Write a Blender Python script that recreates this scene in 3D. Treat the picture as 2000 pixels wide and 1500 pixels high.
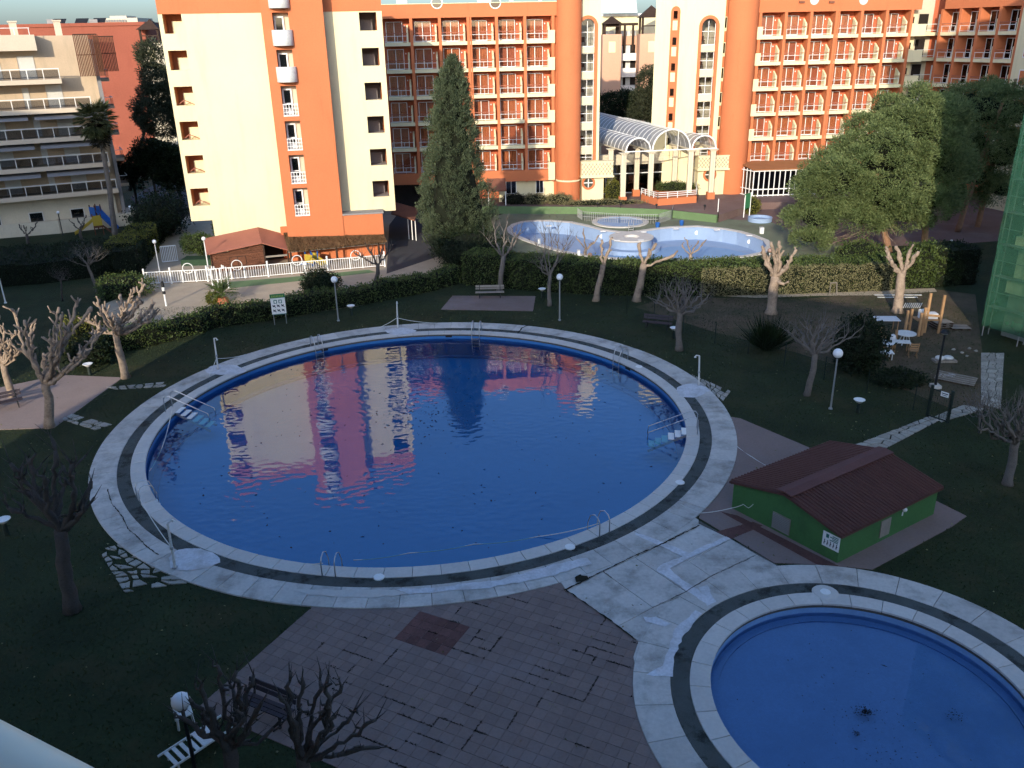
import bpy, bmesh, math, random
import numpy as np
from mathutils import Vector, Matrix
random.seed(7); RNG = np.random.default_rng(11)
for o in list(bpy.data.objects): bpy.data.objects.remove(o)
SC = bpy.context.scene; COL = SC.collection
R = math.radians

# ------------------------------------------------------------------ camera
CAM_H, FL, PITCH, ROLL = 18.5, 1650.0, R(22.3), R(-1.2)     # focal length in pixels of a 2000 px wide picture
cam_d = bpy.data.cameras.new('camera'); cam = bpy.data.objects.new('camera', cam_d); COL.objects.link(cam)
cF = Vector((0, math.cos(PITCH), -math.sin(PITCH))); cR0 = Vector((1, 0, 0)); cU0 = cR0.cross(cF)
cR = cR0*math.cos(ROLL) + cU0*math.sin(ROLL); cU = -cR0*math.sin(ROLL) + cU0*math.cos(ROLL)
cam.matrix_world = Matrix(((cR.x, cU.x, -cF.x, 0), (cR.y, cU.y, -cF.y, 0), (cR.z, cU.z, -cF.z, CAM_H), (0, 0, 0, 1)))
cam_d.sensor_width = 36; cam_d.lens = 36*FL/2000; cam_d.clip_start = .05; cam_d.clip_end = 6000
SC.camera = cam

# ------------------------------------------------------------------ light
SUN_AZ, SUN_EL = R(15), R(17)          # the sun stands behind the viewer, a little to the left
w = bpy.data.worlds.new('World'); SC.world = w; w.use_nodes = True
nt = w.node_tree; nt.nodes.clear()
sky = nt.nodes.new('ShaderNodeTexSky'); sky.sky_type = 'NISHITA'; sky.sun_disc = False
sky.sun_elevation = SUN_EL; sky.sun_rotation = SUN_AZ + math.pi
sky.altitude = 0; sky.air_density = 1.0; sky.dust_density = 2.2; sky.ozone_density = 4.9
bg = nt.nodes.new('ShaderNodeBackground'); bg.inputs[1].default_value = .15
wo = nt.nodes.new('ShaderNodeOutputWorld'); nt.links.new(sky.outputs[0], bg.inputs[0]); nt.links.new(bg.outputs[0], wo.inputs[0])
sl = bpy.data.lights.new('sun', 'SUN'); sl.energy = 2.35; sl.angle = R(.5); sl.color = (1, .88, .69)
so = bpy.data.objects.new('sun', sl); COL.objects.link(so); so.location = (-60, -150, 60)
sun_dir = Vector((math.sin(SUN_AZ)*math.cos(SUN_EL), math.cos(SUN_AZ)*math.cos(SUN_EL), -math.sin(SUN_EL)))
so.rotation_euler = sun_dir.to_track_quat('-Z', 'Y').to_euler()
vs = SC.view_settings; vs.view_transform = 'Standard'; vs.look = 'None'; vs.exposure = 1.1; vs.gamma = 1; vs.use_curve_mapping = False
cy_ = SC.cycles; cy_.use_adaptive_sampling = True; cy_.adaptive_threshold = .025; cy_.adaptive_min_samples = 8; cy_.max_bounces = 6; cy_.diffuse_bounces = 3; cy_.glossy_bounces = 3; cy_.transmission_bounces = 4; cy_.transparent_max_bounces = 10; cy_.caustics_reflective = False; cy_.caustics_refractive = False

# ------------------------------------------------------------------ geometry helpers
def ray(px, py): return cR*((px-1000)/FL) + cU*(-(py-750)/FL) + cF
def G(px, py, z=0.0):                     # photo pixel -> point on the horizontal plane z
    d = ray(px, py); t = (z-CAM_H)/d.z
    return Vector((d.x*t, d.y*t, z))
def AT(px, py, Y):                        # photo pixel -> point on the vertical plane y = Y
    d = ray(px, py); t = Y/d.y
    return Vector((d.x*t, Y, CAM_H + d.z*t))
def xy(v): return (v[0], v[1])

def origin(o):
    p = Vector((0, 0, 0))
    while o is not None: p += o.location; o = o.parent
    return p
def link(name, me, parent=None, loc=(0, 0, 0), rz=0.0, mats=None):
    o = bpy.data.objects.new(name, me); COL.objects.link(o); o.location = loc; o.rotation_euler = (0, 0, rz)
    if parent is not None: o.parent = parent
    return o
def tag(o, label=None, cat=None, group=None, kind=None):
    if label: o['label'] = label
    if cat: o['category'] = cat
    if group: o['group'] = group
    if kind: o['kind'] = kind
    return o
def thing(name, label, cat, loc=(0, 0, 0), group=None, rz=0.0):
    o = bpy.data.objects.new(name, None); COL.objects.link(o); o.location = loc; o.rotation_euler = (0, 0, rz)
    o.empty_display_size = .3
    return tag(o, label, cat, group)
def copy_tree(o, parent=None):
    c = o.copy(); COL.objects.link(c); c.parent = parent
    for ch in list(o.children): copy_tree(ch, c)
    return c

class MB:
    """collects shapes; build() links them as ONE mesh object (world coordinates unless local=True)"""
    def __init__(s): s.v = []; s.f = []; s.mi = []; s.cm = 0
    def add(s, vs, fs):
        k = len(s.v); s.v += [tuple(p) for p in vs]
        for f in fs: s.f.append([i+k for i in f]); s.mi.append(s.cm)
        return s
    def hexa(s, p):        # 8 points: bottom loop 4, top loop 4
        return s.add(p, [(3, 2, 1, 0), (4, 5, 6, 7), (0, 1, 5, 4), (1, 2, 6, 5), (2, 3, 7, 6), (3, 0, 4, 7)])
    def box(s, x0, x1, y0, y1, z0, z1):
        return s.hexa([(x0, y0, z0), (x1, y0, z0), (x1, y1, z0), (x0, y1, z0), (x0, y0, z1), (x1, y0, z1), (x1, y1, z1), (x0, y1, z1)])
    def bar(s, a, b, wd, ht, up=(0, 0, 1)):   # rectangular bar from a to b
        a, b = Vector(a), Vector(b); d = (b-a).normalized(); u = Vector(up)
        sd = d.cross(u)
        if sd.length < 1e-4: sd = d.cross(Vector((1, 0, 0)))
        sd.normalize(); u2 = sd.cross(d); sd *= wd/2; u2 *= ht/2
        return s.hexa([a-sd-u2, a+sd-u2, a+sd+u2, a-sd+u2, b-sd-u2, b+sd-u2, b+sd+u2, b-sd+u2])
    def prism(s, poly, z0, z1):
        n = len(poly); A = sum(poly[i][0]*poly[(i+1) % n][1]-poly[(i+1) % n][0]*poly[i][1] for i in range(n))
        if A < 0: poly = poly[::-1]
        vs = [(p[0], p[1], z0) for p in poly]+[(p[0], p[1], z1) for p in poly]
        return s.add(vs, [tuple(range(n))[::-1], tuple(range(n, 2*n))]+[(i, (i+1) % n, n+(i+1) % n, n+i) for i in range(n)])
    def sheet(s, poly, z):
        n = len(poly); A = sum(poly[i][0]*poly[(i+1) % n][1]-poly[(i+1) % n][0]*poly[i][1] for i in range(n))
        if A < 0: poly = poly[::-1]
        return s.add([(p[0], p[1], z) for p in poly], [tuple(range(n))])
    def tube(s, pts, rad, n=6, cap=True):
        pts = [Vector(p) for p in pts]; m = len(pts)
        if not hasattr(rad, '__len__'): rad = [rad]*m
        vs = []; ref = None
        for i, p in enumerate(pts):
            d = (pts[min(i+1, m-1)]-pts[max(i-1, 0)])
            if d.length < 1e-6: d = Vector((0, 0, 1))
            d.normalize()
            if ref is None: ref = Vector((1, 0, 0)) if abs(d.x) < .9 else Vector((0, 1, 0))
            a = (ref-d*ref.dot(d))
            if a.length < 1e-4: a = d.orthogonal()
            a.normalize(); b = d.cross(a); ref = a
            for k in range(n):
                t = 2*math.pi*k/n; vs.append(p+(a*math.cos(t)+b*math.sin(t))*rad[i])
        fs = [(i*n+k, i*n+(k+1) % n, (i+1)*n+(k+1) % n, (i+1)*n+k) for i in range(m-1) for k in range(n)]
        if cap: fs += [tuple(range(n))[::-1], tuple(range((m-1)*n, m*n))]
        return s.add(vs, fs)
    def lathe(s, prof, c=(0, 0), n=16, a0=0, a1=2*math.pi):
        full = abs(a1-a0-2*math.pi) < 1e-6; k = n if full else n+1
        vs = []
        for r, z in prof:
            for i in range(k):
                t = a0+(a1-a0)*i/n; vs.append((c[0]+r*math.cos(t), c[1]+r*math.sin(t), z))
        fs = []
        for j in range(len(prof)-1):
            for i in range(n):
                i2 = (i+1) % k; fs.append((j*k+i, j*k+i2, (j+1)*k+i2, (j+1)*k+i))
        return s.add(vs, fs)
    def ball(s, c, r, n=12, m=8, sq=1.0):
        prof = [(max(r*math.sin(math.pi*j/m), 1e-4), c[2]-r*sq*math.cos(math.pi*j/m)) for j in range(m+1)]
        return s.lathe(prof, (c[0], c[1]), n)
    def mesh(s, name, mats, smooth=False, off=(0, 0, 0)):
        me = bpy.data.meshes.new(name)
        me.from_pydata([(p[0]-off[0], p[1]-off[1], p[2]-off[2]) for p in s.v], [], s.f)
        if not isinstance(mats, (list, tuple)): mats = [mats]
        for m in mats: me.materials.append(m)
        if len(mats) > 1: me.polygons.foreach_set('material_index', s.mi)
        if smooth: me.polygons.foreach_set('use_smooth', [True]*len(me.polygons))
        me.update(); return me
    def build(s, name, mats, parent=None, smooth=False, kind=None, label=None, cat=None, group=None):
        off = origin(parent) if parent is not None else (0, 0, 0)
        o = link(name, s.mesh(name, mats, smooth, off), parent)
        return tag(o, label, cat, group, kind)

def fast_mesh(name, V, F, mat, parent=None, kind=None, smooth=False):
    """V (n,3) array, F (m,k) int array"""
    off = np.array(origin(parent)) if parent is not None else np.zeros(3)
    me = bpy.data.meshes.new(name); V = np.asarray(V, np.float32)-off.astype(np.float32); F = np.asarray(F, np.int32); k = F.shape[1]
    me.vertices.add(len(V)); me.vertices.foreach_set('co', V.ravel())
    me.loops.add(F.size); me.loops.foreach_set('vertex_index', F.ravel())
    me.polygons.add(len(F)); me.polygons.foreach_set('loop_start', np.arange(0, F.size, k, dtype=np.int32))
    if smooth: me.polygons.foreach_set('use_smooth', np.ones(len(F), bool))
    me.materials.append(mat); me.update(calc_edges=True); me.validate()
    return tag(link(name, me, parent), kind=kind)
def rnd_unit(n):
    v = RNG.normal(size=(n, 3)); return v/np.linalg.norm(v, axis=1, keepdims=True)
def leaf_quads(P, D, L, W, jitter=.5):
    """leaf blades at points P along directions D (n,3): four-cornered, pointed"""
    n = len(P); D = D+rnd_unit(n)*jitter; D /= np.linalg.norm(D, axis=1, keepdims=True)
    S = np.cross(D, rnd_unit(n)); S /= np.linalg.norm(S, axis=1, keepdims=True)+1e-9
    L = np.asarray(L).reshape(-1, 1)*np.ones((n, 1)); W = np.asarray(W).reshape(-1, 1)*np.ones((n, 1))
    V = np.stack([P, P+D*L*.5+S*W*.5, P+D*L, P+D*L*.5-S*W*.5], 1).reshape(-1, 3)
    return V, np.arange(n*4).reshape(n, 4)

# ------------------------------------------------------------------ materials
M = {}
def mat(name, col, rough=.85, var=.18, scale=1.2, fine=18., bump=0., bscale=40., metal=0., spec=.25, objvar=0., stain=None, sscale=.4, smin=.55, smax=.75, streak=None):
    m = bpy.data.materials.new(name); m.use_nodes = True; t = m.node_tree; N = t.nodes; Lk = t.links.new
    b = N['Principled BSDF']; b.inputs['Roughness'].default_value = rough; b.inputs['Metallic'].default_value = metal
    b.inputs['Specular IOR Level'].default_value = spec
    geo = N.new('ShaderNodeNewGeometry')
    n1 = N.new('ShaderNodeTexNoise'); n1.inputs['Scale'].default_value = scale; n1.inputs['Detail'].default_value = 6; n1.inputs['Roughness'].default_value = .62
    Lk(geo.outputs['Position'], n1.inputs['Vector'])
    n2 = N.new('ShaderNodeTexNoise'); n2.inputs['Scale'].default_value = fine; n2.inputs['Detail'].default_value = 3
    Lk(geo.outputs['Position'], n2.inputs['Vector'])
    ad = N.new('ShaderNodeMath'); ad.operation = 'ADD'; Lk(n1.outputs['Fac'], ad.inputs[0]); Lk(n2.outputs['Fac'], ad.inputs[1])
    mr = N.new('ShaderNodeMapRange'); mr.inputs['From Min'].default_value = .65; mr.inputs['From Max'].default_value = 1.35
    mr.inputs['To Min'].default_value = 1-var; mr.inputs['To Max'].default_value = 1+var; Lk(ad.outputs[0], mr.inputs['Value'])
    val = mr.outputs[0]
    if objvar:
        oi = N.new('ShaderNodeObjectInfo'); a2 = N.new('ShaderNodeMath'); a2.operation = 'ADD'
        Lk(oi.outputs['Random'], a2.inputs[0]); Lk(geo.outputs['Random Per Island'], a2.inputs[1])
        fr = N.new('ShaderNodeMath'); fr.operation = 'FRACT'; Lk(a2.outputs[0], fr.inputs[0])
        m2 = N.new('ShaderNodeMapRange'); m2.inputs['To Min'].default_value = 1-objvar; m2.inputs['To Max'].default_value = 1+objvar
        Lk(fr.outputs[0], m2.inputs['Value'])
        mu = N.new('ShaderNodeMath'); mu.operation = 'MULTIPLY'; Lk(val, mu.inputs[0]); Lk(m2.outputs[0], mu.inputs[1]); val = mu.outputs[0]
    vm = N.new('ShaderNodeVectorMath'); vm.operation = 'SCALE'; vm.inputs[0].default_value = col; Lk(val, vm.inputs['Scale'])
    cs = vm.outputs[0]
    if stain:
        n3 = N.new('ShaderNodeTexNoise'); n3.inputs['Scale'].default_value = sscale; n3.inputs['Detail'].default_value = 7; n3.inputs['Roughness'].default_value = .7
        if streak:
            mp = N.new('ShaderNodeMapping'); mp.inputs['Scale'].default_value = streak; Lk(geo.outputs['Position'], mp.inputs['Vector']); Lk(mp.outputs[0], n3.inputs['Vector'])
        else: Lk(geo.outputs['Position'], n3.inputs['Vector'])
        m3 = N.new('ShaderNodeMapRange'); m3.inputs['From Min'].default_value = smin; m3.inputs['From Max'].default_value = smax; Lk(n3.outputs['Fac'], m3.inputs['Value'])
        mx = N.new('ShaderNodeMix'); mx.data_type = 'RGBA'; Lk(m3.outputs[0], mx.inputs['Factor']); Lk(cs, mx.inputs['A']); mx.inputs['B'].default_value = (*stain, 1)
        cs = mx.outputs['Result']
    Lk(cs, b.inputs['Base Color'])
    if bump:
        bt = N.new('ShaderNodeTexNoise'); bt.inputs['Scale'].default_value = bscale; bt.inputs['Detail'].default_value = 4; Lk(geo.outputs['Position'], bt.inputs['Vector'])
        bp = N.new('ShaderNodeBump'); bp.inputs['Strength'].default_value = bump; bp.inputs['Distance'].default_value = .02
        Lk(bt.outputs['Fac'], bp.inputs['Height']); Lk(bp.outputs[0], b.inputs['Normal'])
    M[name] = m; return m
def leafmat(name, col, col2, rough=.6, trans=.25):
    m = bpy.data.materials.new(name); m.use_nodes = True; t = m.node_tree; N = t.nodes; Lk = t.links.new
    b = N['Principled BSDF']; b.inputs['Roughness'].default_value = rough; b.inputs['Specular IOR Level'].default_value = .25
    geo = N.new('ShaderNodeNewGeometry'); n1 = N.new('ShaderNodeTexNoise'); n1.inputs['Scale'].default_value = .9; n1.inputs['Detail'].default_value = 4
    Lk(geo.outputs['Position'], n1.inputs['Vector'])
    ad = N.new('ShaderNodeMath'); ad.operation = 'MULTIPLY_ADD'; Lk(geo.outputs['Random Per Island'], ad.inputs[0]); ad.inputs[1].default_value = .6
    sb = N.new('ShaderNodeMath'); sb.operation = 'SUBTRACT'; Lk(n1.outputs['Fac'], sb.inputs[0]); sb.inputs[1].default_value = .3; Lk(sb.outputs[0], ad.inputs[2])
    mx = N.new('ShaderNodeMix'); mx.data_type = 'RGBA'; Lk(ad.outputs[0], mx.inputs['Factor']); mx.inputs['A'].default_value = (*col, 1); mx.inputs['B'].default_value = (*col2, 1)
    Lk(mx.outputs['Result'], b.inputs['Base Color'])
    tr = N.new('ShaderNodeBsdfTranslucent'); Lk(mx.outputs['Result'], tr.inputs['Color'])
    ms = N.new('ShaderNodeMixShader'); ms.inputs[0].default_value = trans; Lk(b.outputs[0], ms.inputs[1]); Lk(tr.outputs[0], ms.inputs[2])
    Lk(ms.outputs[0], N['Material Output'].inputs['Surface']); M[name] = m; return m
def glassmat(name, tint, refl=.08, rough=.02, through=.8, bumpscale=0, bump=0, aniso=None):
    """pane or water: tinted see-through layer plus a Fresnel mirror layer"""
    m = bpy.data.materials.new(name); m.use_nodes = True; t = m.node_tree; N = t.nodes; Lk = t.links.new; N.remove(N['Principled BSDF'])
    tb = N.new('ShaderNodeBsdfTransparent'); tb.inputs[0].default_value = (*tint, 1)
    gl = N.new('ShaderNodeBsdfGlossy'); gl.inputs['Roughness'].default_value = rough
    fr = N.new('ShaderNodeFresnel'); fr.inputs['IOR'].default_value = 1.33 if bump else 1.5
    if bump:
        geo = N.new('ShaderNodeNewGeometry'); mp = N.new('ShaderNodeMapping'); mp.inputs['Scale'].default_value = aniso or (1, 1, 1); Lk(geo.outputs['Position'], mp.inputs['Vector'])
        nz = N.new('ShaderNodeTexNoise'); nz.inputs['Scale'].default_value = bumpscale; nz.inputs['Detail'].default_value = .25; nz.inputs['Roughness'].default_value = .5; Lk(mp.outputs[0], nz.inputs['Vector'])
        n0 = N.new('ShaderNodeTexNoise'); n0.inputs['Scale'].default_value = .12; n0.inputs['Detail'].default_value = 2; Lk(geo.outputs['Position'], n0.inputs['Vector'])
        mr = N.new('ShaderNodeMapRange'); mr.inputs['From Min'].default_value = .35; mr.inputs['From Max'].default_value = .65; mr.inputs['To Min'].default_value = .04; mr.inputs['To Max'].default_value = .95; Lk(n0.outputs['Fac'], mr.inputs['Value'])
        ml = N.new('ShaderNodeMath'); ml.operation = 'MULTIPLY'; Lk(nz.outputs['Fac'], ml.inputs[0]); Lk(mr.outputs[0], ml.inputs[1])
        bp = N.new('ShaderNodeBump'); bp.inputs['Strength'].default_value = bump; bp.inputs['Distance'].default_value = .05; Lk(ml.outputs[0], bp.inputs['Height'])
        Lk(bp.outputs[0], gl.inputs['Normal']); Lk(bp.outputs[0], fr.inputs['Normal'])
    sc = N.new('ShaderNodeMath'); sc.operation = 'MULTIPLY_ADD'; Lk(fr.outputs[0], sc.inputs[0]); sc.inputs[1].default_value = 1.0; sc.inputs[2].default_value = refl; sc.use_clamp = True
    ms = N.new('ShaderNodeMixShader'); Lk(sc.outputs[0], ms.inputs[0]); Lk(tb.outputs[0], ms.inputs[1]); Lk(gl.outputs[0], ms.inputs[2])
    Lk(ms.outputs[0], N['Material Output'].inputs['Surface']); M[name] = m; return m

mat('grass', (.020, .031, .011), .95, .5, .35, 9, bump=.9, bscale=30, stain=(.050, .044, .018), sscale=.3, smin=.5, smax=.72)
mat('soil', (.10, .072, .045), .95, .3, .8, 12, bump=.6, bscale=18, stain=(.04, .045, .018), sscale=.35, smin=.45, smax=.7)
mat('path_sand', (.40, .33, .245), .95, .15, 1, 14, bump=.3)
mat('asphalt', (.055, .055, .06), .9, .15, .6, 20)
mat('concrete', (.50, .475, .44), .9, .13, .9, 9, bump=.25, bscale=30, objvar=.10, stain=(.20, .185, .16), sscale=.8, smin=.48, smax=.76)
mat('concrete_joint', (.10, .095, .085), .95, .3, 2, 20)
mat('coping', (.54, .515, .48), .85, .09, 1.2, 9, bump=.2, bscale=30, objvar=.05, stain=(.34, .32, .29), sscale=1.2, smin=.6, smax=.85)
mat('pebble', (.075, .085, .08), .9, .35, .9, 40, bump=.9, bscale=60, stain=(.022, .025, .022), sscale=1.1, smin=.5, smax=.62)
mat('mortar_white', (.58, .58, .60), .9, .2, 1.5, 10, bump=.4, bscale=20, stain=(.42, .41, .40), sscale=1.6, smin=.48, smax=.7)
mat('paver', (.205, .150, .132), .9, .12, .5, 12, bump=.25, bscale=40, objvar=.09, stain=(.235, .19, .185), sscale=.22, smin=.5, smax=.75)
mat('paver_red', (.115, .055, .048), .9, .22, 1.5, 12, bump=.3, bscale=40, objvar=.22)
mat('paver_joint', (.175, .128, .112), .95, .25, .7, 14, stain=(.03, .026, .022), sscale=.9, smin=.52, smax=.62)
mat('pad_pink', (.27, .205, .18), .9, .1, .8, 12, bump=.2, objvar=.05)
mat('flag', (.33, .31, .27), .9, .18, 2, 14, bump=.35, bscale=25, objvar=.18)
mat('moss', (.012, .013, .008), .95, .4, 5, 30)
mat('pool_blue', (.045, .29, .60), .6, .10, .6, 14, objvar=.0, stain=(.038, .25, .53), sscale=.3, smin=.45, smax=.7)
mat('pool_wall', (.05, .20, .48), .5, .10, 1.5, 14)
mat('kid_blue', (.20, .37, .63), .7, .10, .7, 14, stain=(.17, .32, .55), sscale=.5, smin=.45, smax=.7)
mat('pale_blue', (.27, .365, .53), .7, .08, .5, 12, stain=(.23, .31, .46), sscale=.3, smin=.5, smax=.7)
mat('mid_blue', (.20, .34, .55), .7, .1, .7, 12)
mat('green_deck', (.16, .185, .125), .9, .14, .4, 12, stain=(.12, .11, .085), sscale=.25, smin=.5, smax=.72)
mat('green_paint', (.12, .19, .09), .85, .12, .8, 12)
mat('hut_green', (.060, .160, .052), .85, .12, .8, 14, bump=.2, stain=(.045, .11, .042), sscale=.7, smin=.5, smax=.8)
mat('roof_maroon', (.105, .044, .036), .7, .16, 1.2, 16, stain=(.10, .05, .045), sscale=.8, smin=.55, smax=.8)
mat('roof_ridge', (.12, .052, .046), .75, .15, 1.2, 16)
mat('plaza', (.16, .105, .095), .9, .16, .35, 12, stain=(.20, .15, .14), sscale=.3, smin=.5, smax=.7)
mat('cream', (.74, .66, .42), .9, .05, .25, 10, bump=.12, bscale=25, stain=(.58, .50, .33), sscale=.9, smin=.5, smax=.85, streak=(1, 1, .15))
mat('cream_dull', (.60, .53, .40), .9, .09, .5, 10, stain=(.45, .40, .31), sscale=1.0, smin=.55, smax=.8, streak=(1, 1, .2))
mat('orange', (.54, .172, .074), .9, .07, .3, 10, bump=.12, bscale=25, stain=(.44, .128, .055), sscale=.9, smin=.58, smax=.85, streak=(1, 1, .15))
mat('orange_dark', (.50, .135, .065), .9, .09, .5, 10)
mat('red_wall', (.27, .080, .050), .9, .10, .2, 6, stain=(.22, .062, .04), sscale=.4, smin=.55, smax=.8, streak=(1, 1, .2))
mat('pinkish', (.62, .36, .24), .9, .07, .3, 10)
mat('beige', (.55, .42, .29), .9, .08, .35, 10, stain=(.42, .33, .23), sscale=.9, smin=.55, smax=.8, streak=(1, 1, .15))
mat('beige_light', (.62, .52, .40), .9, .07, .35, 10)
mat('grey_wall', (.26, .25, .25), .9, .1, .4, 10)
mat('white', (.78, .78, .76), .55, .06, 1, 14)
mat('white_dirty', (.60, .60, .58), .7, .16, 2, 14, stain=(.35, .34, .3), sscale=3, smin=.55, smax=.8)
mat('grey_shutter', (.62, .60, .55), .7, .07, 1, 10)
mat('curtain', (.62, .19, .075), .9, .25, 1.3, 6)
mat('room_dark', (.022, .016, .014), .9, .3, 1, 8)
mat('wood_brown', (.125, .050, .028), .85, .25, 3, 25, bump=.3, objvar=.15)
mat('wood_dark', (.045, .026, .018), .85, .25, 3, 25, objvar=.1)
mat('wood_pale', (.34, .20, .10), .85, .2, 3, 25, objvar=.15)
mat('wood_grey', (.24, .21, .175), .9, .2, 3, 25, objvar=.15)
mat('bench_wood', (.045, .035, .042), .6, .2, 4, 25, objvar=.1)
mat('roof_terracotta', (.36, .135, .09), .85, .12, .8, 14)
mat('roof_brown', (.20, .085, .055), .85, .2, .8, 14)
mat('awning', (.31, .13, .055), .85, .12, .8, 14)
mat('thatch', (.21, .125, .060), .95, .35, 2, 30, objvar=.3)
mat('steel', (.55, .56, .58), .28, .05, 3, 20, metal=1.0)
mat('galv', (.36, .37, .38), .5, .1, 3, 20, metal=.6)
mat('black_metal', (.018, .019, .021), .5, .2, 3, 20)
mat('dark_green_metal', (.015, .025, .020), .6, .2, 3, 20)
mat('rope', (.62, .62, .58), .9, .1, 5, 20)
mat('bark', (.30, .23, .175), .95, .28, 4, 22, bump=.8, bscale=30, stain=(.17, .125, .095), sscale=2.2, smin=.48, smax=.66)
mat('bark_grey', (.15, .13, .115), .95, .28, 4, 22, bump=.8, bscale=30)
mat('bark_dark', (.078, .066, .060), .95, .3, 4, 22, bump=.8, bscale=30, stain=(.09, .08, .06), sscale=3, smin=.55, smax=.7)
mat('bark_pine', (.27, .15, .095), .95, .28, 4, 22, bump=.8, bscale=30)
mat('hedge_core', (.008, .011, .005), .98, .3, 2, 10)  # near-black: the shade deep inside foliage is put into this colour
mat('blue_plastic', (.02, .10, .34), .4, .05, 2, 10)
mat('yellow_plastic', (.40, .29, .04), .45, .08, 2, 10)
mat('terracotta_pot', (.42, .15, .08), .85, .12, 2, 14)
mat('bag_white', (.62, .62, .63), .8, .12, 4, 20)
mat('rail_cream', (.72, .64, .50), .5, .04, 3, 10)
mat('sign_green', (.035, .16, .07), .5, .05, 3, 10)
mat('sign_teal', (.02, .14, .12), .5, .05, 3, 10)
mat('sign_lime', (.30, .42, .10), .5, .05, 3, 10)
mat('sign_ink', (.02, .025, .05), .6, .1, 3, 10)
mat('far_stone', (.55, .48, .38), .9, .06, .05, 1)
mat('far_brick', (.45, .25, .17), .9, .06, .05, 1)
mat('hill', (.06, .075, .05), .95, .3, .02, .2)
mat('trough', (.028, .060, .032), .8, .1, 2, 12)
mat('globe', (.80, .81, .83), .35, .03, 3, 10)
mat('globe_brown', (.30, .19, .15), .35, .05, 3, 10)
leafmat('leaf_hedge', (.032, .058, .015), (.125, .165, .050), .5, .3)
leafmat('leaf_hedge_dry', (.14, .135, .07), (.31, .285, .15), .6, .3)
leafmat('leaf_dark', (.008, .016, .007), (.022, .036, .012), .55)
leafmat('leaf_cypress', (.030, .052, .028), (.125, .15, .082), .7, .2)
leafmat('leaf_pine', (.050, .090, .030), (.23, .275, .11), .65, .28)
leafmat('leaf_euc', (.030, .042, .022), (.085, .090, .050), .6)
leafmat('leaf_palm', (.025, .042, .012), (.11, .11, .045), .5)
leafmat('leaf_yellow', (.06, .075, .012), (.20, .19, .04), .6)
leafmat('leaf_grass', (.026, .044, .014), (.070, .078, .030), .8, .35)
leafmat('leaf_debris', (.012, .012, .008), (.035, .03, .018), .8, .1)
glassmat('water', (.44, .90, .98), .065, .0, bump=.30, bumpscale=2.6, aniso=(.85, 1.3, 1))
glassmat('water_kid', (.84, .91, .97), .0, .0, bump=.06, bumpscale=1.2)
glassmat('pane', (.90, .91, .92), .03, .02)
glassmat('pane_mid', (.60, .61, .63), .04, .03)
glassmat('pane_grey', (.33, .35, .38), .06, .05)
def polymat():
    m = bpy.data.materials.new('poly_sheet'); m.use_nodes = True; t = m.node_tree; N = t.nodes; Lk = t.links.new
    b = N['Principled BSDF']; b.inputs['Base Color'].default_value = (.36, .36, .37, 1); b.inputs['Roughness'].default_value = .38; b.inputs['Specular IOR Level'].default_value = .6
    tb = N.new('ShaderNodeBsdfTransparent'); tb.inputs[0].default_value = (.75, .76, .78, 1); ms = N.new('ShaderNodeMixShader'); ms.inputs[0].default_value = .62
    Lk(tb.outputs[0], ms.inputs[1]); Lk(b.outputs[0], ms.inputs[2]); Lk(ms.outputs[0], N['Material Output'].inputs['Surface']); M['poly_sheet'] = m
polymat()
def netmat():
    m = bpy.data.materials.new('net'); m.use_nodes = True; t = m.node_tree; N = t.nodes; Lk = t.links.new
    b = N['Principled BSDF']; b.inputs['Base Color'].default_value = (.035, .13, .08, 1); b.inputs['Roughness'].default_value = .9
    geo = N.new('ShaderNodeNewGeometry'); nz = N.new('ShaderNodeTexNoise'); nz.inputs['Scale'].default_value = .5; nz.inputs['Detail'].default_value = 5; Lk(geo.outputs['Position'], nz.inputs['Vector'])
    mr = N.new('ShaderNodeMapRange'); mr.inputs['From Min'].default_value = .3; mr.inputs['From Max'].default_value = .7; mr.inputs['To Min'].default_value = .50; mr.inputs['To Max'].default_value = .80; Lk(nz.outputs['Fac'], mr.inputs['Value'])
    tb = N.new('ShaderNodeBsdfTransparent'); tb.inputs[0].default_value = (.75, .95, .82, 1)
    tl = N.new('ShaderNodeBsdfTranslucent'); tl.inputs[0].default_value = (.04, .16, .095, 1)
    m1 = N.new('ShaderNodeMixShader'); m1.inputs[0].default_value = .4; Lk(b.outputs[0], m1.inputs[1]); Lk(tl.outputs[0], m1.inputs[2])
    ms = N.new('ShaderNodeMixShader'); Lk(mr.outputs[0], ms.inputs[0]); Lk(tb.outputs[0], ms.inputs[1]); Lk(m1.outputs[0], ms.inputs[2])
    Lk(ms.outputs[0], N['Material Output'].inputs['Surface']); M['net'] = m
netmat()
# ------------------------------------------------------------------ the ground and the pools
PC = (-4.73, 40.56); PR = (13.65, 14.28, 14.85, 16.07)      # round pool: water edge, coping, pebble band, slabs
KC = (10.45, 19.59); KR = (4.66, 5.27, 5.84, 7.0)           # children's pool
def ring_pts(c, r, n, a0=0, a1=2*math.pi, end=False):
    return [(c[0]+r*math.cos(a0+(a1-a0)*i/n), c[1]+r*math.sin(a0+(a1-a0)*i/n)) for i in range(n+(1 if end else 0))]
P2_PX = [(1000, 447), (1008, 440), (1025, 435), (1050, 433), (1075, 433), (1112, 436), (1140, 442), (1175, 451), (1205, 455), (1230, 456), (1262, 452), (1290, 448), (1312, 446), (1362, 444), (1412, 449), (1440, 454), (1465, 461), (1490, 471), (1497, 481), (1485, 494), (1462, 499), (1437, 502), (1400, 506), (1350, 508.5), (1300, 509), (1250, 507.5), (1200, 504.5), (1150, 499.5), (1100, 491), (1062, 480), (1030, 469), (1012, 461), (1002, 454)]
P2 = [xy(G(*p)) for p in P2_PX]
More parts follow.
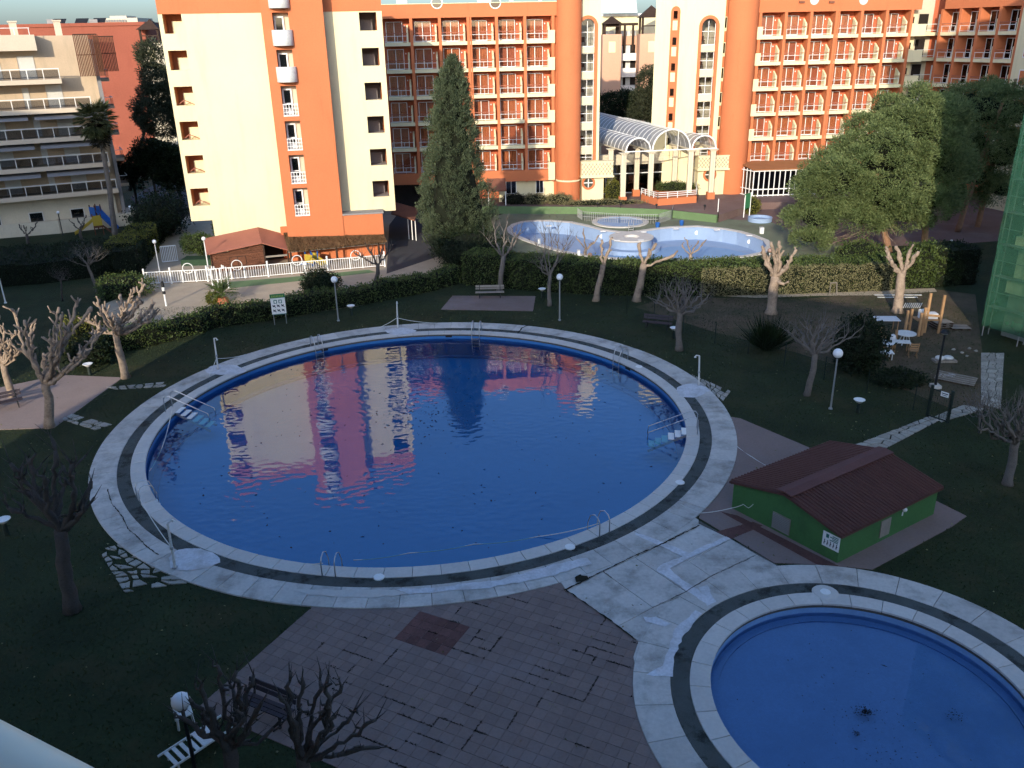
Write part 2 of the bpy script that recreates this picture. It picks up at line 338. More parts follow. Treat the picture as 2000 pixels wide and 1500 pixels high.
def offset_poly(poly, d):
    n = len(poly); out = []
    A = sum(poly[i][0]*poly[(i+1) % n][1]-poly[(i+1) % n][0]*poly[i][1] for i in range(n)); sg = 1 if A > 0 else -1
    for i in range(n):
        a, b, c = Vector(poly[i-1]), Vector(poly[i]), Vector(poly[(i+1) % n])
        e1, e2 = (b-a).normalized(), (c-b).normalized(); m = (Vector((e1.y, -e1.x))+Vector((e2.y, -e2.x))).normalized()*sg
        out.append(tuple(b+m*d))
    return out
def holed(name, outer, holes, z, m, **k):
    bm = bmesh.new(); ed = []
    for lp in [outer]+holes:
        vs = [bm.verts.new((p[0], p[1], z)) for p in lp]
        ed += [bm.edges.new((vs[i], vs[(i+1) % len(vs)])) for i in range(len(vs))]
    bmesh.ops.triangle_fill(bm, use_beauty=True, use_dissolve=False, edges=ed, normal=(0, 0, 1))
    bmesh.ops.recalc_face_normals(bm, faces=bm.faces)
    for f in bm.faces:
        if f.normal.z < 0: f.normal_flip()
    me = bpy.data.meshes.new(name); bm.to_mesh(me); bm.free(); me.materials.append(m)
    return tag(link(name, me), **k)
def ring_mesh(mb, c, r0, r1, z, n=96):
    vs = [(c[0]+r*math.cos(2*math.pi*i/n), c[1]+r*math.sin(2*math.pi*i/n), z) for r in (r0, r1) for i in range(n)]
    return mb.add(vs, [(i, n+i, n+(i+1) % n, (i+1) % n) for i in range(n)])

big = [(-90, -40), (110, -40), (110, 130), (-90, 130)]
KIDC = xy(G(1211, 434.5)); KIDR = 3.0
far_pool_terrace = [xy(G(*p)) for p in [(930, 520), (905, 470), (960, 425), (1000, 413), (1200, 413), (1390, 425), (1500, 430), (1660, 445), (1700, 470), (1640, 505), (1500, 514), (1380, 519), (1250, 519), (1100, 507), (1000, 492)]]
holed('ground', big, [ring_pts(PC, PR[1]+.1, 96), ring_pts(KC, KR[1]+.1, 72), offset_poly(P2, .05)], 0, M['grass'], kind='structure')
mb = MB(); E_ = 3500
mb.add([(x, y, -.02) for x, y in big]+[(-E_, -E_, -.02), (E_, -E_, -.02), (E_, E_, -.02), (-E_, E_, -.02)], [(0, 4, 5, 1), (1, 5, 6, 2), (2, 6, 7, 3), (3, 7, 4, 0)])
mb.build('terrain', M['soil'], kind='structure')

def slab_mesh(name, r0, r1, da, z0, z1, m, gap=.018, n=3, bev=.012):
    """a wedge of paving in polar coordinates round the local origin"""
    b = MB(); g0, g1 = gap/r0/2, gap/r1/2; top = []; bot = []; mid = []
    for i in range(n+1):
        t = i/n; a = g1+(da-2*g1)*t
        mid.append((r1-gap/2, a))
    for i in range(n+1):
        t = 1-i/n; a = g0+(da-2*g0)*t
        mid.append((r0+gap/2, a))
    k = len(mid); cr, ca = (r0+r1)/2, da/2
    P = lambda r, a, z: (r*math.cos(a), r*math.sin(a), z)
    vs = [P(r, a, z0) for r, a in mid]+[P(r, a, z1-bev) for r, a in mid]+[P(r+(-bev if r > cr else bev), a+((bev/r) if a < ca-1e-6 and (i in (0, k-1)) else (-bev/r if i in (n, n+1) else 0)), z1) for i, (r, a) in enumerate(mid)]
    fs = [(i, (i+1) % k, k+(i+1) % k, k+i) for i in range(k)]+[(k+i, k+(i+1) % k, 2*k+(i+1) % k, 2*k+i) for i in range(k)]
    for i in range(n): fs.append((2*k+i, 2*k+i+1, 2*k+k-2-i, 2*k+k-1-i))
    b.add(vs, fs); return b.mesh(name, m)
def pool_ring(name, c, Rr, ncop, nslab, skip_slab=(), seed=1):
    """deck round a pool: bed, pebble band, coping stones and slabs"""
    b = MB(); ring_mesh(b, c, Rr[0], Rr[3]-.02, .02); 
    n = 96; b.add([(c[0]+Rr[0]*math.cos(2*math.pi*i/n), c[1]+Rr[0]*math.sin(2*math.pi*i/n), z) for z in (.02, -.12) for i in range(n)], [(i, (i+1) % n, n+(i+1) % n, n+i) for i in range(n)])
    deck = b.build(name, M['concrete_joint'], kind='structure')
    rg = random.Random(seed)
    nb = 40; me = slab_mesh('pebble_band', Rr[1], Rr[2], 2*math.pi/nb, .0, .048, M['pebble'], gap=.0, bev=.004)
    bb = MB(); ring_mesh(bb, c, Rr[1], Rr[2], .05); bb.build('pebble_band', M['pebble'], deck)
    me = slab_mesh('coping_stone', Rr[0]-.04, Rr[1], 2*math.pi/ncop, .0, .075, M['coping'])
    for i in range(ncop): link('coping_stone', me, deck, (c[0], c[1], rg.uniform(-.004, .004)), 2*math.pi*(i+.3)/ncop)
    me = slab_mesh('deck_slab', Rr[2], Rr[3], 2*math.pi/nslab, .0, .065, M['concrete'])
    for i in range(nslab):
        a = 2*math.pi*(i+.5)/nslab
        if any(lo < math.degrees(a) % 360 < hi for lo, hi in skip_slab): continue
        link('deck_slab', me, deck, (c[0], c[1], rg.uniform(-.006, .006)), 2*math.pi*i/nslab)
    return deck
deck = pool_ring('pool_deck', PC, PR, 82, 86)
kdeck = pool_ring('kids_pool_deck', KC, KR, 30, 30, seed=3)

def basin(name, c, r, depth, wl, mwall, mfloor, mwater, wname, floorstep=None):
    n = 96; b = MB(); r += .03
    b.add([(c[0]+r*math.cos(2*math.pi*i/n), c[1]+r*math.sin(2*math.pi*i/n), z) for z in (.03, -depth) for i in range(n)], [(i, n+i, n+(i+1) % n, (i+1) % n) for i in range(n)])
    o = b.build(name, mwall, kind='structure')
    f = MB(); f.sheet(ring_pts(c, r, n), -depth+.01); f.build('pool_floor', mfloor, o)
    if floorstep:
        s = MB(); s.lathe([(r-floorstep[0], -depth+.012), (r-floorstep[0], -depth+floorstep[1]), (r, -depth+floorstep[1])], c, n); s.build('bench_step', mwall, o)
    b = MB(); b.sheet(ring_pts(c, r-.005, n), wl); b.build(wname, mwater, kind='structure')
    return o
basin('pool_basin', PC, PR[0]-.02, 1.6, -.30, M['pool_wall'], M['pool_blue'], M['water'], 'pool_water', (.35, .12))
basin('kids_pool_basin', KC, KR[0]-.02, .55, -.34, M['kid_blue'], M['kid_blue'], M['water_kid'], 'kids_pool_water', (.28, .06))
# skimmer mouths in the far wall of the big pool and round lids in the copings
for px, py in ((875, 657), (1237, 713), (622, 671)):
    p = G(px, py); a = math.atan2(p.y-PC[1], p.x-PC[0]); b = MB()
    u = Vector((-math.sin(a), math.cos(a), 0)); q = Vector((PC[0]+(PR[0]-.005)*math.cos(a), PC[1]+(PR[0]-.005)*math.sin(a), -.13))
    b.bar(q-u*.22, q+u*.22, .05, .15); b.build('skimmer', M['black_metal'], bpy.data.objects['pool_basin'])
for px, py, nm in ((740, 1127, 'left of the two near the front grab rails'), (1113, 1068, 'in front of the right grab rails'), (1328, 942, 'on the right coping below the steps'), (1248, 716, 'behind the far right ladder')):
    p = G(px, py, .08); b = MB(); b.lathe([(.01, .105), (.19, .105), (.21, .085), (.21, .06)], xy(p), 18)
    b.build('skimmer_lid', M['white'], deck)
p = G(1612, 1157, .07); b = MB(); b.lathe([(.01, .115), (.17, .115), (.19, .09)], xy(p), 18); b.build('skimmer_lid', M['white'], kdeck)
b = MB(); b.lathe([(.0, .098), (.40, .098), (.46, .06)], xy(p), 24); b.build('patch', M['coping'], kdeck)

# linking pavement between the two pools: large cast slabs, traced on the ground
def poly_slab(px, z0, z1, name, m, parent, bev=.012, shrink=.01):
    P = [xy(G(a, c, z1)) for a, c in px]; P = offset_poly(P, -shrink); Q = offset_poly(P, -bev)
    n = len(P); A = sum(P[i][0]*P[(i+1) % n][1]-P[(i+1) % n][0]*P[i][1] for i in range(n))
    if A < 0: P = P[::-1]; Q = Q[::-1]
    b = MB(); b.add([(p[0], p[1], z0) for p in P]+[(p[0], p[1], z1-bev) for p in P]+[(p[0], p[1], z1) for p in Q],
        [(i, (i+1) % n, n+(i+1) % n, n+i) for i in range(n)]+[(n+i, n+(i+1) % n, 2*n+(i+1) % n, 2*n+i) for i in range(n)]+[tuple(range(2*n, 3*n))])
    return b.build(name, m, parent)
Z = lambda s: [(1100+a/4., 950+c/4.) for a, c in s]
lk = MB(); lk.sheet([xy(G(*p)) for p in Z([(20, 805), (590, 1215), (540, 1330), (520, 1480), (900, 1480), (1250, 900), (1950, 780), (1660, 610), (1060, 270), (980, 160), (800, 240), (200, 540), (-60, 690)])], .022)
linkp = lk.build('link_pavement', M['concrete_joint'], kind='structure')
slabs = [[(20, 805), (310, 665), (700, 945), (430, 1090)], [(310, 665), (560, 555), (960, 822), (700, 945)], [(560, 555), (780, 445), (1150, 700), (1030, 775), (960, 822)],
         [(780, 445), (1060, 290), (1310, 410), (980, 585)], [(980, 585), (1310, 410), (1510, 530), (1150, 700)],
         [(1150, 700), (1510, 530), (1660, 610), (1740, 690), (1560, 720), (1330, 820)], [(960, 822), (1030, 775), (1150, 700), (1330, 820), (1180, 900), (1090, 960)],
         [(430, 1090), (700, 945), (900, 865), (1070, 975), (920, 1080), (850, 1200), (585, 1210)],
         [(585, 1210), (850, 1200), (800, 1310), (770, 1400), (560, 1400), (545, 1330)], [(700, 945), (960, 822), (1085, 955), (1070, 975), (900, 865)],
         [(-60, 690), (180, 560), (560, 360), (900, 160), (1060, 260), (1060, 290), (560, 555), (310, 665), (20, 805)]]
for s in slabs: poly_slab(Z(s), .0, .050+random.uniform(-.004, .004), 'cast_slab', M['concrete'], linkp)
# white mortar repairs (thin sheets with ragged edges)
def ragged(px, z, name, m, parent, amp=.05, seg=.25, seed=0):
    rg = random.Random(seed); P = [Vector(xy(G(a, c, z))) for a, c in px]; out = []
    for i in range(len(P)):
        a, b = P[i], P[(i+1) % len(P)]; k = max(1, int((b-a).length/seg))
        for j in range(k): out.append(tuple(a.lerp(b, j/k)+Vector((rg.uniform(-amp, amp), rg.uniform(-amp, amp)))))
    b = MB(); b.sheet(out, z); return b.build(name, m, parent)
for i, s in enumerate([[(560, 360), (640, 380), (980, 520), (1270, 390), (1310, 410), (980, 560), (830, 640), (860, 680), (1180, 900), (1140, 930), (720, 650), (770, 610), (930, 545), (560, 375)],
          [(1040, 970), (1080, 990), (930, 1180), (870, 1330), (860, 1480), (770, 1480), (640, 1475), (770, 1400), (830, 1250), (870, 1110)],
          [(620, 1020), (720, 1020), (840, 1075), (790, 1090), (640, 1060)], [(1060, 790), (1130, 770), (1190, 900), (1120, 930)]]):
    ragged(Z(s), .073+.002*i, 'mortar_patch', M['mortar_white'], linkp, .035, .2, i)
Z4 = lambda s: [(350+a/2.2222, 650+c/2.2222) for a, c in s]
ragged(Z4([(940, 1112), (1100, 1105), (1400, 1070), (1600, 1010), (1770, 975), (1790, 1000), (1600, 1060), (1350, 1105), (1000, 1135)]), .081, 'mortar_patch', M['mortar_white'], deck, .05, .25, 9)
ragged(Z4([(480, 1110), (800, 1118), (940, 1112), (990, 1135), (800, 1150), (560, 1135)]), .0795, 'mortar_patch', M['coping'], deck, .05, .25, 10)
# dark cracks along the joints of the link
def crack(px, name, parent, w=.02, z=.078, seed=0):
    rg = random.Random(seed); P = [Vector(xy(G(a, c, z))) for a, c in px]; pts = []
    for i in range(len(P)-1):
        k = max(2, int((P[i+1]-P[i]).length/.12))
        for j in range(k): pts.append(P[i].lerp(P[i+1], j/k)+Vector((rg.uniform(-.02, .02), rg.uniform(-.02, .02))))
    b = MB(); L = []; Rr = []
    for i, p in enumerate(pts):
        d = (pts[min(i+1, len(pts)-1)]-pts[max(0, i-1)]).normalized(); n_ = Vector((-d.y, d.x))*w*rg.uniform(.2, 1.3)
        L.append((p.x+n_.x, p.y+n_.y, z)); Rr.append((p.x-n_.x, p.y-n_.y, z))
    k = len(L); b.add(L+Rr, [(k+i, k+i+1, i+1, i) for i in range(k-1)])
    return b.build(name, M['moss'], parent)
crack(Z([(10, 810), (150, 740), (310, 660), (560, 540), (780, 445), (1080, 295)]), 'crack', linkp, .035, .079, 1)
crack(Z([(310, 660), (360, 700), (395, 725)]), 'crack', linkp, .025, .08, 2)
crack(Z([(700, 945), (950, 825), (1150, 705), (1510, 535)]), 'crack', linkp, .014, .081, 3)
crack(Z([(20, 805), (430, 1090), (590, 1215)]), 'crack', linkp, .03, .082, 4)
ragged(Z([(90, 710), (130, 690), (180, 700), (190, 720), (150, 745), (110, 740)]), .083, 'crack', M['moss'], linkp, .05, .1, 5)
Z0 = lambda s: [(a/4., 950+c/4.) for a, c in s]
crack(Z0([(840, 20), (870, 130), (960, 240), (1000, 330), (1100, 420), (1160, 480), (1250, 540)]), 'crack', deck, .022, .08, 6)
crack([(1035, 634), (1020, 640), (1010, 652)], 'crack', deck, .06, .08, 7)
# pale splash pads under the four showers
for i, (px, py, rx, ry) in enumerate(((440, 722, 38, 11), (376, 1092, 50, 22), (1350, 763, 32, 13), (781, 647, 30, 6.5))):
    ragged([(px+rx*math.cos(t)*(1+.12*math.sin(3*t+i)), py+ry*math.sin(t)*(1+.1*math.cos(2*t+i))) for t in np.linspace(0, 2*math.pi, 22)[:-1]], .083, 'splash_pad', M['mortar_white'], deck, .05, .3, 20+i)

# brown terrace of square pavers
TA = R(117); ta = Vector((math.sin(TA), math.cos(TA))); tb_ = Vector((-ta.y, ta.x))   # ta: right/near, tb: right/far
T0 = Vector(xy(G(608, 1188))); T1 = Vector(xy(G(560, 1458)))
tl = (T0).dot(ta); tn = T1.dot(tb_)
TS = .40; nA, nB = 40, 26
corner = ta*tl+tb_*tn
terrace_poly = [tuple(corner), tuple(corner+ta*TS*nA), tuple(corner+ta*TS*nA+tb_*TS*nB), tuple(corner+tb_*TS*nB)]
tbed = MB()
def pav(m, s=TS, g=.011, z=.026):
    b = MB(); h = s-g; e = .004
    b.add([(x, y, 0) for x, y in ((0, 0), (h, 0), (h, h), (0, h))]+[(x, y, z-e) for x, y in ((0, 0), (h, 0), (h, h), (0, h))]+[(x, y, z) for x, y in ((e, e), (h-e, e), (h-e, h-e), (e, h-e))],
          [(0, 1, 5, 4), (1, 2, 6, 5), (2, 3, 7, 6), (3, 0, 4, 7), (4, 5, 9, 8), (5, 6, 10, 9), (6, 7, 11, 10), (7, 4, 8, 11), (8, 9, 10, 11)])
    return b
pm = pav(0).mesh('paver', M['paver']); pmr = pav(0).mesh('paver', M['paver_red']); rot = math.atan2(ta.y, ta.x)
cand = []
red_c = Vector(xy(G(843, 1238)))
for i in range(nA):
    for j in range(nB):
        p = corner+ta*TS*i+tb_*TS*j; c = p+(ta+tb_)*TS/2
        if (c-Vector(PC)).length < PR[3]-.3 or (c-Vector(KC)).length < KR[3]-.3: continue
        d = Vector((c.x, c.y, 0))-Vector((0, 0, CAM_H)); dep = d.dot(cF); sx = 1000+FL*d.dot(cR)/dep; sy = 750-FL*d.dot(cU)/dep
        red = (abs((c-red_c).dot(ta)) < .82 and abs((c-red_c).dot(tb_)) < .82)
        tbed.add([(*(p+ta*x+tb_*y), .018) for x, y in ((0, 0), (TS, 0), (TS, TS), (0, TS))], [(0, 1, 2, 3)])
        cand.append((0 if (0 < sx < 2000 and 0 < sy < 1500) else 1, dep, p, red, i, j))
terr = tbed.build('terrace', M['paver_joint'], kind='structure')
cand.sort(key=lambda t: (t[0], t[1]))
rest = MB(); rest_red = MB()
for k, (_, dep, p, red, i, j) in enumerate(cand):
    dz = random.uniform(-.003, .003)
    if k < 300: link('paver', pmr if red else pm, terr, (p.x, p.y, dz), rot)
    else:
        t = pav(0); tgt = rest_red if red else rest; cs, sn = math.cos(rot), math.sin(rot)
        tgt.add([(p.x+x*cs-y*sn, p.y+x*sn+y*cs, z+dz) for x, y, z in t.v], t.f)
rest.build('pavers', M['paver'], terr, kind='stuff')
if rest_red.v: rest_red.build('red_pavers', M['paver_red'], terr, kind='stuff')
# weeds in the joints
P_ = []; 
for _ in range(95):
    i, j = random.randint(4, nA-6), random.randint(1, nB-4); L_ = random.choice((1, 1, 2, 3)); along = random.random() < .62
    for t in np.linspace(0, L_*TS, int(26*L_)):
        if random.random() < .55: continue
        q = corner+ta*(TS*i-.008)+tb_*(TS*j-.008)+(ta if along else tb_)*t
        if (q-Vector(PC)).length < PR[3]+.05 or (q-Vector(KC)).length < KR[3]+.05: continue
        for _k in range(3): P_.append((q.x+random.gauss(0, .012), q.y+random.gauss(0, .012), .02))
P_ = np.array(P_); V, F = leaf_quads(P_, np.tile([0, 0, 1.], (len(P_), 1)), RNG.uniform(.02, .06, len(P_)), .035, 1.1)
tag(fast_mesh('joint_weeds', V, F, M['leaf_debris'], terr), kind='stuff')

# other paved pads
def pad(name, px, z, m, tiles=None, kind='structure'):
    b = MB(); b.prism([xy(G(*p)) for p in px], -.02, z); return b.build(name, m, kind=kind)
pad('paved_pad', [(-60, 842), (-60, 770), (118, 733), (240, 738), (106, 836)], .03, M['pad_pink'])
pad('bench_pad', [(861, 605), (884, 578), (1046, 579), (1041, 608)], .03, M['paver'])
pad('hut_apron', [(1428, 815), (1446, 818), (1583, 876), (1640, 910), (1790, 960), (1888, 1009), (1858, 1030), (1704, 1113), (1612, 1104), (1512, 1100), (1365, 1012)], .026, M['paver'])
b = MB()
for s in ([(1380, 1045), (1470, 1020), (1490, 1028), (1418, 1058)], [(1405, 1000), (1440, 1008), (1640, 1108), (1595, 1104)]): b.sheet([xy(G(*p)) for p in s], .031 if not b.v else .036)
b.build('red_border', M['paver_red'], bpy.data.objects['hut_apron'])
b = MB(); b.sheet([xy(G(*p)) for p in [(270, 640), (240, 650), (190, 600), (285, 560), (280, 480), (330, 380), (420, 300), (600, 330), (900, 400), (990, 470), (905, 545), (700, 598), (530, 622), (430, 640)]], .012)
terr2 = b.build('entrance_paving', M['path_sand'], kind='structure')
b = MB(); b.sheet([xy(G(*p)) for p in [(420, 553), (560, 542), (720, 527), (735, 532), (560, 552), (420, 566)]], .017); b.build('green_border', M['green_paint'], terr2)
b = MB(); b.sheet([xy(G(*p)) for p in [(755, 535), (860, 500), (900, 470), (870, 420), (790, 400), (760, 440)]], .018); b.build('shaded_paving', M['asphalt'], terr2)  # dark sheet; the shade over this path is put into its colour
hole2 = [offset_poly(P2, .03)]
holed('far_pool_terrace', far_pool_terrace, [offset_poly(P2, .03)], .016, M['green_deck'], kind='structure')
# soil patch with a strip of sandy path along the hedge
b = MB(); b.sheet([xy(G(*p)) for p in [(1240, 600), (1300, 580), (1560, 585), (1800, 562), (1905, 575), (1915, 660), (1935, 800), (1850, 795), (1700, 735), (1560, 690), (1400, 650)]], .008); b.build('bare_soil', M['soil'], kind='structure')
b = MB(); b.sheet([xy(G(*p)) for p in [(1380, 577), (1500, 573), (1650, 569), (1825, 563), (1830, 570), (1700, 577), (1600, 578), (1480, 582)]], .013); b.build('sandy_path', M['path_sand'], kind='structure')
# hotel terrace, 0.8 m higher, with its green painted kerb wall
TZ = .8
terr_poly = [xy(G(*p, TZ)) for p in [(890, 402), (1000, 403), (1180, 404), (1300, 409), (1402, 420)]]
tp = terr_poly+[xy(G(1420, 424)), xy(G(1900, 470)), (70, 80), (75, 118), (-30, 118), (-30, 105)]
b = MB(); b.prism([xy(v) for v in (terr_poly+[xy(G(1402, 395, TZ)), (75, 103), (75, 119), (-12, 119), (-12, 104)])], .0, TZ)
b.build('hotel_terrace', M['plaza'], kind='structure')
b = MB()
for i in range(len(terr_poly)-1):
    a, c = Vector(terr_poly[i]), Vector(terr_poly[i+1]); n_ = Vector(((c-a).y, -(c-a).x)).normalized()*.25
    b.prism([tuple(a), tuple(c), tuple(c+n_), tuple(a+n_)], .0, TZ+.02)
b.build('kerb_wall', M['green_paint'], kind='structure')
b = MB(); b.sheet([xy(G(*p)) for p in [(1402, 428), (1470, 395), (1600, 392), (1900, 385), (1990, 420), (1960, 470), (1860, 478), (1700, 482), (1600, 478), (1560, 455), (1500, 432)]], .02); b.build('plaza', M['plaza'], kind='structure')
b = MB(); b.prism([xy(G(*p, TZ)) for p in [(1404, 420), (1404, 372), (1990, 365), (1990, 385), (1700, 388), (1480, 396)]], 0, TZ-.01); b.build('plaza_terrace', M['plaza'], kind='structure')
# road behind the left garden
b = MB(); b.sheet([xy(G(*p)) for p in [(255, 385), (420, 300), (480, 320), (420, 400), (300, 450)]], .016); b.build('road', M['asphalt'], kind='structure')

# kidney pool: wall, pale floor, coping
b = MB(); n = len(P2); b.add([(p[0], p[1], z) for z in (.05, -1.25) for p in P2], [(i, (i+1) % n, n+(i+1) % n, n+i) for i in range(n)])
kp = b.build('kidney_pool', M['pale_blue'], kind='structure')
holed('pool_floor', P2, [], -1.25, M['pale_blue']); bpy.data.objects['pool_floor.002'].parent = kp
cp = offset_poly(P2, .55); per = 0
b = MB()
for i in range(n):
    a, c, d, e = P2[i], P2[(i+1) % n], cp[(i+1) % n], cp[i]
    b = MB(); b.prism([a, c, d, e], .0, .10); b.build('coping_stone', M['coping'], kp)
isl = xy(G(1233, 464)); b = MB(); b.lathe([(2.05, -1.25), (2.05, .02)], isl, 32); b.build('island_wall', M['pale_blue'], kp, smooth=True)
b = MB(); b.lathe([(2.1, -.05), (2.2, .0), (2.2, .12), (.75, .12), (.7, -.1), (.01, -.1)], isl, 32); b.build('island_coping', M['coping'], kp)
b = MB(); b.lathe([(2.06, -1.24), (2.06, -.8), (2.9, -.8), (2.9, -1.24)], isl, 32); b.build('island_step', M['pale_blue'], kp)
water2 = [xy(G(*p, -1.2)) for p in [(1270, 488), (1310, 482), (1360, 480), (1420, 486), (1465, 497), (1440, 507), (1350, 513), (1260, 512), (1150, 505), (1060, 488), (1100, 490), (1200, 500)]]
b = MB(); b.sheet(water2, -1.19); b.build('puddle', M['mid_blue'], kp)
for px, py in ((1072, 441), (1178, 452), (1257, 453), (1320, 447), (1400, 449), (1463, 460), (1205, 470), (1252, 469)):
    p = G(px, py, .1); b = MB(); b.box(p.x-.28, p.x+.28, p.y-.18, p.y+.18, .085, .14); b.build('grating', M['white'], kp)
for px, py in ((1155, 458), (1368, 457), (1479, 473)):
    i = min(range(n), key=lambda k: (Vector(P2[k])-Vector(xy(G(px, py-8)))).length); q = Vector(P2[i]); nn = (Vector(xy(G(1240, 480)))-q).normalized()*.03
    b = MB(); b.lathe([(.01, 0), (.2, 0), (.22, .03)], (0, 0), 16); o = b.build('underwater_lamp', M['white'], kp)
    o.location = (q.x+nn.x, q.y+nn.y, -.55); o.rotation_euler = (R(90), 0, 0)
b = MB(); b.lathe([(KIDR-.6, .03), (KIDR-.55, .10), (KIDR, .12), (KIDR, .0)], KIDC, 40); kb = b.build('paddling_pool', M['coping'], kind='structure', smooth=False)
b = MB(); b.sheet(ring_pts(KIDC, KIDR-.58, 40), .035); b.build('pool_floor', M['pale_blue'], kb)
b = MB(); b.lathe([(KIDR-.585, .036), (KIDR-.585, .10)], KIDC, 40); b.build('pool_wall', M['mid_blue'], kb)
# ------------------------------------------------------------------ buildings
class Fac:
    """a facade: s runs to the right along the wall, d outwards (towards the viewer), z up"""
    def __init__(f, A, az): f.A = Vector(A[:2]); f.u = Vector((math.sin(R(az)), math.cos(R(az)))); f.n = Vector((f.u.y, -f.u.x)); f.rz = math.atan2(f.u.y, f.u.x)
    def pt(f, s, z, d=0.): p = f.A+f.u*s+f.n*d; return Vector((p.x, p.y, z))
    def sz(f, px, py, d=0.):
        r = ray(px, py); n3 = Vector((f.n.x, f.n.y, 0)); A3 = Vector((f.A.x, f.A.y, 0))+n3*d
        t = (A3-Vector((0, 0, CAM_H))).dot(n3)/r.dot(n3); p = r*t
        return (Vector((p.x, p.y))-f.A).dot(f.u), CAM_H+p.z
    def s(f, px, py): return f.sz(px, py)[0]
    def z(f, px, py): return f.sz(px, py)[1]
    def box(f, mb, s0, s1, z0, z1, d0, d1):
        P = lambda s, d, z: f.pt(s, z, d)
        return mb.hexa([P(s0, d1, z0), P(s1, d1, z0), P(s1, d0, z0), P(s0, d0, z0), P(s0, d1, z1), P(s1, d1, z1), P(s1, d0, z1), P(s0, d0, z1)])
    def bx(f, name, m, parent, s0, s1, z0, z1, d0, d1): b = MB(); f.box(b, s0, s1, z0, z1, d0, d1); return b.build(name, m, parent)
def LB(): return MB()
def lbox(b, s0, s1, z0, z1, d0, d1): return b.box(s0, s1, -d1, -d0, z0, z1)     # same, local coordinates
def wall_holes(f, name, m, parent, s0, s1, z0, z1, holes, d=0., depth=.3, mreveal=None):
    """a wall with rectangular openings: holes (s0,s1,z0,z1) in a grid free of overlap; solid with reveals"""
    ss = sorted(set([s0, s1]+[h[0] for h in holes]+[h[1] for h in holes])); zs = sorted(set([z0, z1]+[h[2] for h in holes]+[h[3] for h in holes]))
    b = MB()
    def inh(a, c): return any(h[0] < a < h[1] and h[2] < c < h[3] for h in holes)
    # merge cells into columns to save faces
    for i in range(len(ss)-1):
        j = 0
        while j < len(zs)-1:
            if inh((ss[i]+ss[i+1])/2, (zs[j]+zs[j+1])/2): j += 1; continue
            k = j
            while k+1 < len(zs)-1 and not inh((ss[i]+ss[i+1])/2, (zs[k+1]+zs[k+2])/2): k += 1
            P = [f.pt(ss[i], zs[j], d), f.pt(ss[i+1], zs[j], d), f.pt(ss[i+1], zs[k+1], d), f.pt(ss[i], zs[k+1], d)]
            b.add(P, [(0, 1, 2, 3)]); j = k+1
    for h in holes:
        a = [(h[0], h[2]), (h[1], h[2]), (h[1], h[3]), (h[0], h[3])]
        for i in range(4):
            (p, q), (r_, t) = a[i], a[(i+1) % 4]
            b.add([f.pt(p, q, d), f.pt(r_, t, d), f.pt(r_, t, d-depth), f.pt(p, q, d-depth)], [(3, 2, 1, 0)])
    return b.build(name, m, parent)

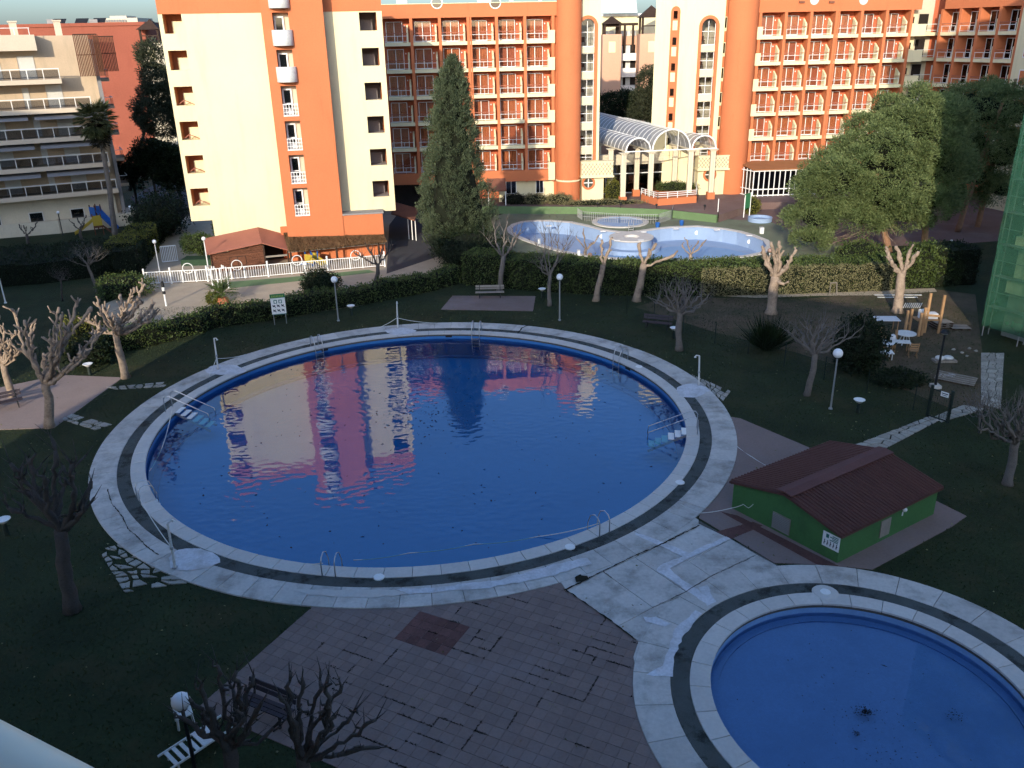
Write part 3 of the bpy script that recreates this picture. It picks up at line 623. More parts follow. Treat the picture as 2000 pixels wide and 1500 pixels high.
# shared meshes for the balcony bays -------------------------------------------------
def wavy(b, s0, s1, z0, z1, d, amp=.05, n=18):
    vs = [(s0+(s1-s0)*i/n, -(d+amp*math.sin(i*2.1)+amp*.5*math.sin(i*.9)), z) for z in (z0, z1) for i in range(n+1)]
    b.add(vs, [(i, i+1, n+2+i, n+1+i) for i in range(n)])
class Bay:
    def __init__(k, w, h, kind='full'):
        k.w, k.h = w, h
        fr = .06; W0, W1, ZT = .12, w*.70, 2.08
        k.W0, k.W1, k.ZT = W0, W1, ZT
        b = LB()
        for a, c in ((W0, W0+fr), (W1-fr, W1), ((W0+W1)/2-.035, (W0+W1)/2+.035)): lbox(b, a, c, 0, ZT, 0, .06)
        lbox(b, W0+fr, W1-fr, ZT-fr, ZT, 0, .058); lbox(b, W0+fr, W1-fr, 0, fr, 0, .058); k.frame = b.mesh('window', M['white'])
        b = LB(); hw = (W1-W0)/2-fr-.005; lbox(b, 0, hw, fr, ZT-fr, .02, .03); k.pane = b.mesh('pane', M['pane'])
        k.hw = hw; k.fr = fr
        b = LB(); wavy(b, W0+fr, W1-fr, .05, ZT-.05, -.12, .035, 26); k.curtain = b.mesh('curtain', M['curtain'])
        b = LB(); wavy(b, W0+fr, W0+fr+(W1-W0)*.55, .05, ZT-.05, -.12, .035, 16); k.curtain2 = b.mesh('curtain', M['curtain'])
        b = LB(); lbox(b, 0, w, -.36, 0, -1.25, .0); k.slab = b.mesh('balcony_slab', M['cream'])
        b = LB()
        for s in (.05, w*.5, w-.35): lbox(b, s, s+.035, 0, .66, -.05, -.015)
        lbox(b, 0, w-.3, .62, .66, -.06, -.005); lbox(b, 0, w-.3, .10, .13, -.055, -.01); k.rail = b.mesh('railing', M['white'])
        b = LB(); lbox(b, 0, w-.3, .86, .93, -.06, .0); k.hand = b.mesh('handrail', M['roof_terracotta'])
        b = LB(); b.add([(w*.86, .02, 0), (w*.93, .02, 0), (w*.93, .9, 0), (w*.86, .9, 0), (w*.86, .02, 1.2), (w*.93, .02, 1.2), (w*.93, .9, 1.75), (w*.86, .9, 1.75)], [(3, 2, 1, 0), (4, 5, 6, 7), (0, 1, 5, 4), (1, 2, 6, 5), (2, 3, 7, 6), (3, 0, 4, 7)]); k.part = b.mesh('partition', M['cream'])
        b = LB(); b.box(0, .10, -.02, .03, 0, .14); k.lamp = b.mesh('wall_lamp', M['white'])
    def place(k, f, s, z, root, open_=False, slab=True, rail=True, part=True, rec=1.25):
        o = origin(root)
        at = lambda ds, d: f.pt(s+ds, z, d)-o
        if slab: link('balcony_slab', k.slab, root, at(0, .06), f.rz)
        wn = link('window', k.frame, root, at(0, -rec+.02), f.rz)
        for i in range(2): link('pane', k.pane, wn, (k.W0+k.fr+i*(k.hw+.06), 0, 0))
        if int(s*13+z*7) % 9: link('curtain', k.curtain2 if open_ else k.curtain, wn)
        if rail:
            rl = link('railing', k.rail, root, at(0, .06), f.rz); link('handrail', k.hand, rl)
        if part: link('partition', k.part, root, at(0, -.1), f.rz)
        link('wall_lamp', k.lamp, root, f.pt(s+k.w*.76, z+1.55, -rec+.05)-o, f.rz)

# ---------------- hotel, centre wing (balcony grid) with round tower and arched stair tower
D = Fac((0, 98.6), 86)
fin_px = [747, 800, 856, 914, 969, 1024, 1080]
fs_ = [D.s(x, 60) for x in fin_px]; w0 = (fs_[-1]-fs_[0])/6; fs_ = [fs_[0]+w0*i for i in range(7)]
row_px = [77.5, 131, 184, 234, 282.5, 324]
zr = [D.z(1050, y) for y in row_px]; hst = (zr[0]-zr[4])/4; zr = [zr[0]-hst*i for i in range(6)]     # balcony floor levels, top first
zpar0, zpar1 = D.z(1050, 31), D.z(1050, 4)
hotel = thing('hotel', 'orange and cream hotel wing with balconies, round tower and arched stair window behind the conifer', 'hotel', D.pt(0, 0))
rec = 1.25
sL, sR = fs_[0]-6, D.s(1112, 60)
D.bx('back_wall', M['orange_dark'], hotel, sL, sR, TZ+3.0, zpar1-.3, -rec-.4, -rec-.20)
b = MB(); D.box(b, sL, sR, zpar0, zpar1, -10, .12); b.build('parapet', M['orange'], hotel)
D.bx('roof_edge', M['cream'], hotel, sL, sR, zpar1, zpar1+.06, -.3, .18)
D.bx('core', M['orange_dark'], hotel, sL, sR, 0, zpar1-.5, -11, -rec-2.2)
bay = Bay(w0-.32, hst)
for i in range(6):
    for j in range(6):
        zz = zr[j]
        bay.place(D, fs_[i]+.16, zz, hotel, open_=((i*7+j*3) % 5 == 0), slab=j < 5, rail=True, part=True, rec=rec)
for i in range(1, 7):
    b = MB(); D.box(b, fs_[i]-.16, fs_[i]+.16, zr[5]-1.3, zpar0+.02, -rec-.2, .10)
    b.build('fin', M['orange'], hotel)
D.bx('fin', M['orange'], hotel, fs_[3]+.2, fs_[3]+.36, zr[5]-1.3, zpar0+.01, -rec-.2, .08)
D.bx('end_wall', M['orange'], hotel, fs_[6]+.163, sR+.5, TZ, zpar0-.01, -rec-.35, -.35)
for j in range(5): D.bx('balcony_end', M['cream'], hotel, fs_[6]-.55, fs_[6]+.2, zr[j]-.36, zr[j]+.95, -.40, .14)
D.bx('balcony_end', M['cream'], hotel, fs_[6]-.55, fs_[6]+.2, zr[5]-1.2, zr[5]+.75, -.40, .145)
D.bx('lower_band', M['orange'], hotel, sL, fs_[6]-.56, zr[5]-1.25, zr[5]-.01, -.4, .08)
for s_ in (3.2,): pass
# ground floor: cream walls, windows, awnings
gf = zr[5]-1.25
D.bx('ground_floor_wall', M['cream'], hotel, D.s(975, 360), sR, TZ, gf, -1.2, -.6)
for x0, x1, y0, y1 in ((988, 1010, 353, 380), (1047, 1063, 351, 378)):
    a, z1_ = D.sz(x0, y0); c, z0_ = D.sz(x1, y1); b = MB()
    D.box(b, a, c, z0_, z1_, -.58, -.54); wn = b.build('window', M['white'], hotel)
    b = MB(); D.box(b, a+.08, (a+c)/2-.03, z0_+.08, z1_-.08, -.539, -.53); D.box(b, (a+c)/2+.03, c-.08, z0_+.08, z1_-.08, -.539, -.53); b.build('pane', M['pane_grey'], wn)
a, zt = D.sz(950, 345); c, zb = D.sz(987, 372)
b = MB(); P = D.pt; b.hexa([P(a, zb+.2, 1.8), P(c, zb+.2, 1.8), P(c, zt, -.5), P(a, zt, -.5), P(a, zb+.35, 1.8), P(c, zb+.35, 1.8), P(c, zt+.15, -.5), P(a, zt+.15, -.5)]); b.build('awning', M['roof_brown'], hotel)
for s_ in (a+.1, c-.1): D.bx('awning_post', M['white'], hotel, s_-.05, s_+.05, TZ, zb+.22, 1.6, 1.7)
D.bx('sign_box', M['grey_shutter'], hotel, D.s(1020, 347), D.s(1046, 347), D.z(1030, 353), D.z(1030, 344), -.6, -.2)
# dark passage left of the ground floor
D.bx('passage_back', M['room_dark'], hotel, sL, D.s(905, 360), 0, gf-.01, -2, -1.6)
# round parapet openings, drawn as glazed round windows
for px in (853, 967):
    s_, z_ = D.sz(px, 5); b = MB(); n_ = 24
    b.add([tuple(D.pt(s_+r*math.cos(2*math.pi*i/n_), z_+r*math.sin(2*math.pi*i/n_), dd)) for r, dd in ((.62, .15), (.52, .15)) for i in range(n_)], [(i, (i+1) % n_, n_+(i+1) % n_, n_+i) for i in range(n_)])
    o = b.build('round_window', M['white'], hotel); b = MB(); b.add([tuple(D.pt(s_+.53*math.cos(2*math.pi*i/n_), z_+.53*math.sin(2*math.pi*i/n_), .145)) for i in range(n_)], [tuple(range(n_))]); b.build('pane', M['pane_grey'], o)
# roof plant
for px0, px1, py0 in ((770, 792, -6), (935, 965, -8), (1000, 1008, -10), (1060, 1066, -10)):
    s0, z0_ = D.sz(px0, py0); s1 = D.s(px1, py0); D.bx('roof_plant', M['white_dirty'], hotel, s0, s1, zpar1-.2, zpar1+random.uniform(.7, 1.3), -5, -4)
# round tower
tw = D.pt((D.s(1087, 100)+D.s(1135, 100))/2, 0, .1); tr = (D.s(1135, 100)-D.s(1087, 100))/2
b = MB(); b.lathe([(tr*1.03, TZ-.1), (tr, TZ+.1), (tr, zpar1+1.2)], xy(tw), 36); t_ = b.build('round_tower', M['orange'], hotel, smooth=True)
b = MB(); b.lathe([(tr, gf-.1), (tr+.08, gf-.06), (tr+.08, gf+.06), (tr, gf+.1)], xy(tw), 36); b.build('moulding', M['cream'], t_, smooth=True)
b = MB(); b.lathe([(.01, zpar1+1.2), (tr, zpar1+1.2)], xy(tw), 36); b.build('tower_cap', M['orange'], t_)
# arched stair tower
def arch_panel(f, s0, s1, z0, zt, d, m, name, parent, n=14, inner=None):
    r = (s1-s0)/2; c = (s0+s1)/2; zc = zt-r
    P = [(s0, z0), (s1, z0), (s1, zc)]+[(c+r*math.cos(math.pi*i/n), zc+r*math.sin(math.pi*i/n)) for i in range(1, n)]+[(s0, zc)]
    b = MB()
    if inner:
        t = inner; r2 = r-t; Q = [(s0+t, z0), (s1-t, z0), (s1-t, zc)]+[(c+r2*math.cos(math.pi*i/n), zc+r2*math.sin(math.pi*i/n)) for i in range(1, n)]+[(s0+t, zc)]
        k = len(P); dd = (d-.12, d)
        vs = [tuple(f.pt(a, z_, d)) for a, z_ in P]+[tuple(f.pt(a, z_, d)) for a, z_ in Q]+[tuple(f.pt(a, z_, d-.3)) for a, z_ in P]+[tuple(f.pt(a, z_, d-.3)) for a, z_ in Q]
        fsx = [(i, (i+1) % k, k+(i+1) % k, k+i) for i in range(1, k)]+[(k+i, k+(i+1) % k, 3*k+(i+1) % k, 3*k+i) for i in range(k)]+[(2*k+i, 2*k+(i+1) % k, (i+1) % k, i) for i in range(k)]
        b.add(vs, fsx)
    else: b.add([tuple(f.pt(a, z_, d)) for a, z_ in P], [tuple(range(len(P)))])
    return b.build(name, m, parent)
def arch_tower(f, root, px0, px1, wx0, wx1, ztop_px, zbot_px, rows, xref, body=True):
    s0, s1 = f.s(px0, 100), f.s(px1, 100); zt = f.z(xref, ztop_px); zb = f.z(xref, zbot_px); ZT_ = f.z(xref, -60)
    wa, wc = f.s(wx0, 100), f.s(wx1, 100)
    t = .34
    if body: 
        # wall built round the slot
        b = MB(); r = (wc-wa)/2; c = (wa+wc)/2; zc = zt-r; n = 14
        f.box(b, s0, wa, TZ, ZT_, -.5, 0); f.box(b, wc, s1, TZ, ZT_, -.5, 0); f.box(b, wa, wc, TZ, zb, -.5, 0)
        for i in range(n):
            a0, a1 = math.pi*i/n, math.pi*(i+1)/n
            q = [(c+r*math.cos(a1), zc+r*math.sin(a1)), (c+r*math.cos(a0), zc+r*math.sin(a0))]
            b.add([tuple(f.pt(*q[0], 0)), tuple(f.pt(*q[1], 0)), tuple(f.pt(q[1][0], ZT_, 0)), tuple(f.pt(q[0][0], ZT_, 0))], [(0, 1, 2, 3)])
        b.build('tower_wall', M['cream'], root)
    arch_panel(f, wa-.02, wc+.02, zb, zt+.02, .05, M['orange'], 'arch_trim', root, inner=t)
    f.bx('stair_interior', M['cream_dull'], root, wa-.5, wc+.5, zb, zt+.2, -2.6, -2.4)
    wa += t; wc -= t; zi = zt-t
    for k, (y0, y1, y2) in enumerate(rows):      # glazing top, glazing bottom, spandrel bottom
        z1, z0, z2 = f.z(xref, y0), f.z(xref, y1), f.z(xref, y2)
        b = MB()
        for a in (wa+.03, (wa+wc)/2, wc-.03): f.box(b, a-.03, a+.03, z0, z1 if k else z1-.35, -.30, -.24)
        for z_ in ((z0+.03, (z0+z1)/2) if k == 0 else (z0+.03, (z0+z1)/2, z1-.03)): f.box(b, wa+.06, wc-.06, z_-.03, z_+.03, -.295, -.245)
        wn = b.build('window', M['white'], root)
        for a, c in ((wa+.06, (wa+wc)/2-.03), ((wa+wc)/2+.03, wc-.06)):
            for q0, q1 in ((z0+.06, (z0+z1)/2-.03), ((z0+z1)/2+.03, z1-.06)): f.bx('pane', M['pane'], wn, a, c, q0, q1, -.275, -.268)
        f.bx('spandrel', M['cream'], root, wa-.01, wc+.01, z2, z0, -.36, -.10)
        b = MB(); zf = z0+.05
        ca = wa+(wc-wa)*.28
        f.box(b, ca-.25, ca+.25, zf+.40, zf+.46, -1.5, -1.0); f.box(b, ca-.25, ca+.25, zf+.46, zf+.95, -1.55, -1.5)
        for ds, dd in ((-.22, -1.05), (.22, -1.05), (-.22, -1.5), (.22, -1.5)): f.box(b, ca+ds-.02, ca+ds+.02, zf-.1, zf+.4, dd-.02, dd+.02)
        b.build('stair_chair', M['wood_brown'], wn)
        f.bx('landing', M['cream_dull'], root, wa-.4, wc+.4, z2+.05, z0-.02, -2.3, -.37)
    return s0, s1
D2 = Fac(xy(D.pt(0, 0, -.25)), 86)
arch_tower(D2, hotel, 1134, 1173, 1128, 1167, 30, 313, [(34, 91, 104), (104, 140, 155), (155, 189, 205), (205, 239, 254), (254, 286, 301), (301, 314, 320)], 1150)
def diamond_balcony(f, root, px0, px1, py0, py1, d0=.2, d1=1.6, round_px=None, wall_py=None):
    s0, z1 = f.sz(px0, py0); s1, z0 = f.sz(px1, py1); p = .0
    b = MB(); f.box(b, s0, s1, z0, z1, d0, d1); bl = b.build('balcony', M['cream'], root)
    b = MB(); n_ = 9; h = z1-z0; stp = (s1-s0)/n_
    for i in range(-3, n_+1):
        for sg in (1, -1):
            a0, a1 = s0+stp*i, s0+stp*(i+2.4)
            if sg < 0: a0, a1 = a1, a0
            def clip(a, z): return min(max(a, s0+.02), s1-.02)
            # clip the diagonal to the panel
            t0 = max(0, min(1, ((s0+.03)-a0)/(a1-a0) if a1 > a0 else ((s1-.03)-a0)/(a1-a0))); t1 = max(0, min(1, ((s1-.03)-a0)/(a1-a0) if a1 > a0 else ((s0+.03)-a0)/(a1-a0)))
            if t1-t0 < .05: continue
            q0, q1 = a0+(a1-a0)*t0, a0+(a1-a0)*t1; zz0, zz1 = z0+.18+(h-.3)*t0, z0+.18+(h-.3)*t1
            b.bar(f.pt(q0, zz0, d1+.01), f.pt(q1, zz1, d1+.01), .03, .045)
    b.build('lattice', M['wood_grey'], bl)
    f.bx('moulding', M['cream'], bl, s0-.08, s1+.12, z0-.12, z0+.08, d0, d1+.12)
    f.bx('coping', M['cream'], bl, s0-.05, s1+.05, z1-.001, z1+.1, d1-.25, d1+.06)
    return s0, s1, z0
s0, s1, z0_ = diamond_balcony(D2, hotel, 1132, 1192, 314, 340)
D2.bx('lodge_wall', M['cream'], hotel, D2.s(1134, 365), D2.s(1175, 365), TZ, z0_-.13, 0.1, 1.2)
def round_window(f, root, px, py, rpx, d):
    s_, z_ = f.sz(px, py); r_ = f.s(px+rpx, py)-s_; n_ = 28
    b = MB(); b.add([tuple(f.pt(s_+r*math.cos(2*math.pi*i/n_), z_+r*math.sin(2*math.pi*i/n_), dd)) for r, dd in ((r_, d), (r_, d+.1), (r_*.7, d+.1), (r_*.7, d)) for i in range(n_)], [(k*n_+i, k*n_+(i+1) % n_, (k+1)*n_+(i+1) % n_, (k+1)*n_+i) for k in range(3) for i in range(n_)])
    o = b.build('round_window', M['orange'], root)
    b = MB(); b.add([tuple(f.pt(s_+r_*.7*math.cos(2*math.pi*i/n_), z_+r_*.7*math.sin(2*math.pi*i/n_), d+.02)) for i in range(n_)], [tuple(range(n_))]); b.build('pane', M['pane_grey'], o)
    b = MB(); f.box(b, s_-.05, s_+.05, z_-r_*.68, z_+r_*.68, d+.03, d+.07); f.box(b, s_-r_*.68, s_-.051, z_-.05, z_+.05, d+.03, d+.068); f.box(b, s_+.051, s_+r_*.68, z_-.05, z_+.05, d+.03, d+.068); b.build('glazing_bar', M['white'], o)
round_window(Fac(xy(D2.pt(0, 0, 1.2)), 86), hotel, 1149, 357, 13, .0)

# ---------------- hotel, right-hand wing
Fw = Fac((28, 102.2), 85.5)
hotel2 = thing('hotel', 'orange and cream hotel wing with balcony grid behind the large pine', 'hotel', Fw.pt(0, 0))
fpx = [1484, 1537, 1586, 1633, 1681, 1725, 1778]
fs2 = [Fw.s(x, 50) for x in fpx]; w2 = (fs2[-1]-fs2[0])/6; fs2 = [fs2[0]+w2*i for i in range(7)]
z2 = [Fw.z(1620, y) for y in (67.5, 118, 167, 214, 264, 299)]; h2 = (z2[0]-z2[4])/4; z2 = [z2[0]-h2*i for i in range(6)]
zq0, zq1 = Fw.z(1620, 22), Fw.z(1620, -14)
sL2, sR2 = fs2[0]-.1, fs2[6]+1.2
Fw.bx('back_wall', M['orange_dark'], hotel2, sL2, sR2, TZ+2.5, zq1, -rec-.4, -rec-.2)
Fw.bx('core', M['orange_dark'], hotel2, sL2, sR2+6, 0, zq1-.5, -12, -rec-2.2)
Fw.bx('parapet', M['orange'], hotel2, sL2-1.2, sR2-.2, zq0, zq1, -10, .12)
bay2 = Bay(w2-.32, h2)
for i in range(6):
    for j in range(6):
        bay2.place(Fw, fs2[i]+.16, z2[j], hotel2, open_=((i*5+j*3) % 4 == 0), slab=j < 5, rec=rec)
for i in range(0, 7): Fw.bx('fin', M['orange'], hotel2, fs2[i]-.16, fs2[i]+.16, z2[5]-1.3, zq0+.02, -rec-.2, .10)
Fw.bx('fin', M['orange'], hotel2, fs2[3]+.2, fs2[3]+.36, z2[5]-1.3, zq0+.01, -rec-.2, .08)
for j in range(5): Fw.bx('balcony_end', M['cream'], hotel2, fs2[0]-.35, fs2[0]+.35, z2[j]-.36, z2[j]+.95, -.40, .14)
Fw.bx('lower_band', M['orange'], hotel2, fs2[0]-.3, sR2, z2[5]-1.2, z2[5]-.01, -.4, .08)
Fw.bx('ground_wall', M['cream_dull'], hotel2, sL2, sR2, TZ-.1, z2[5]-1.21, -1.2, -.9)
# wall lamps and roundels on the parapet
for px, py in ((1565, 4), (1623, 4)):
    s_, z_ = Fw.sz(px, py); Fw.bx('floodlight', M['roof_brown'], hotel2, s_-.3, s_+.3, z_-.1, z_+.1, .12, .3)
for px, py in ((1590, 0), (1686, 0)):
    s_, z_ = Fw.sz(px, py); b = MB(); b.add([tuple(Fw.pt(s_+.5*math.cos(2*math.pi*i/20), z_+.5*math.sin(2*math.pi*i/20), .13)) for i in range(20)], [tuple(range(20))]); b.build('round_window', M['grey_shutter'], hotel2)
# stepped cream end with a stair
for j in range(6):
    s_ = fs2[6]+.17
    Fw.bx('stair_parapet', M['cream'], hotel2, s_, s_+1.7, z2[j]-.36, z2[j]+.9, -.5, .1)
    Fw.bx('stair_wall', M['cream'], hotel2, s_, s_+1.2, z2[j]+.9, z2[j]+h2-.36, -1.5, -1.2)
    Fw.bx('stair_window', M['room_dark'], hotel2, s_+.5, s_+.85, z2[j]+1.0, z2[j]+1.7, -1.2, -1.17)
# cylinder, recessed orange wall with small windows, arched tower, side face
cx = Fw.pt((Fw.s(1424, 100)+Fw.s(1481, 100))/2-.25, 0, -.4); cr = (Fw.s(1481, 100)-Fw.s(1424, 100))/2
b = MB(); b.lathe([(cr, TZ-.1), (cr, zq1+1)], xy(cx), 36); t_ = b.build('round_tower', M['orange'], hotel2, smooth=True)
F2 = Fac(xy(Fw.pt(0, 0, -.9)), 85.5)
sa, sb = F2.s(1409, 60), F2.s(1440, 60)
F2.bx('side_wall', M['orange'], hotel2, sa, sb, TZ, zq1+1, -1.4, -.4)
for px, py in ((1412, 43), (1409, 93), (1405, 142), (1402, 190), (1398, 237)):
    s_, z_ = F2.sz(px, py); s_ = sa+.45
    o = F2.bx('window', M['cream'], hotel2, s_-.28, s_+.28, z_-.95, z_+.55, -.4, -.34); F2.bx('pane', M['pane_grey'], o, s_-.2, s_+.2, z_-.6, z_+.47, -.339, -.33)
f3 = Fac(xy(Fw.pt(0, 0, -.6)), 85.5)
arch_tower(f3, hotel2, 1353, 1412, 1363, 1402, 30, 312, [(34, 88, 101), (101, 136, 150), (150, 184, 198), (198, 231, 245), (245, 277, 292), (292, 304, 313)], 1380)
c0 = f3.pt(f3.s(1353, 100), 0, 0)
fl_ = Fac(xy(c0-Vector((4.2*math.sin(R(40)), -(-4.2)*math.cos(R(40))*-1, 0))) if False else (c0.x-3.9, c0.y+2.6), math.degrees(math.atan2(3.9, -2.6)))
Ls = math.hypot(3.9, 2.6)
fl_.bx('tower_side', M['cream'], hotel2, 0, Ls, TZ, f3.z(1380, -60), -.5, 0)
zt_, zb_ = f3.z(1380, 10), f3.z(1380, 250)
arch_panel(fl_, Ls*.40, Ls*.64, zb_, zt_, .06, M['orange'], 'arch_strip', hotel2)
for k in range(6):
    zz = zt_-1.6-k*h2
    fl_.bx('slot_window', M['cream'], hotel2, Ls*.46, Ls*.58, zz-.9, zz+.1, .06, .12)
    fl_.bx('slot_window', M['pane_grey'], hotel2, Ls*.47, Ls*.57, zz+.3, zz+1.1, .06, .09)
f4 = Fac(xy(f3.pt(0, 0, .2)), 85.5)
s0, s1, z0_ = diamond_balcony(f4, hotel2, 1357, 1414, 303, 326)
f4.bx('lodge_wall', M['cream'], hotel2, f4.s(1357, 340), f4.s(1414, 340), TZ, z0_-.13, .1, 1.2)
round_window(Fac(xy(f4.pt(0, 0, 1.2)), 85.5), hotel2, 1386, 341, 13, 0.)
# glazed verandah with brown awning roof
vf = Fac(xy(Fw.pt(0, 0, 3.2)), 85.5)
a, zt_ = vf.sz(1452, 334); c = vf.s(1600, 334); z0v = TZ
b = MB(); P = vf.pt; zA = Fw.z(1500, 316); b.hexa([P(a+1.2, zt_, 0.1), P(c, zt_, .1), P(c, zA, -3.1), P(a+.4, zA, -3.1), P(a+1.2, zt_+.12, .1), P(c, zt_+.12, .1), P(c, zA+.12, -3.1), P(a+.4, zA+.12, -3.1)]); b.build('verandah_roof', M['awning'], hotel2)
b = MB(); step = .62; k = 0; s_ = a+1.3
while s_ < c: vf.box(b, s_-.05, s_+.05, z0v, zt_-.02, -.12, 0); s_ += step; k += 1
for z_ in (z0v+.05, z0v+.75, zt_-.14): vf.box(b, a+1.3, c, z_, z_+.12, -.10, -.02)
vw = b.build('verandah_frame', M['white'], hotel2)
s_ = a+1.3
while s_+step < c:
    for q0, q1 in ((z0v+.17, z0v+.74), (z0v+.88, zt_-.16)): vf.bx('pane', M['pane_grey'], vw, s_+.051, s_+step-.051, q0, q1, -.07, -.05)
    s_ += step
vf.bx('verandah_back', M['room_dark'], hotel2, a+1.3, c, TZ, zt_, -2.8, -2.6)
b = MB(); q0 = vf.pt(a+1.3, 0, -.06); q1 = vf.pt(a+.3, 0, -3.0)
for i in range(6):
    p = q0.lerp(q1, i/5); b.bar((p.x, p.y, TZ), (p.x, p.y, zt_+.3*i/5), .07, .07)
for z_ in (TZ+.06, TZ+.8, zt_-.1): b.bar((q0.x, q0.y, z_), (q1.x, q1.y, z_), .08, .09)
b.build('verandah_side', M['white'], hotel2)

# ---------------- third wing, running towards the viewer on the right
Fz = Fac(xy(Fw.pt(Fw.s(1836, 100), 0, 0)), 162.5)
hotel3 = thing('hotel', 'orange hotel wing at the right edge seen above the dark pine', 'hotel', Fz.pt(0, 0))
S = lambda px, py=60: Fz.s(px, py)
f3s = [S(1836), S(1876), S(1914), S(1955), S(1990)]; w3 = (f3s[-1]-f3s[0])/4; f3s = [f3s[0]+w3*i for i in range(5)]
z3 = [z2[0]-h2*i for i in range(6)]
Fz.bx('back_wall', M['orange_dark'], hotel3, 0, 30, 0, zq1+1, -rec-.6, -rec-.2)
Fz.bx('parapet', M['orange'], hotel3, -.2, f3s[-1]+.4, zq0, zq1+1, -8, .12)
bay3 = Bay(w3-.32, h2)
for i in range(4):
    for j in range(5): bay3.place(Fz, f3s[i]+.16, z3[j], hotel3, open_=(i+j) % 3 == 0, rec=rec)
for i in range(5): Fz.bx('fin', M['orange'], hotel3, f3s[i]-.16, f3s[i]+.16, 4, zq0+.01, -rec-.2, .1)
Fz.bx('end_block', M['cream'], hotel3, f3s[-1]+.17, 30, 0, zq1+1, -6, .14)
for j in range(5):
    o = Fz.bx('window', M['white'], hotel3, f3s[-1]+1.2, f3s[-1]+2.8, z3[j]+.2, z3[j]+1.8, .14, .18); Fz.bx('pane', M['curtain'], o, f3s[-1]+1.3, f3s[-1]+2.7, z3[j]+.3, z3[j]+1.7, .181, .19)
# recessed link between the two wings
Lf = Fac(xy(Fw.pt(fs2[6]+1.9, 0, -3.2)), 80)
Lf.bx('link_wall', M['cream_dull'], hotel3, 0, 9, 0, zq1, -1, 0)
for j in range(5):
    Lf.bx('link_balcony', M['cream'], hotel3, .3, 5, z3[j]-.36, z3[j], 0, 1.3); Lf.bx('link_window', M['room_dark'], hotel3, .8, 2, z3[j]+.1, z3[j]+2, 0.01, .05)
    Lf.bx('link_post', M['white'], hotel3, 2.6, 2.75, z3[j], z3[j]+1.9, 1.1, 1.25)
    b = MB(); Lf.box(b, .3, 5, z3[j]+.85, z3[j]+.9, 1.2, 1.26); Lf.box(b, .3, 5, z3[j]+.2, z3[j]+.24, 1.2, 1.26); b.build('link_rail', M['white'], hotel3)

# ---------------- block with the tall cream wall and orange stair shaft
C = Fac((-20, 77.4), 79)
blk = thing('hotel_block', 'tall cream hotel block with orange stair shaft and curved white balconies above the playground shed', 'hotel block', C.pt(0, 0))
sA = C.s(340, 200); sB = C.s(742, 200)          # outer edges, measured half-way up
sA = (C.s(308, 20)+C.s(372, 430))/2; sB = (C.s(747, 24)+C.s(771, 405))/2
ZB = C.z(560, 24); ZT_ = ZB+1.5
zlow = C.z(395, 431); zlowR = C.z(755, 412)
oa = (C.s(511, 24)+C.s(557, 430))/2; ob = (C.s(634, 24)+C.s(668, 430))/2
ywin = [(26, 66), (98, 137), (170, 207), (238, 273), (304, 340), (369, 403)]
xl = [(319, 358), (331, 368), (342, 378), (353, 388), (363, 398), (373, 407)]
xr = [(704, 739), (709, 743), (714, 747), (719, 751), (724, 755), (729, 760)]
zc_ = [(C.z(x0, y1), C.z(x0, y0)) for (x0, x1), (y0, y1) in zip(xl, ywin)]
hC = (zc_[0][0]-zc_[5][0])/5; wz = sum(q[1]-q[0] for q in zc_)/6
zw = [zc_[0][0]-hC*i for i in range(6)]
lwa = sum(C.s(x[0], (y[0]+y[1])/2) for x, y in zip(xl, ywin))/6; lwb = sum(C.s(x[1], (y[0]+y[1])/2) for x, y in zip(xl, ywin))/6
rwa = sum(C.s(x[0], (y[0]+y[1])/2+3) for x, y in zip(xr, ywin))/6; rwb = sum(C.s(x[1], (y[0]+y[1])/2+3) for x, y in zip(xr, ywin))/6
inL = (C.s(415, 431)); inR = C.s(747, 440)
holesL = [(lwa, lwb, z_, z_+wz) for z_ in zw]; zwr = [z_+C.z(720, 60)-C.z(340, 66) if False else z_ for z_ in zw]
zr0 = [C.z(x[0], y1) for x, y1 in zip(xr, (60, 129, 195, 260, 323, 385))]; zr_ = [zr0[0]-(zr0[0]-zr0[5])/5*i for i in range(6)]; wzr = C.z(704, 24)-C.z(704, 60)
holesR = [(rwa, rwb, z_, z_+wzr) for z_ in zr_]
wall_holes(C, 'cream_wall', M['cream'], blk, sA, oa, zlow, ZB, holesL, 0, .3)
wall_holes(C, 'cream_wall', M['cream'], blk, ob, sB, zlowR, ZB, holesR, 0, .3)
C.bx('lower_wall', M['cream'], blk, inL, oa, 0, zlow+.01, -14, -.004); C.bx('lower_wall', M['cream'], blk, ob, inR, 0, zlowR+.01, -13, -.004)
b = MB(); C.box(b, sA, inL-.001, zlow, zlow+.1, -13, -.01); C.box(b, inR+.001, sB, zlowR, zlowR+.1, -13, -.01); b.build('soffit', M['cream'], blk)
C.bx('top_band', M['orange'], blk, sA, sB, ZB, ZT_, -14, .03)
C.bx('end_wall', M['cream'], blk, sA, sA+.25, zlow+.1, ZB, -14, -.01); C.bx('end_wall', M['cream'], blk, sB-.25, sB, zlowR+.1, ZB, -13, -.01)
C.bx('core', M['cream_dull'], blk, sA+.3, sB-.3, zlow+.1, ZB-.05, -14, -3.4)
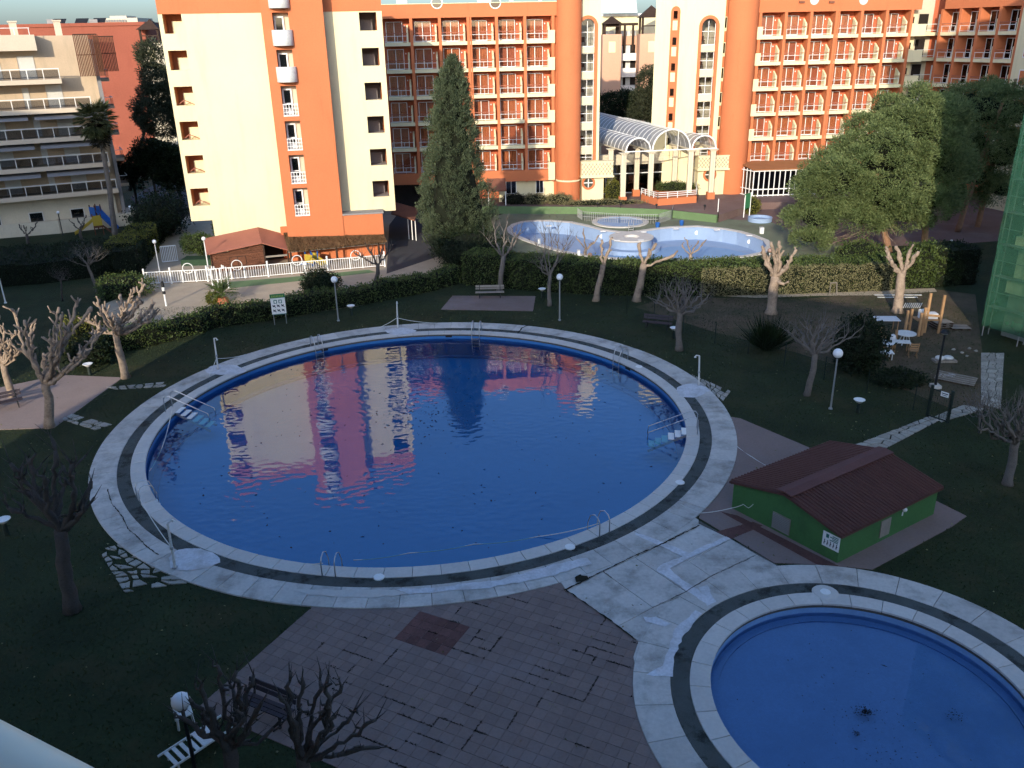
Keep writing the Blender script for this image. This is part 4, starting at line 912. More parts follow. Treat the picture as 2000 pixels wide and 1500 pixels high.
# left openings: orange interior, cream partition, braces
bq = LB()
W_ = lwb-lwa
meW = {}
def loc_mesh(name, m, boxes):
    b = LB(); [lbox(b, *q) for q in boxes]; return b.mesh(name, m)
m_or = loc_mesh('recess_lining', M['orange'], [(-.02, .02, -.02, wz+.1, -1.8, -.3), (-.02, W_+.3, -.02, wz+.1, -1.9, -1.8), (0, W_, wz+.01, wz+.05, -1.8, -.3)]+[(W_*k_/4, W_*k_/4+.05, 0, wz+.05, -1.8, -1.72) for k_ in (1, 2, 3)])
m_cr = loc_mesh('recess_partition', M['cream'], [(W_*.33, W_+.05, -.02, wz*.62, -1.3, -1.2), (W_+.02, W_+.06, -.02, wz+.1, -1.2, -.3), (-.02, W_+.05, -.06, -.02, -1.8, -.3)])
bb = LB(); bb.bar((0.05, .5, .02), (W_*.4, .5, wz*.28), .06, .06); bb.bar((W_*.4, .5, wz*.28), (W_*.95, .5, .02), .06, .06); bb.bar((W_*.4, .45, .0), (W_*.4, .45, wz*.28), .06, .06); m_br = bb.mesh('brace', M['roof_terracotta'])
for i, h in enumerate(holesL):
    q = C.pt(h[0], h[2])-origin(blk); o = link('stair_opening', m_or, blk, q, C.rz); link('recess_partition', m_cr, o)
    if i > 1: link('brace', m_br, o)
W2_ = rwb-rwa
m_gr = loc_mesh('shade_grey_back', M['grey_wall'], [(-.02, W2_+.02, -.02, wzr+.05, -3.3, -3.2), (-.06, -.02, -.02, wzr+.05, -3.2, -.3), (-.02, W2_+.05, -.06, -.02, -3.2, -.3), (-.02, W2_+.02, wzr+.02, wzr+.06, -3.2, -.3)])  # loggia shade put into the grey of back, sides and parapet
m_gp = loc_mesh('shade_grey_parapet', M['grey_wall'], [(0, W2_*.8, -.02, wzr*.62, -2.4, -2.3)])
m_oj = loc_mesh('recess_jamb', M['orange'], [(W2_+.02, W2_+.06, -.02, wzr+.05, -3.2, -.3)])
for h in holesR:
    q = C.pt(h[0], h[2])-origin(blk); o = link('loggia', m_gr, blk, q, C.rz); link('shade_grey_parapet', m_gp, o); link('recess_jamb', m_oj, o)
# orange shaft stands proud, with a slot of doors and balconies
pd = 1.6
slot_rows = [(-70, 25, 'c'), (2, 62, 'c'), (96, 134, 'c'), (170, 227, 'r'), (236, 294, 'r'), (303, 358, 'r'), (367, 423, 'r')]
Cp = Fac(xy(C.pt(0, 0, pd)), 79)
oa2 = (Cp.s(511, 24)+Cp.s(557, 430))/2; ob2 = (Cp.s(633, 24)+Cp.s(668, 430))/2
ka = (Cp.s(531, 24)+Cp.s(573, 390))/2; kb_ = (Cp.s(565, 24)+Cp.s(600, 390))/2
zs = [Cp.z(560, y) for y in (227, 294, 358, 423)]; hs = (zs[0]-zs[3])/3
zs = [zs[0]+hs*k for k in (3, 2, 1)]+[zs[0]-hs*k for k in range(4)]
holes = []
zs = [z_ for z_ in zs if z_+2.0 < ZT_+1.2]; slot_rows = slot_rows[-len(zs):]
for k, z_ in enumerate(zs): holes.append((ka, kb_, z_, min(z_+2.45, ZT_+1.1)))
wall_holes(Cp, 'stair_shaft', M['orange'], blk, oa2, ob2, 0, ZT_+1.2, holes, 0, .9)
b = MB()
for s_ in (oa2, ob2): b.add([C.pt(s_, 0, .0), C.pt(s_, 0, pd), C.pt(s_, ZT_+1.2, pd), C.pt(s_, ZT_+1.2, .0)], [(0, 1, 2, 3) if s_ == ob2 else (3, 2, 1, 0)])
b.build('shaft_side', M['orange'], blk)
Cp.bx('shaft_core', M['cream_dull'], blk, oa2+.1, ob2-.1, 0, ZT_+.5, -pd-1, -.92)
kw = kb_-ka
m_dw = loc_mesh('shaft_door', M['white'], [(.05, .18, 0, 2.2, -.85, -.78), (.72, .85, 0, 2.2, -.85, -.78), (.18, .72, 2.07, 2.2, -.85, -.78), (.18, .72, 0, .5, -.85, -.79), (.18, .72, .95, 1.03, -.85, -.79)])
m_dp = loc_mesh('pane', M['pane_grey'], [(.18, .72, .5, .95, -.83, -.81), (.18, .72, 1.03, 2.07, -.83, -.81)])
m_rl = loc_mesh('railing', M['white'], [(.02+i*(kw-.1)/5, .07+i*(kw-.1)/5, 0, .95, -.10, -.05) for i in range(6)]+[(0, kw, .93, .99, -.11, -.04), (0, kw, .30, .34, -.105, -.045), (0, kw, .62, .66, -.105, -.045), (0, kw, -.02, .07, -.9, .06)])
bb = LB(); bb.lathe([(kw*.53+.12, -.1), (kw*.53+.15, -.06), (kw*.53+.15, 1.12), (kw*.53+.05, 1.12), (kw*.53+.05, -.08), (.01, -.09)], (kw/2, 0), 18, math.pi, 2*math.pi); m_cb = bb.mesh('curved_balcony', M['white_dirty'], True)
for z_, (a, c, kd) in zip(zs, slot_rows):
    q = Cp.pt(ka, z_)-origin(blk); o = link('shaft_door', m_dw, blk, q, Cp.rz); link('pane', m_dp, o)
    if kd == 'c': link('curved_balcony', m_cb, blk, q, Cp.rz)
    else: link('railing', m_rl, blk, q, Cp.rz)
b = MB(); C.box(b, ob2+.0, ob2+3.6, 0, C.z(720, 412), -.2, 1.5); b.build('lower_porch', M['orange'], blk)
C.bx('porch_coping', M['grey_wall'], blk, ob2, ob2+3.7, C.z(720, 412), C.z(720, 412)+.12, -.2, 1.6)
# ---------------- apartment house on the left
A_ = Fac(xy(G(250, 440)), 62)
apt = thing('apartment_building', 'beige apartment house at the left with glass fronted balconies and brown slat screens', 'apartment house', A_.pt(0, 0))
slab_py = [(152, 160), (211, 220), (265, 276), (322, 334), (376, 388)]
zA = [A_.z(110, y0+2) for y0, y1 in slab_py]; hA = (zA[0]-zA[4])/4; zA = [zA[0]-hA*i for i in range(5)]
aR = -.2; aL = -34
zpt, zpb = A_.z(100, 67), A_.z(100, 98)
A_.bx('wall', M['beige'], apt, aL, aR, 0, zpt-.1, -14, -1.9)
A_.bx('top_band', M['beige_light'], apt, aL, aR-5.0, zpb, zpt, -2.4, -.3)
A_.bx('side_fin', M['grey_wall'], apt, aR, aR+.35, 0, zpt-.5, -14, -1.2)
for j, z_ in enumerate(zA):
    inset = .9*(4-j)*0
    r_ = aR+.2-[3.6, 1.2, .9, .6, .3][j]
    sl = A_.bx('balcony_slab', M['beige_light'], apt, aL, r_, z_-.45, z_, -1.9, .25)
    b = MB(); A_.box(b, aL, r_-.05, z_+.95, z_+1.03, .14, .22); k = 0; s_ = r_-.1
    while s_ > -26: A_.box(b, s_-.03, s_+.03, z_, z_+.95, .15, .21); s_ -= 1.45
    rl = b.build('railing', M['white'], apt)
    s_ = r_-.1
    while s_ > -18:
        A_.bx('glass_panel', M['pane_mid'], rl, s_-1.40, s_-.05, z_+.1, z_+.88, .17, .185); s_ -= 1.45
    for (p0, p1, hgt) in ((-5.2, -3.7, 2.2), (-7.4, -6.8, 2.0), (-11.5, -10.0, 2.2), (-15.5, -13.8, 2.2), (-19.5, -18, 2.2)):
        q0, q1 = p0+[-2, 0, .4, .5, .6][j], p1+[-2, 0, .4, .5, .6][j]
        o = A_.bx('shutter', M['grey_shutter'], apt, q0, q1, z_+.02, z_+hgt, -1.9, -1.84)
        A_.bx('shutter_frame', M['beige'], o, q0-.1, q0, z_+.02, z_+hgt+.1, -1.9, -1.78)
    if j in (2, 3, 4):
        b = MB(); P = A_.pt; zt2 = z_+hA-.5
        for kk in range(3):
            p0 = aL+14+kk*6.6; b.hexa([P(p0, zt2-.5, 1.0), P(p0+6, zt2-.5, 1.0), P(p0+6, zt2-.05, -1.6), P(p0, zt2-.05, -1.6), P(p0, zt2-.46, 1.0), P(p0+6, zt2-.46, 1.0), P(p0+6, zt2, -1.6), P(p0, zt2, -1.6)])
        b.build('rolled_awning', M['grey_wall'], apt)
A_.bx('ground_wall', M['cream_dull'], apt, aL, aR-.5, 0, zA[4]-.46, -1.9, -1.3)
for p0 in (-4, -8, -12, -16): 
    o = A_.bx('ground_window', M['grey_shutter'], apt, p0-1.4, p0, .3, 2.2, -1.3, -1.24); A_.bx('pane', M['pane_grey'], o, p0-1.3, p0-.1, .4, 2.1, -1.239, -1.23)
b = MB(); A_.box(b, aL, aR-5.3, zpt+.6, zpt+.66, -.6, -.54); s_ = aR-5.4
while s_ > -26: A_.box(b, s_-.03, s_+.03, zpt, zpt+.6, -.6, -.54); s_ -= 1.3
b.build('roof_rail', M['white'], apt)
for px0, px1, py in ((16, 31, 44), (104, 117, 42)):
    s0, z_ = A_.sz(px0, py, -5); s1 = A_.sz(px1, py, -5)[0]; b = MB(); A_.box(b, s0, s1, zpt-.2, z_, -6, -5); A_.box(b, s0-.1, s1+.1, z_, z_+.15, -6.1, -4.9); b.build('chimney', M['beige_light'], apt)
for (x0, x1, y0, y1, d_) in ((168, 204, 66, 148, .0), (206, 228, 70, 139, -2.0)):
    s0, z1 = A_.sz(x0, y0, d_); s1, z0_ = A_.sz(x1, y1, d_); s1 = A_.sz((x0+x1)/2+10, (y0+y1)/2, d_)[0]; s0 = A_.sz(x0+6, (y0+y1)/2, d_)[0]-1.2
    fr = A_.bx('screen_frame', M['wood_dark'], apt, s0, s1, z1-.1, z1, d_-.1, d_)
    k_ = 0; s_ = s0
    while s_ < s1: A_.bx('slat', M['wood_brown'], fr, s_, s_+.10, z0_, z1-.1, d_-.09, d_-.01); s_ += .15
    A_.bx('screen_rail', M['wood_dark'], fr, s0, s1, (z0_+z1)/2, (z0_+z1)/2+.08, d_-.14, d_-.1)
sd = Fac(xy(A_.pt(aR+.35, 0, -1.5)), 62-90)
sideF = Fac(xy(A_.pt(aR+.36, 0, -1.3)), 62-90)
for j in range(5):
    z_ = zA[j]-.2
    for k_ in range(3): A_.bx('side_slot', M['beige_light'], apt, aR+.35, aR+.42, z_+.3, z_+1.6, -2.1-k_*.7, -1.8-k_*.7)
    o = A_.bx('side_balcony', M['beige'], apt, aR+.35, aR+1.5, z_-.4, z_-.1, -9, -5.5); b = MB(); A_.box(b, aR+.4, aR+1.5, z_+.75, z_+.8, -5.6, -5.5); A_.box(b, aR+1.44, aR+1.5, z_-.1, z_+.8, -9, -8.9); A_.box(b, aR+1.44, aR+1.5, z_+.75, z_+.8, -8.9, -5.6); b.build('side_rail', M['white'], o)
    A_.bx('side_panel', M['pane_grey'], o, aR+1.46, aR+1.48, z_-.08, z_+.7, -8.9, -5.6)
# garden wall in front of it
wl = [Vector(xy(G(-60, 470))), Vector(xy(G(120, 455))), Vector(xy(G(275, 437)))]
b = MB()
for i in range(2):
    a, c = wl[i], wl[i+1]; n_ = Vector(((c-a).y, -(c-a).x)).normalized()*.25; b.prism([tuple(a), tuple(c), tuple(c+n_), tuple(a+n_)], 0, 1.35)
gw = b.build('garden_wall', M['cream_dull'], label='low pale wall running in front of the left apartment house', cat='wall')
b = MB()
for i in range(2):
    a, c = wl[i], wl[i+1]; n_ = Vector(((c-a).y, -(c-a).x)).normalized(); b.prism([tuple(a-n_*4.5), tuple(c-n_*4.5), tuple(c-n_*.01), tuple(a-n_*.01)], 0, 1.2)
b.build('house_terrace', M['beige_light'], kind='structure')

# ---------------- red house behind, its pavilion, far tower block, pale house at the back
B_ = Fac((0, 150), 88)
red = thing('red_building', 'plain brick red house wall behind the left apartment house', 'house', B_.pt(B_.s(200, 100), 0))
s0, s1 = B_.s(150, 200), B_.s(290, 100); zt = B_.z(240, 50)
B_.bx('wall', M['red_wall'], red, s0-28, s1, 0, zt, -20, 0)
B_.bx('roof_edge', M['red_wall'], red, s0-28, s1+.2, zt, zt+.5, -20.2, .2)
for px0, px1 in ((75, 88), (160, 176)):
    a, z_ = B_.sz(px0, 45); B_.bx('roof_plant', M['grey_wall'], red, a, B_.s(px1, 45), zt+.5, z_+.6, -4, -3)
for k, (px, py) in enumerate(((85, 47), (130, 48), (165, 47))):
    a, z_ = B_.sz(px, py); b = MB(); P = B_.pt; b.hexa([P(a, zt+.5, -3), P(a+2, zt+.5, -3), P(a+2, zt+.55, -3.1), P(a, zt+.55, -3.1), P(a, zt+1.3, -4), P(a+2, zt+1.3, -4), P(a+2, zt+1.25, -4.1), P(a, zt+1.25, -4.1)]); b.build('solar_panel', M['black_metal'], red)
def pavilion(f, label, x0, x1, ytop, yeave, ybase, group=None, wallm='pinkish', zbase=0):
    s0, s1 = f.s(x0, yeave), f.s(x1, yeave); c = (s0+s1)/2; r = (s1-s0)/2; za = f.z((x0+x1)/2, ytop); ze = f.z((x0+x1)/2, yeave); zb = f.z((x0+x1)/2, ybase)
    o = thing('roof_pavilion', label, 'pavilion', f.pt(c, zbase), group)
    b = MB(); P = f.pt; q = [P(c-r, ze, r), P(c+r, ze, r), P(c+r, ze, -r), P(c-r, ze, -r)]; b.add(q+[P(c, za, 0)], [(0, 1, 4), (1, 2, 4), (2, 3, 4), (3, 0, 4), (3, 2, 1, 0)]); b.build('pyramid_roof', M['wood_dark'], o)
    for sg in (-1, 1):
        for dg in (-1, 1): f.bx('post', M['wood_dark'], o, c+sg*r*.75-.15, c+sg*r*.75+.15, zb, ze, dg*r*.75-.15, dg*r*.75+.15)
    b = MB(); f.box(b, c-r*.8, c+r*.8, zb+1.0, zb+1.15, r*.78, r*.82); b.build('rail', M['wood_dark'], o)
    f.bx('tower_wall', M[wallm], o, c-r*.95, c+r*.95, zbase, zb, -r*.9, r*.9)
    o2 = f.bx('opening', M['cream'], o, c-.5, c+.5, zb-2.5, zb-1, r*.9, r*.92)
    return o
pavilion(B_, 'dark pyramid roofed roof terrace tower beside the red wall', 273, 319, 37, 58, 84, wallm='cream_dull')
ft = Fac((0, 700), 90)
far = thing('tower_block', 'distant pale hotel block on the skyline above the red wall', 'hotel', ft.pt(ft.s(232, 45), 0))
s0, zt = ft.sz(198, 36); s1 = ft.s(268, 36); ft.bx('body', M['far_stone'], far, s0, s1, 0, zt, -30, 0); ft.bx('top', M['far_stone'], far, ft.s(212, 33), ft.s(245, 33), zt, zt+1.6, -20, -2)
ft.bx('lower_front', M['far_brick'], far, s0, ft.s(238, 45), 0, ft.z(220, 43), 0.1, 1)
for r_ in range(3):
    for k in range(9): ft.bx('window', M['grey_wall'], far, s0+1.5+k*2.0, s0+2.6+k*2.0, zt-2.6-r_*3, zt-1.0-r_*3, 1.0, 1.1)
b = MB(); b.sheet([(-700, 900), (900, 900), (900, 1500), (-700, 1500)], 10); b2 = MB()
nn = 60; prof = [(-900+1800*i/nn, 14+3.0*math.sin(i*.7)+2.2*math.sin(i*1.9+1)) for i in range(nn+1)]
b2.add([(x, 1400, 0) for x, z_ in prof]+[(x, 1420, z_) for x, z_ in prof]+[(x, 1700, 0) for x, z_ in prof], [(i, i+1, nn+2+i, nn+1+i) for i in range(nn)]+[(nn+1+i, nn+2+i, 2*nn+3+i, 2*nn+2+i) for i in range(nn)])
b2.build('hills', M['hill'], kind='structure')
# pale house behind the glass canopy
Ef = Fac((0, 138), 90)
eh = thing('rear_building', 'pale orange rear house with white balconies between the two hotel wings', 'house', Ef.pt(Ef.s(1235, 100), 0))
E0, E1 = Ef.s(1160, 100), Ef.s(1310, 100); ze = Ef.z(1230, 30)
Ef.bx('wall', M['pinkish'], eh, E0, E1, 0, Ef.z(1230, 70), -12, 0)
Ef.bx('upper_storey', M['cream'], eh, E0, E1, Ef.z(1230, 70), ze, -12, -3)
for y0, y1 in ((104, 118), (133, 150), (166, 178)):
    z1, z0_ = Ef.z(1220, y0), Ef.z(1220, y1); a, c = Ef.s(1197, y0), Ef.s(1243, y0)
    o = Ef.bx('balcony', M['white'], eh, a, c, z0_, z1, .0, 1.2)
    Ef.bx('recess_shade', M['room_dark'], eh, a+.2, c-.2, z1, z1+1.2, .01, .05)  # flat panel; the shade behind the balcony is put into its dark colour
    Ef.bx('door', M['white_dirty'], eh, a+.8, a+1.5, z1, z1+1.1, .06, .09); Ef.bx('door', M['white_dirty'], eh, a+1.9, a+2.6, z1, z1+1.1, .06, .09)
for px, py in ((1185, 92), (1185, 124), (1183, 155), (1256, 92), (1254, 125)):
    s_, z_ = Ef.sz(px, py); o = Ef.bx('window', M['white'], eh, s_-.35, s_+.35, z_-.8, z_+.8, 0, .05); Ef.bx('pane', M['pane_grey'], o, s_-.25, s_+.1, z_-.7, z_+.7, .051, .06)
for y_ in (65,):
    z_ = Ef.z(1220, 72); 
    for px in (1203, 1219, 1235): Ef.bx('pergola_post', M['wood_dark'], eh, Ef.s(px, 80)-.15, Ef.s(px, 80)+.15, Ef.z(1220, 100), Ef.z(1220, 46), .3, .6)
    Ef.bx('pergola_beam', M['wood_dark'], eh, Ef.s(1176, 46), Ef.s(1245, 46), Ef.z(1220, 50), Ef.z(1220, 45), .2, .7)
    for k in range(6): 
        q = Ef.s(1180+k*11, 60); o = Ef.bx('terrace_screen', M['grey_shutter'], eh, q, q+.7, Ef.z(1220, 72), Ef.z(1220, 60), -1.0, -.9)
pavilion(Fac((0, 136), 90), 'left of the two dark pyramid roofs on the rear house', 1175, 1214, 31, 47, 67)
pavilion(Fac((0, 135), 90), 'taller right hand dark pyramid roof on the rear house', 1247, 1296, 10, 34, 66)
for k, px in enumerate((1173, 1196, 1220)):
    s_, z_ = Ef.sz(px, 20, -2); b = MB(); P = Ef.pt; zz = ze
    b.hexa([P(s_, zz+.4, -1), P(s_+1.8, zz+.4, -1), P(s_+1.8, zz+.5, -1.1), P(s_, zz+.5, -1.1), P(s_, zz+2.3, -3), P(s_+1.8, zz+2.3, -3), P(s_+1.8, zz+2.4, -3.1), P(s_, zz+2.4, -3.1)]); b.build('billboard', M['white'], eh)
    b = MB(); b.bar(P(s_+.3, zz, -3), P(s_+.3, zz+2.2, -3), .08, .08); b.bar(P(s_+1.5, zz, -3), P(s_+1.5, zz+2.2, -3), .08, .08); b.build('stand', M['galv'], eh)
Ef.bx('roof_coping', M['white'], eh, E0, E1, ze, ze+.3, -12, -2.8)

# ---------------- the viewer's own building and an unseen block added at its left: they cast the long shadow over the garden
own = thing('viewer_building', 'the viewer\'s own apartment building, only its pale balcony rail shows at lower left', 'apartment house', (0, 0, 0))
oK = Vector((-22.6, 15.7)); of_ = Vector((math.sin(R(128)), math.cos(R(128)))); oe = Vector((-.53, -.85))
b = MB(); b.prism([tuple(oK), tuple(oK+of_*95), tuple(oK+of_*95+oe*30), tuple(oK+oe*30)], 0, 21.0); b.build('wall', M['beige'], own)
on = Vector((-of_.y, of_.x)); oc = oK+of_*(-oK).dot(of_)
b = MB(); b.prism([tuple(oc-of_*3), tuple(oc+of_*3), tuple(oc+of_*3+on*1.0), tuple(oc-of_*3+on*1.0)], 16.7, 16.95); b.build('balcony_slab', M['beige_light'], own)
pA, pB = G(-30, 1506, 17.98), G(190, 1630, 17.98); dr = (pB-pA).normalized(); pA -= dr*2; pB += dr*1.2
b = MB(); b.tube([pA, pB], .035, 12); b.tube([pA-Vector((0, 0, .9)), pB-Vector((0, 0, .9))], .02, 8)
for t in np.linspace(0, 1, 26): q = pA.lerp(pB, float(t)); b.tube([q, q-Vector((0, 0, 1.05))], .01, 6)
b.build('balcony_rail', M['rail_cream'], own, smooth=True)
nb = thing('unseen_neighbour', 'unseen tall block added beyond the left edge of the view to shade the left garden', 'apartment house', (-56, 35, 0))
b = MB(); b.box(-84, -44.9, 20, 35, 0, 30.0); b.build('wall', M['beige'], nb); b = MB(); b.box(-44.88, -37.3, 21, 35, 0, 10.5); b.build('unseen_low_wing', M['beige'], nb)  # unseen block; heights and edges shaped by where the left shade should end

# ---------------- scaffolded building at the right edge
J = Fac(xy(G(1913, 655)), 154)
scf = thing('scaffolded_building', 'building at the right edge wrapped in green scaffold netting', 'building', J.pt(0, 0))
J.bx('wall', M['cream_dull'], scf, .6, 30, 0, 33, -14, -1.3)
J.bx('ground_floor', M['grey_wall'], scf, .62, 30, 0, 3.4, -1.3, -1.2)
o = J.bx('door', M['black_metal'], scf, 5.2, 6.6, 0, 2.3, -1.2, -1.15)
for k in range(11):
    z_ = 3.4+k*2.75
    J.bx('floor_band', M['beige_light'], scf, .6, 30, z_-.45, z_+.35, -1.3, -.75)
    for q in range(5): J.bx('window', M['room_dark'], scf, 1.6+q*3.4, 3.2+q*3.4, z_+.55, z_+2.1, -1.3, -1.26)
for k in range(7):
    s_ = .1+k*2.4; b = MB(); b.tube([J.pt(s_, 0, -.1), J.pt(s_, 32, -.1)], .035, 6); b.tube([J.pt(s_, 0, -.7), J.pt(s_, 32, -.7)], .035, 6); b.build('scaffold_pole', M['grey_wall'], scf)
for k in range(16):
    z_ = 2+k*2.0; b = MB(); b.tube([J.pt(.0, z_, -.1), J.pt(15, z_, -.1)], .028, 6); b.tube([J.pt(.0, z_+1, -.1), J.pt(15, z_+1, -.1)], .022, 6); b.build('scaffold_rail', M['grey_wall'], scf)
    J.bx('scaffold_deck', M['grey_wall'], scf, .05, 15, z_-.06, z_, -.7, -.15)
def net_sheet(f, s0, s1, z0, z1, d, ns, nz, amp, flare=0.):
    V = []; rg = random.Random(4)
    for j in range(nz+1):
        for i in range(ns+1):
            s_ = s0+(s1-s0)*i/ns; z_ = z0+(z1-z0)*j/nz
            dd = d+amp*math.sin(i*1.7+j*.6)+amp*rg.uniform(-.6, .6)+flare*max(0, 1-z_/4.0)**1.5*(min(1, max(0, (s_-4)/3)))
            V.append(tuple(f.pt(s_, z_, dd)))
    b = MB(); b.add(V, [(j*(ns+1)+i, j*(ns+1)+i+1, (j+1)*(ns+1)+i+1, (j+1)*(ns+1)+i) for j in range(nz) for i in range(ns)]); return b
net_sheet(J, 0, 16, .7, 32, .02, 24, 42, .05).build('netting', M['net'], scf, smooth=True)
net_sheet(J, 6.5, 16, .1, 3.3, .06, 16, 8, .06, 1.6).build('netting', M['net'], scf, smooth=True)
Js = Fac(xy(J.pt(0, 0, 0)), 64)
net_sheet(Js, .0, 4, .6, 32, .0, 8, 40, .05).build('netting', M['net'], scf, smooth=True)
# ------------------------------------------------------------------ glass canopy
cA, cB = G(1214, 397, TZ), G(1387, 388, TZ); cu = (cB-cA).normalized(); cn = Vector((-cu.y, cu.x, 0)); cn = (cn*math.cos(R(4))-cu*math.sin(R(4)))
can = thing('glass_canopy', 'triple barrel vaulted glass canopy on cream columns between the two hotel wings', 'canopy', cA)
zs_ = 6.48
for (s0, s1) in ((.36, 3.17), (3.42, 7.82), (8.07, 10.87)):
    r = (s1-s0)/2; c = (s0+s1)/2; NS = 20; n_ = 14; LEN = 25.0
    arc = lambda d, rr: [cA+cu*(c+rr*math.cos(math.pi*i/n_))+cn*d+Vector((0, 0, zs_-TZ+rr*math.sin(math.pi*i/n_))) for i in range(n_+1)]
    for k in range(NS+1):
        b = MB(); b.tube(arc(LEN*k/NS, r+.01), .028 if k else .09, 6); b.build('rib', M['white'], can)
    for k in range(NS):
        p, q = arc(LEN*k/NS+.03, r), arc(LEN*(k+1)/NS-.03, r); b = MB(); b.add(p+q, [(i, i+1, n_+2+i, n_+1+i) for i in range(n_)]); b.build('glazing', M['poly_sheet'], can, smooth=True)
    b = MB(); p0 = cA+cu*s0+Vector((0, 0, zs_-TZ)); p1 = cA+cu*s1+Vector((0, 0, zs_-TZ))
    for q in (p0, p1): b.bar(q, q+cn*LEN, .12, .14)
    b.build('gutter', M['cream_dull'], can)
b = MB(); q = Vector((0, 0, zs_-TZ-.02)); b.tube([cA+cu*.2+q, cA+cu*11+q], .07, 8)
for s_ in (4.9, 6.35): b.tube([cA+cu*s_+q, cA+cu*s_+q+Vector((0, 0, math.sqrt(max(0, 2.2**2-(s_-5.62)**2))))], .04, 6)
b.build('tie_bar', M['white'], can)
colmesh = {}
for d_ in (0, 4.2, 8.4, 13):
    for s_ in (.1, 3.3, 7.95, 10.6):
        if d_ > 9 and s_ in (.1, 10.6): continue
        p = cA+cu*s_+cn*d_; b = MB()
        for dx, dy in ((-.16, 0), (.16, 0)): b.box(p.x+dx-.12, p.x+dx+.12, p.y-.22, p.y+.22, TZ+.6, zs_-.3)
        b.box(p.x-.07, p.x+.07, p.y-.15, p.y+.15, TZ+.6, zs_-.3); co = b.build('column', M['cream_dull'], can)
        b = MB(); b.box(p.x-.42, p.x+.42, p.y-.42, p.y+.42, TZ, TZ+.75); b.build('column_base', M['orange'], co)
        b = MB(); b.hexa([(p.x-.25, p.y-.25, zs_-.3), (p.x+.25, p.y-.25, zs_-.3), (p.x+.25, p.y+.25, zs_-.3), (p.x-.25, p.y+.25, zs_-.3), (p.x-.6, p.y-.35, zs_-.09), (p.x+.6, p.y-.35, zs_-.09), (p.x+.6, p.y+.35, zs_-.09), (p.x-.6, p.y+.35, zs_-.09)]); b.build('capital', M['cream_dull'], co)
# lobby front under the canopy
Lb = Fac(xy(cA+cn*6.3), math.degrees(math.atan2(cu.x, cu.y)))
lob = thing('hotel_lobby', 'glazed hotel entrance front under the vaulted canopy', 'entrance', Lb.pt(0, TZ))
Lb.bx('fascia', M['cream_dull'], lob, -3.6, 9.6, TZ+3.4, TZ+4.6, -.5, .2)
Lb.bx('back', M['room_dark'], lob, -3.6, 9.6, TZ, TZ+3.5, -1.2, -1.0)
for k in range(7):
    a = -3.4+k*1.85; o_ = MB(); Lb.box(o_, a-.06, a+.06, TZ, TZ+3.4, -.05, .05); Lb.box(o_, a+.06, a+1.79, TZ+2.3, TZ+2.4, -.05, .05); Lb.box(o_, a+.06, a+1.79, TZ, TZ+.12, -.05, .05)
    wn = o_.build('window', M['white'], lob)
    Lb.bx('pane', M['pane_grey'], wn, a+.06, a+1.79, TZ+.12, TZ+2.3, -.01, .01); Lb.bx('pane', M['pane_grey'], wn, a+.06, a+1.79, TZ+2.4, TZ+3.39, -.01, .01)
# white ramp railing, planters
def railing(name, label, pts, h, mat_, nb=2, post=.05, step=1.2, cat='railing', base=True):
    P0 = Vector(pts[0]); o = thing(name, label, cat, P0)
    b = MB(); ps = MB()
    for a, c in zip(pts[:-1], pts[1:]):
        a, c = Vector(a), Vector(c); L_ = (c-a).length; k = max(1, round(L_/step))
        for i in range(k+1): q = a.lerp(c, i/k); ps.bar(q, q+Vector((0, 0, h)), post, post)
        for j in range(nb): z_ = Vector((0, 0, h*(j+1)/nb-.03)); b.bar(a+z_, c+z_, post*.8, post)
    ps.build('posts', mat_, o); b.build('rails', mat_, o); return o
railing('entrance_railing', 'white ramp railing in front of the hotel entrance doors', [G(1233, 372, TZ), G(1300, 364, TZ), G(1304, 370, TZ)], 1.25, M['white'], 5, .07, .55)
pl = thing('flower_bed', 'raised orange bed with clipped shrub and white rail beside the canopy', 'flower bed', G(1310, 402, TZ))
b = MB(); q = [xy(G(*p, TZ)) for p in [(1252, 392), (1284, 402), (1360, 396), (1358, 376), (1300, 374), (1258, 382)]]; b.prism(q, TZ-.1, TZ+.75); b.build('bed_wall', M['orange'], pl)
b = MB()
for i in range(3):
    a, c = Vector((*q[i], TZ+.75)), Vector((*q[i+1], TZ+.75)); k = 4
    for t in range(k+1): p = a.lerp(c, t/k); b.bar(p, p+Vector((0, 0, .7)), .06, .06)
    for z_ in (.25, .47, .68): b.bar(a+Vector((0, 0, z_)), c+Vector((0, 0, z_)), .05, .06)
b.build('bed_rail', M['white'], pl)

# ------------------------------------------------------------------ foliage makers
def bush_mesh(name, c, rx, ry, rz, n, m, parent, leaf=.14, width=.07, zmin=None, seed=0, core=True):
    D_ = rnd_unit(n); rr = RNG.uniform(.72, 1.05, (n, 1))*(1+.12*np.sin(D_[:, :1]*9+seed)+.10*np.sin(D_[:, 1:2]*11+D_[:, 2:3]*7))
    P = D_*rr*np.array([rx, ry, rz])+np.array(c)
    if zmin is not None: k = P[:, 2] > zmin; P, D_ = P[k], D_[k]
    V, F = leaf_quads(P, D_*.5+np.array([0, 0, .15]), RNG.uniform(.6, 1.3, len(P))*leaf, RNG.uniform(.8, 1.3, len(P))*width, 1.0)
    o = fast_mesh(name, V, F, m, parent)
    if core:
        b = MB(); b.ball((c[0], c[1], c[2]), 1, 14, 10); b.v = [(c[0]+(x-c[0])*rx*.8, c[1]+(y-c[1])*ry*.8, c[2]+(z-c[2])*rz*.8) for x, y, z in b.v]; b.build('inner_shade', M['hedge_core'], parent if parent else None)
    return o
def bush(name, label, cat, c, r, n, m, leaf=.14, width=.07, group=None):
    o = thing(name, label, cat, (c[0], c[1], max(0, c[2]-r[2])), group); bush_mesh('foliage', c, *r, n, M[m], o, leaf, width, zmin=.02); return o
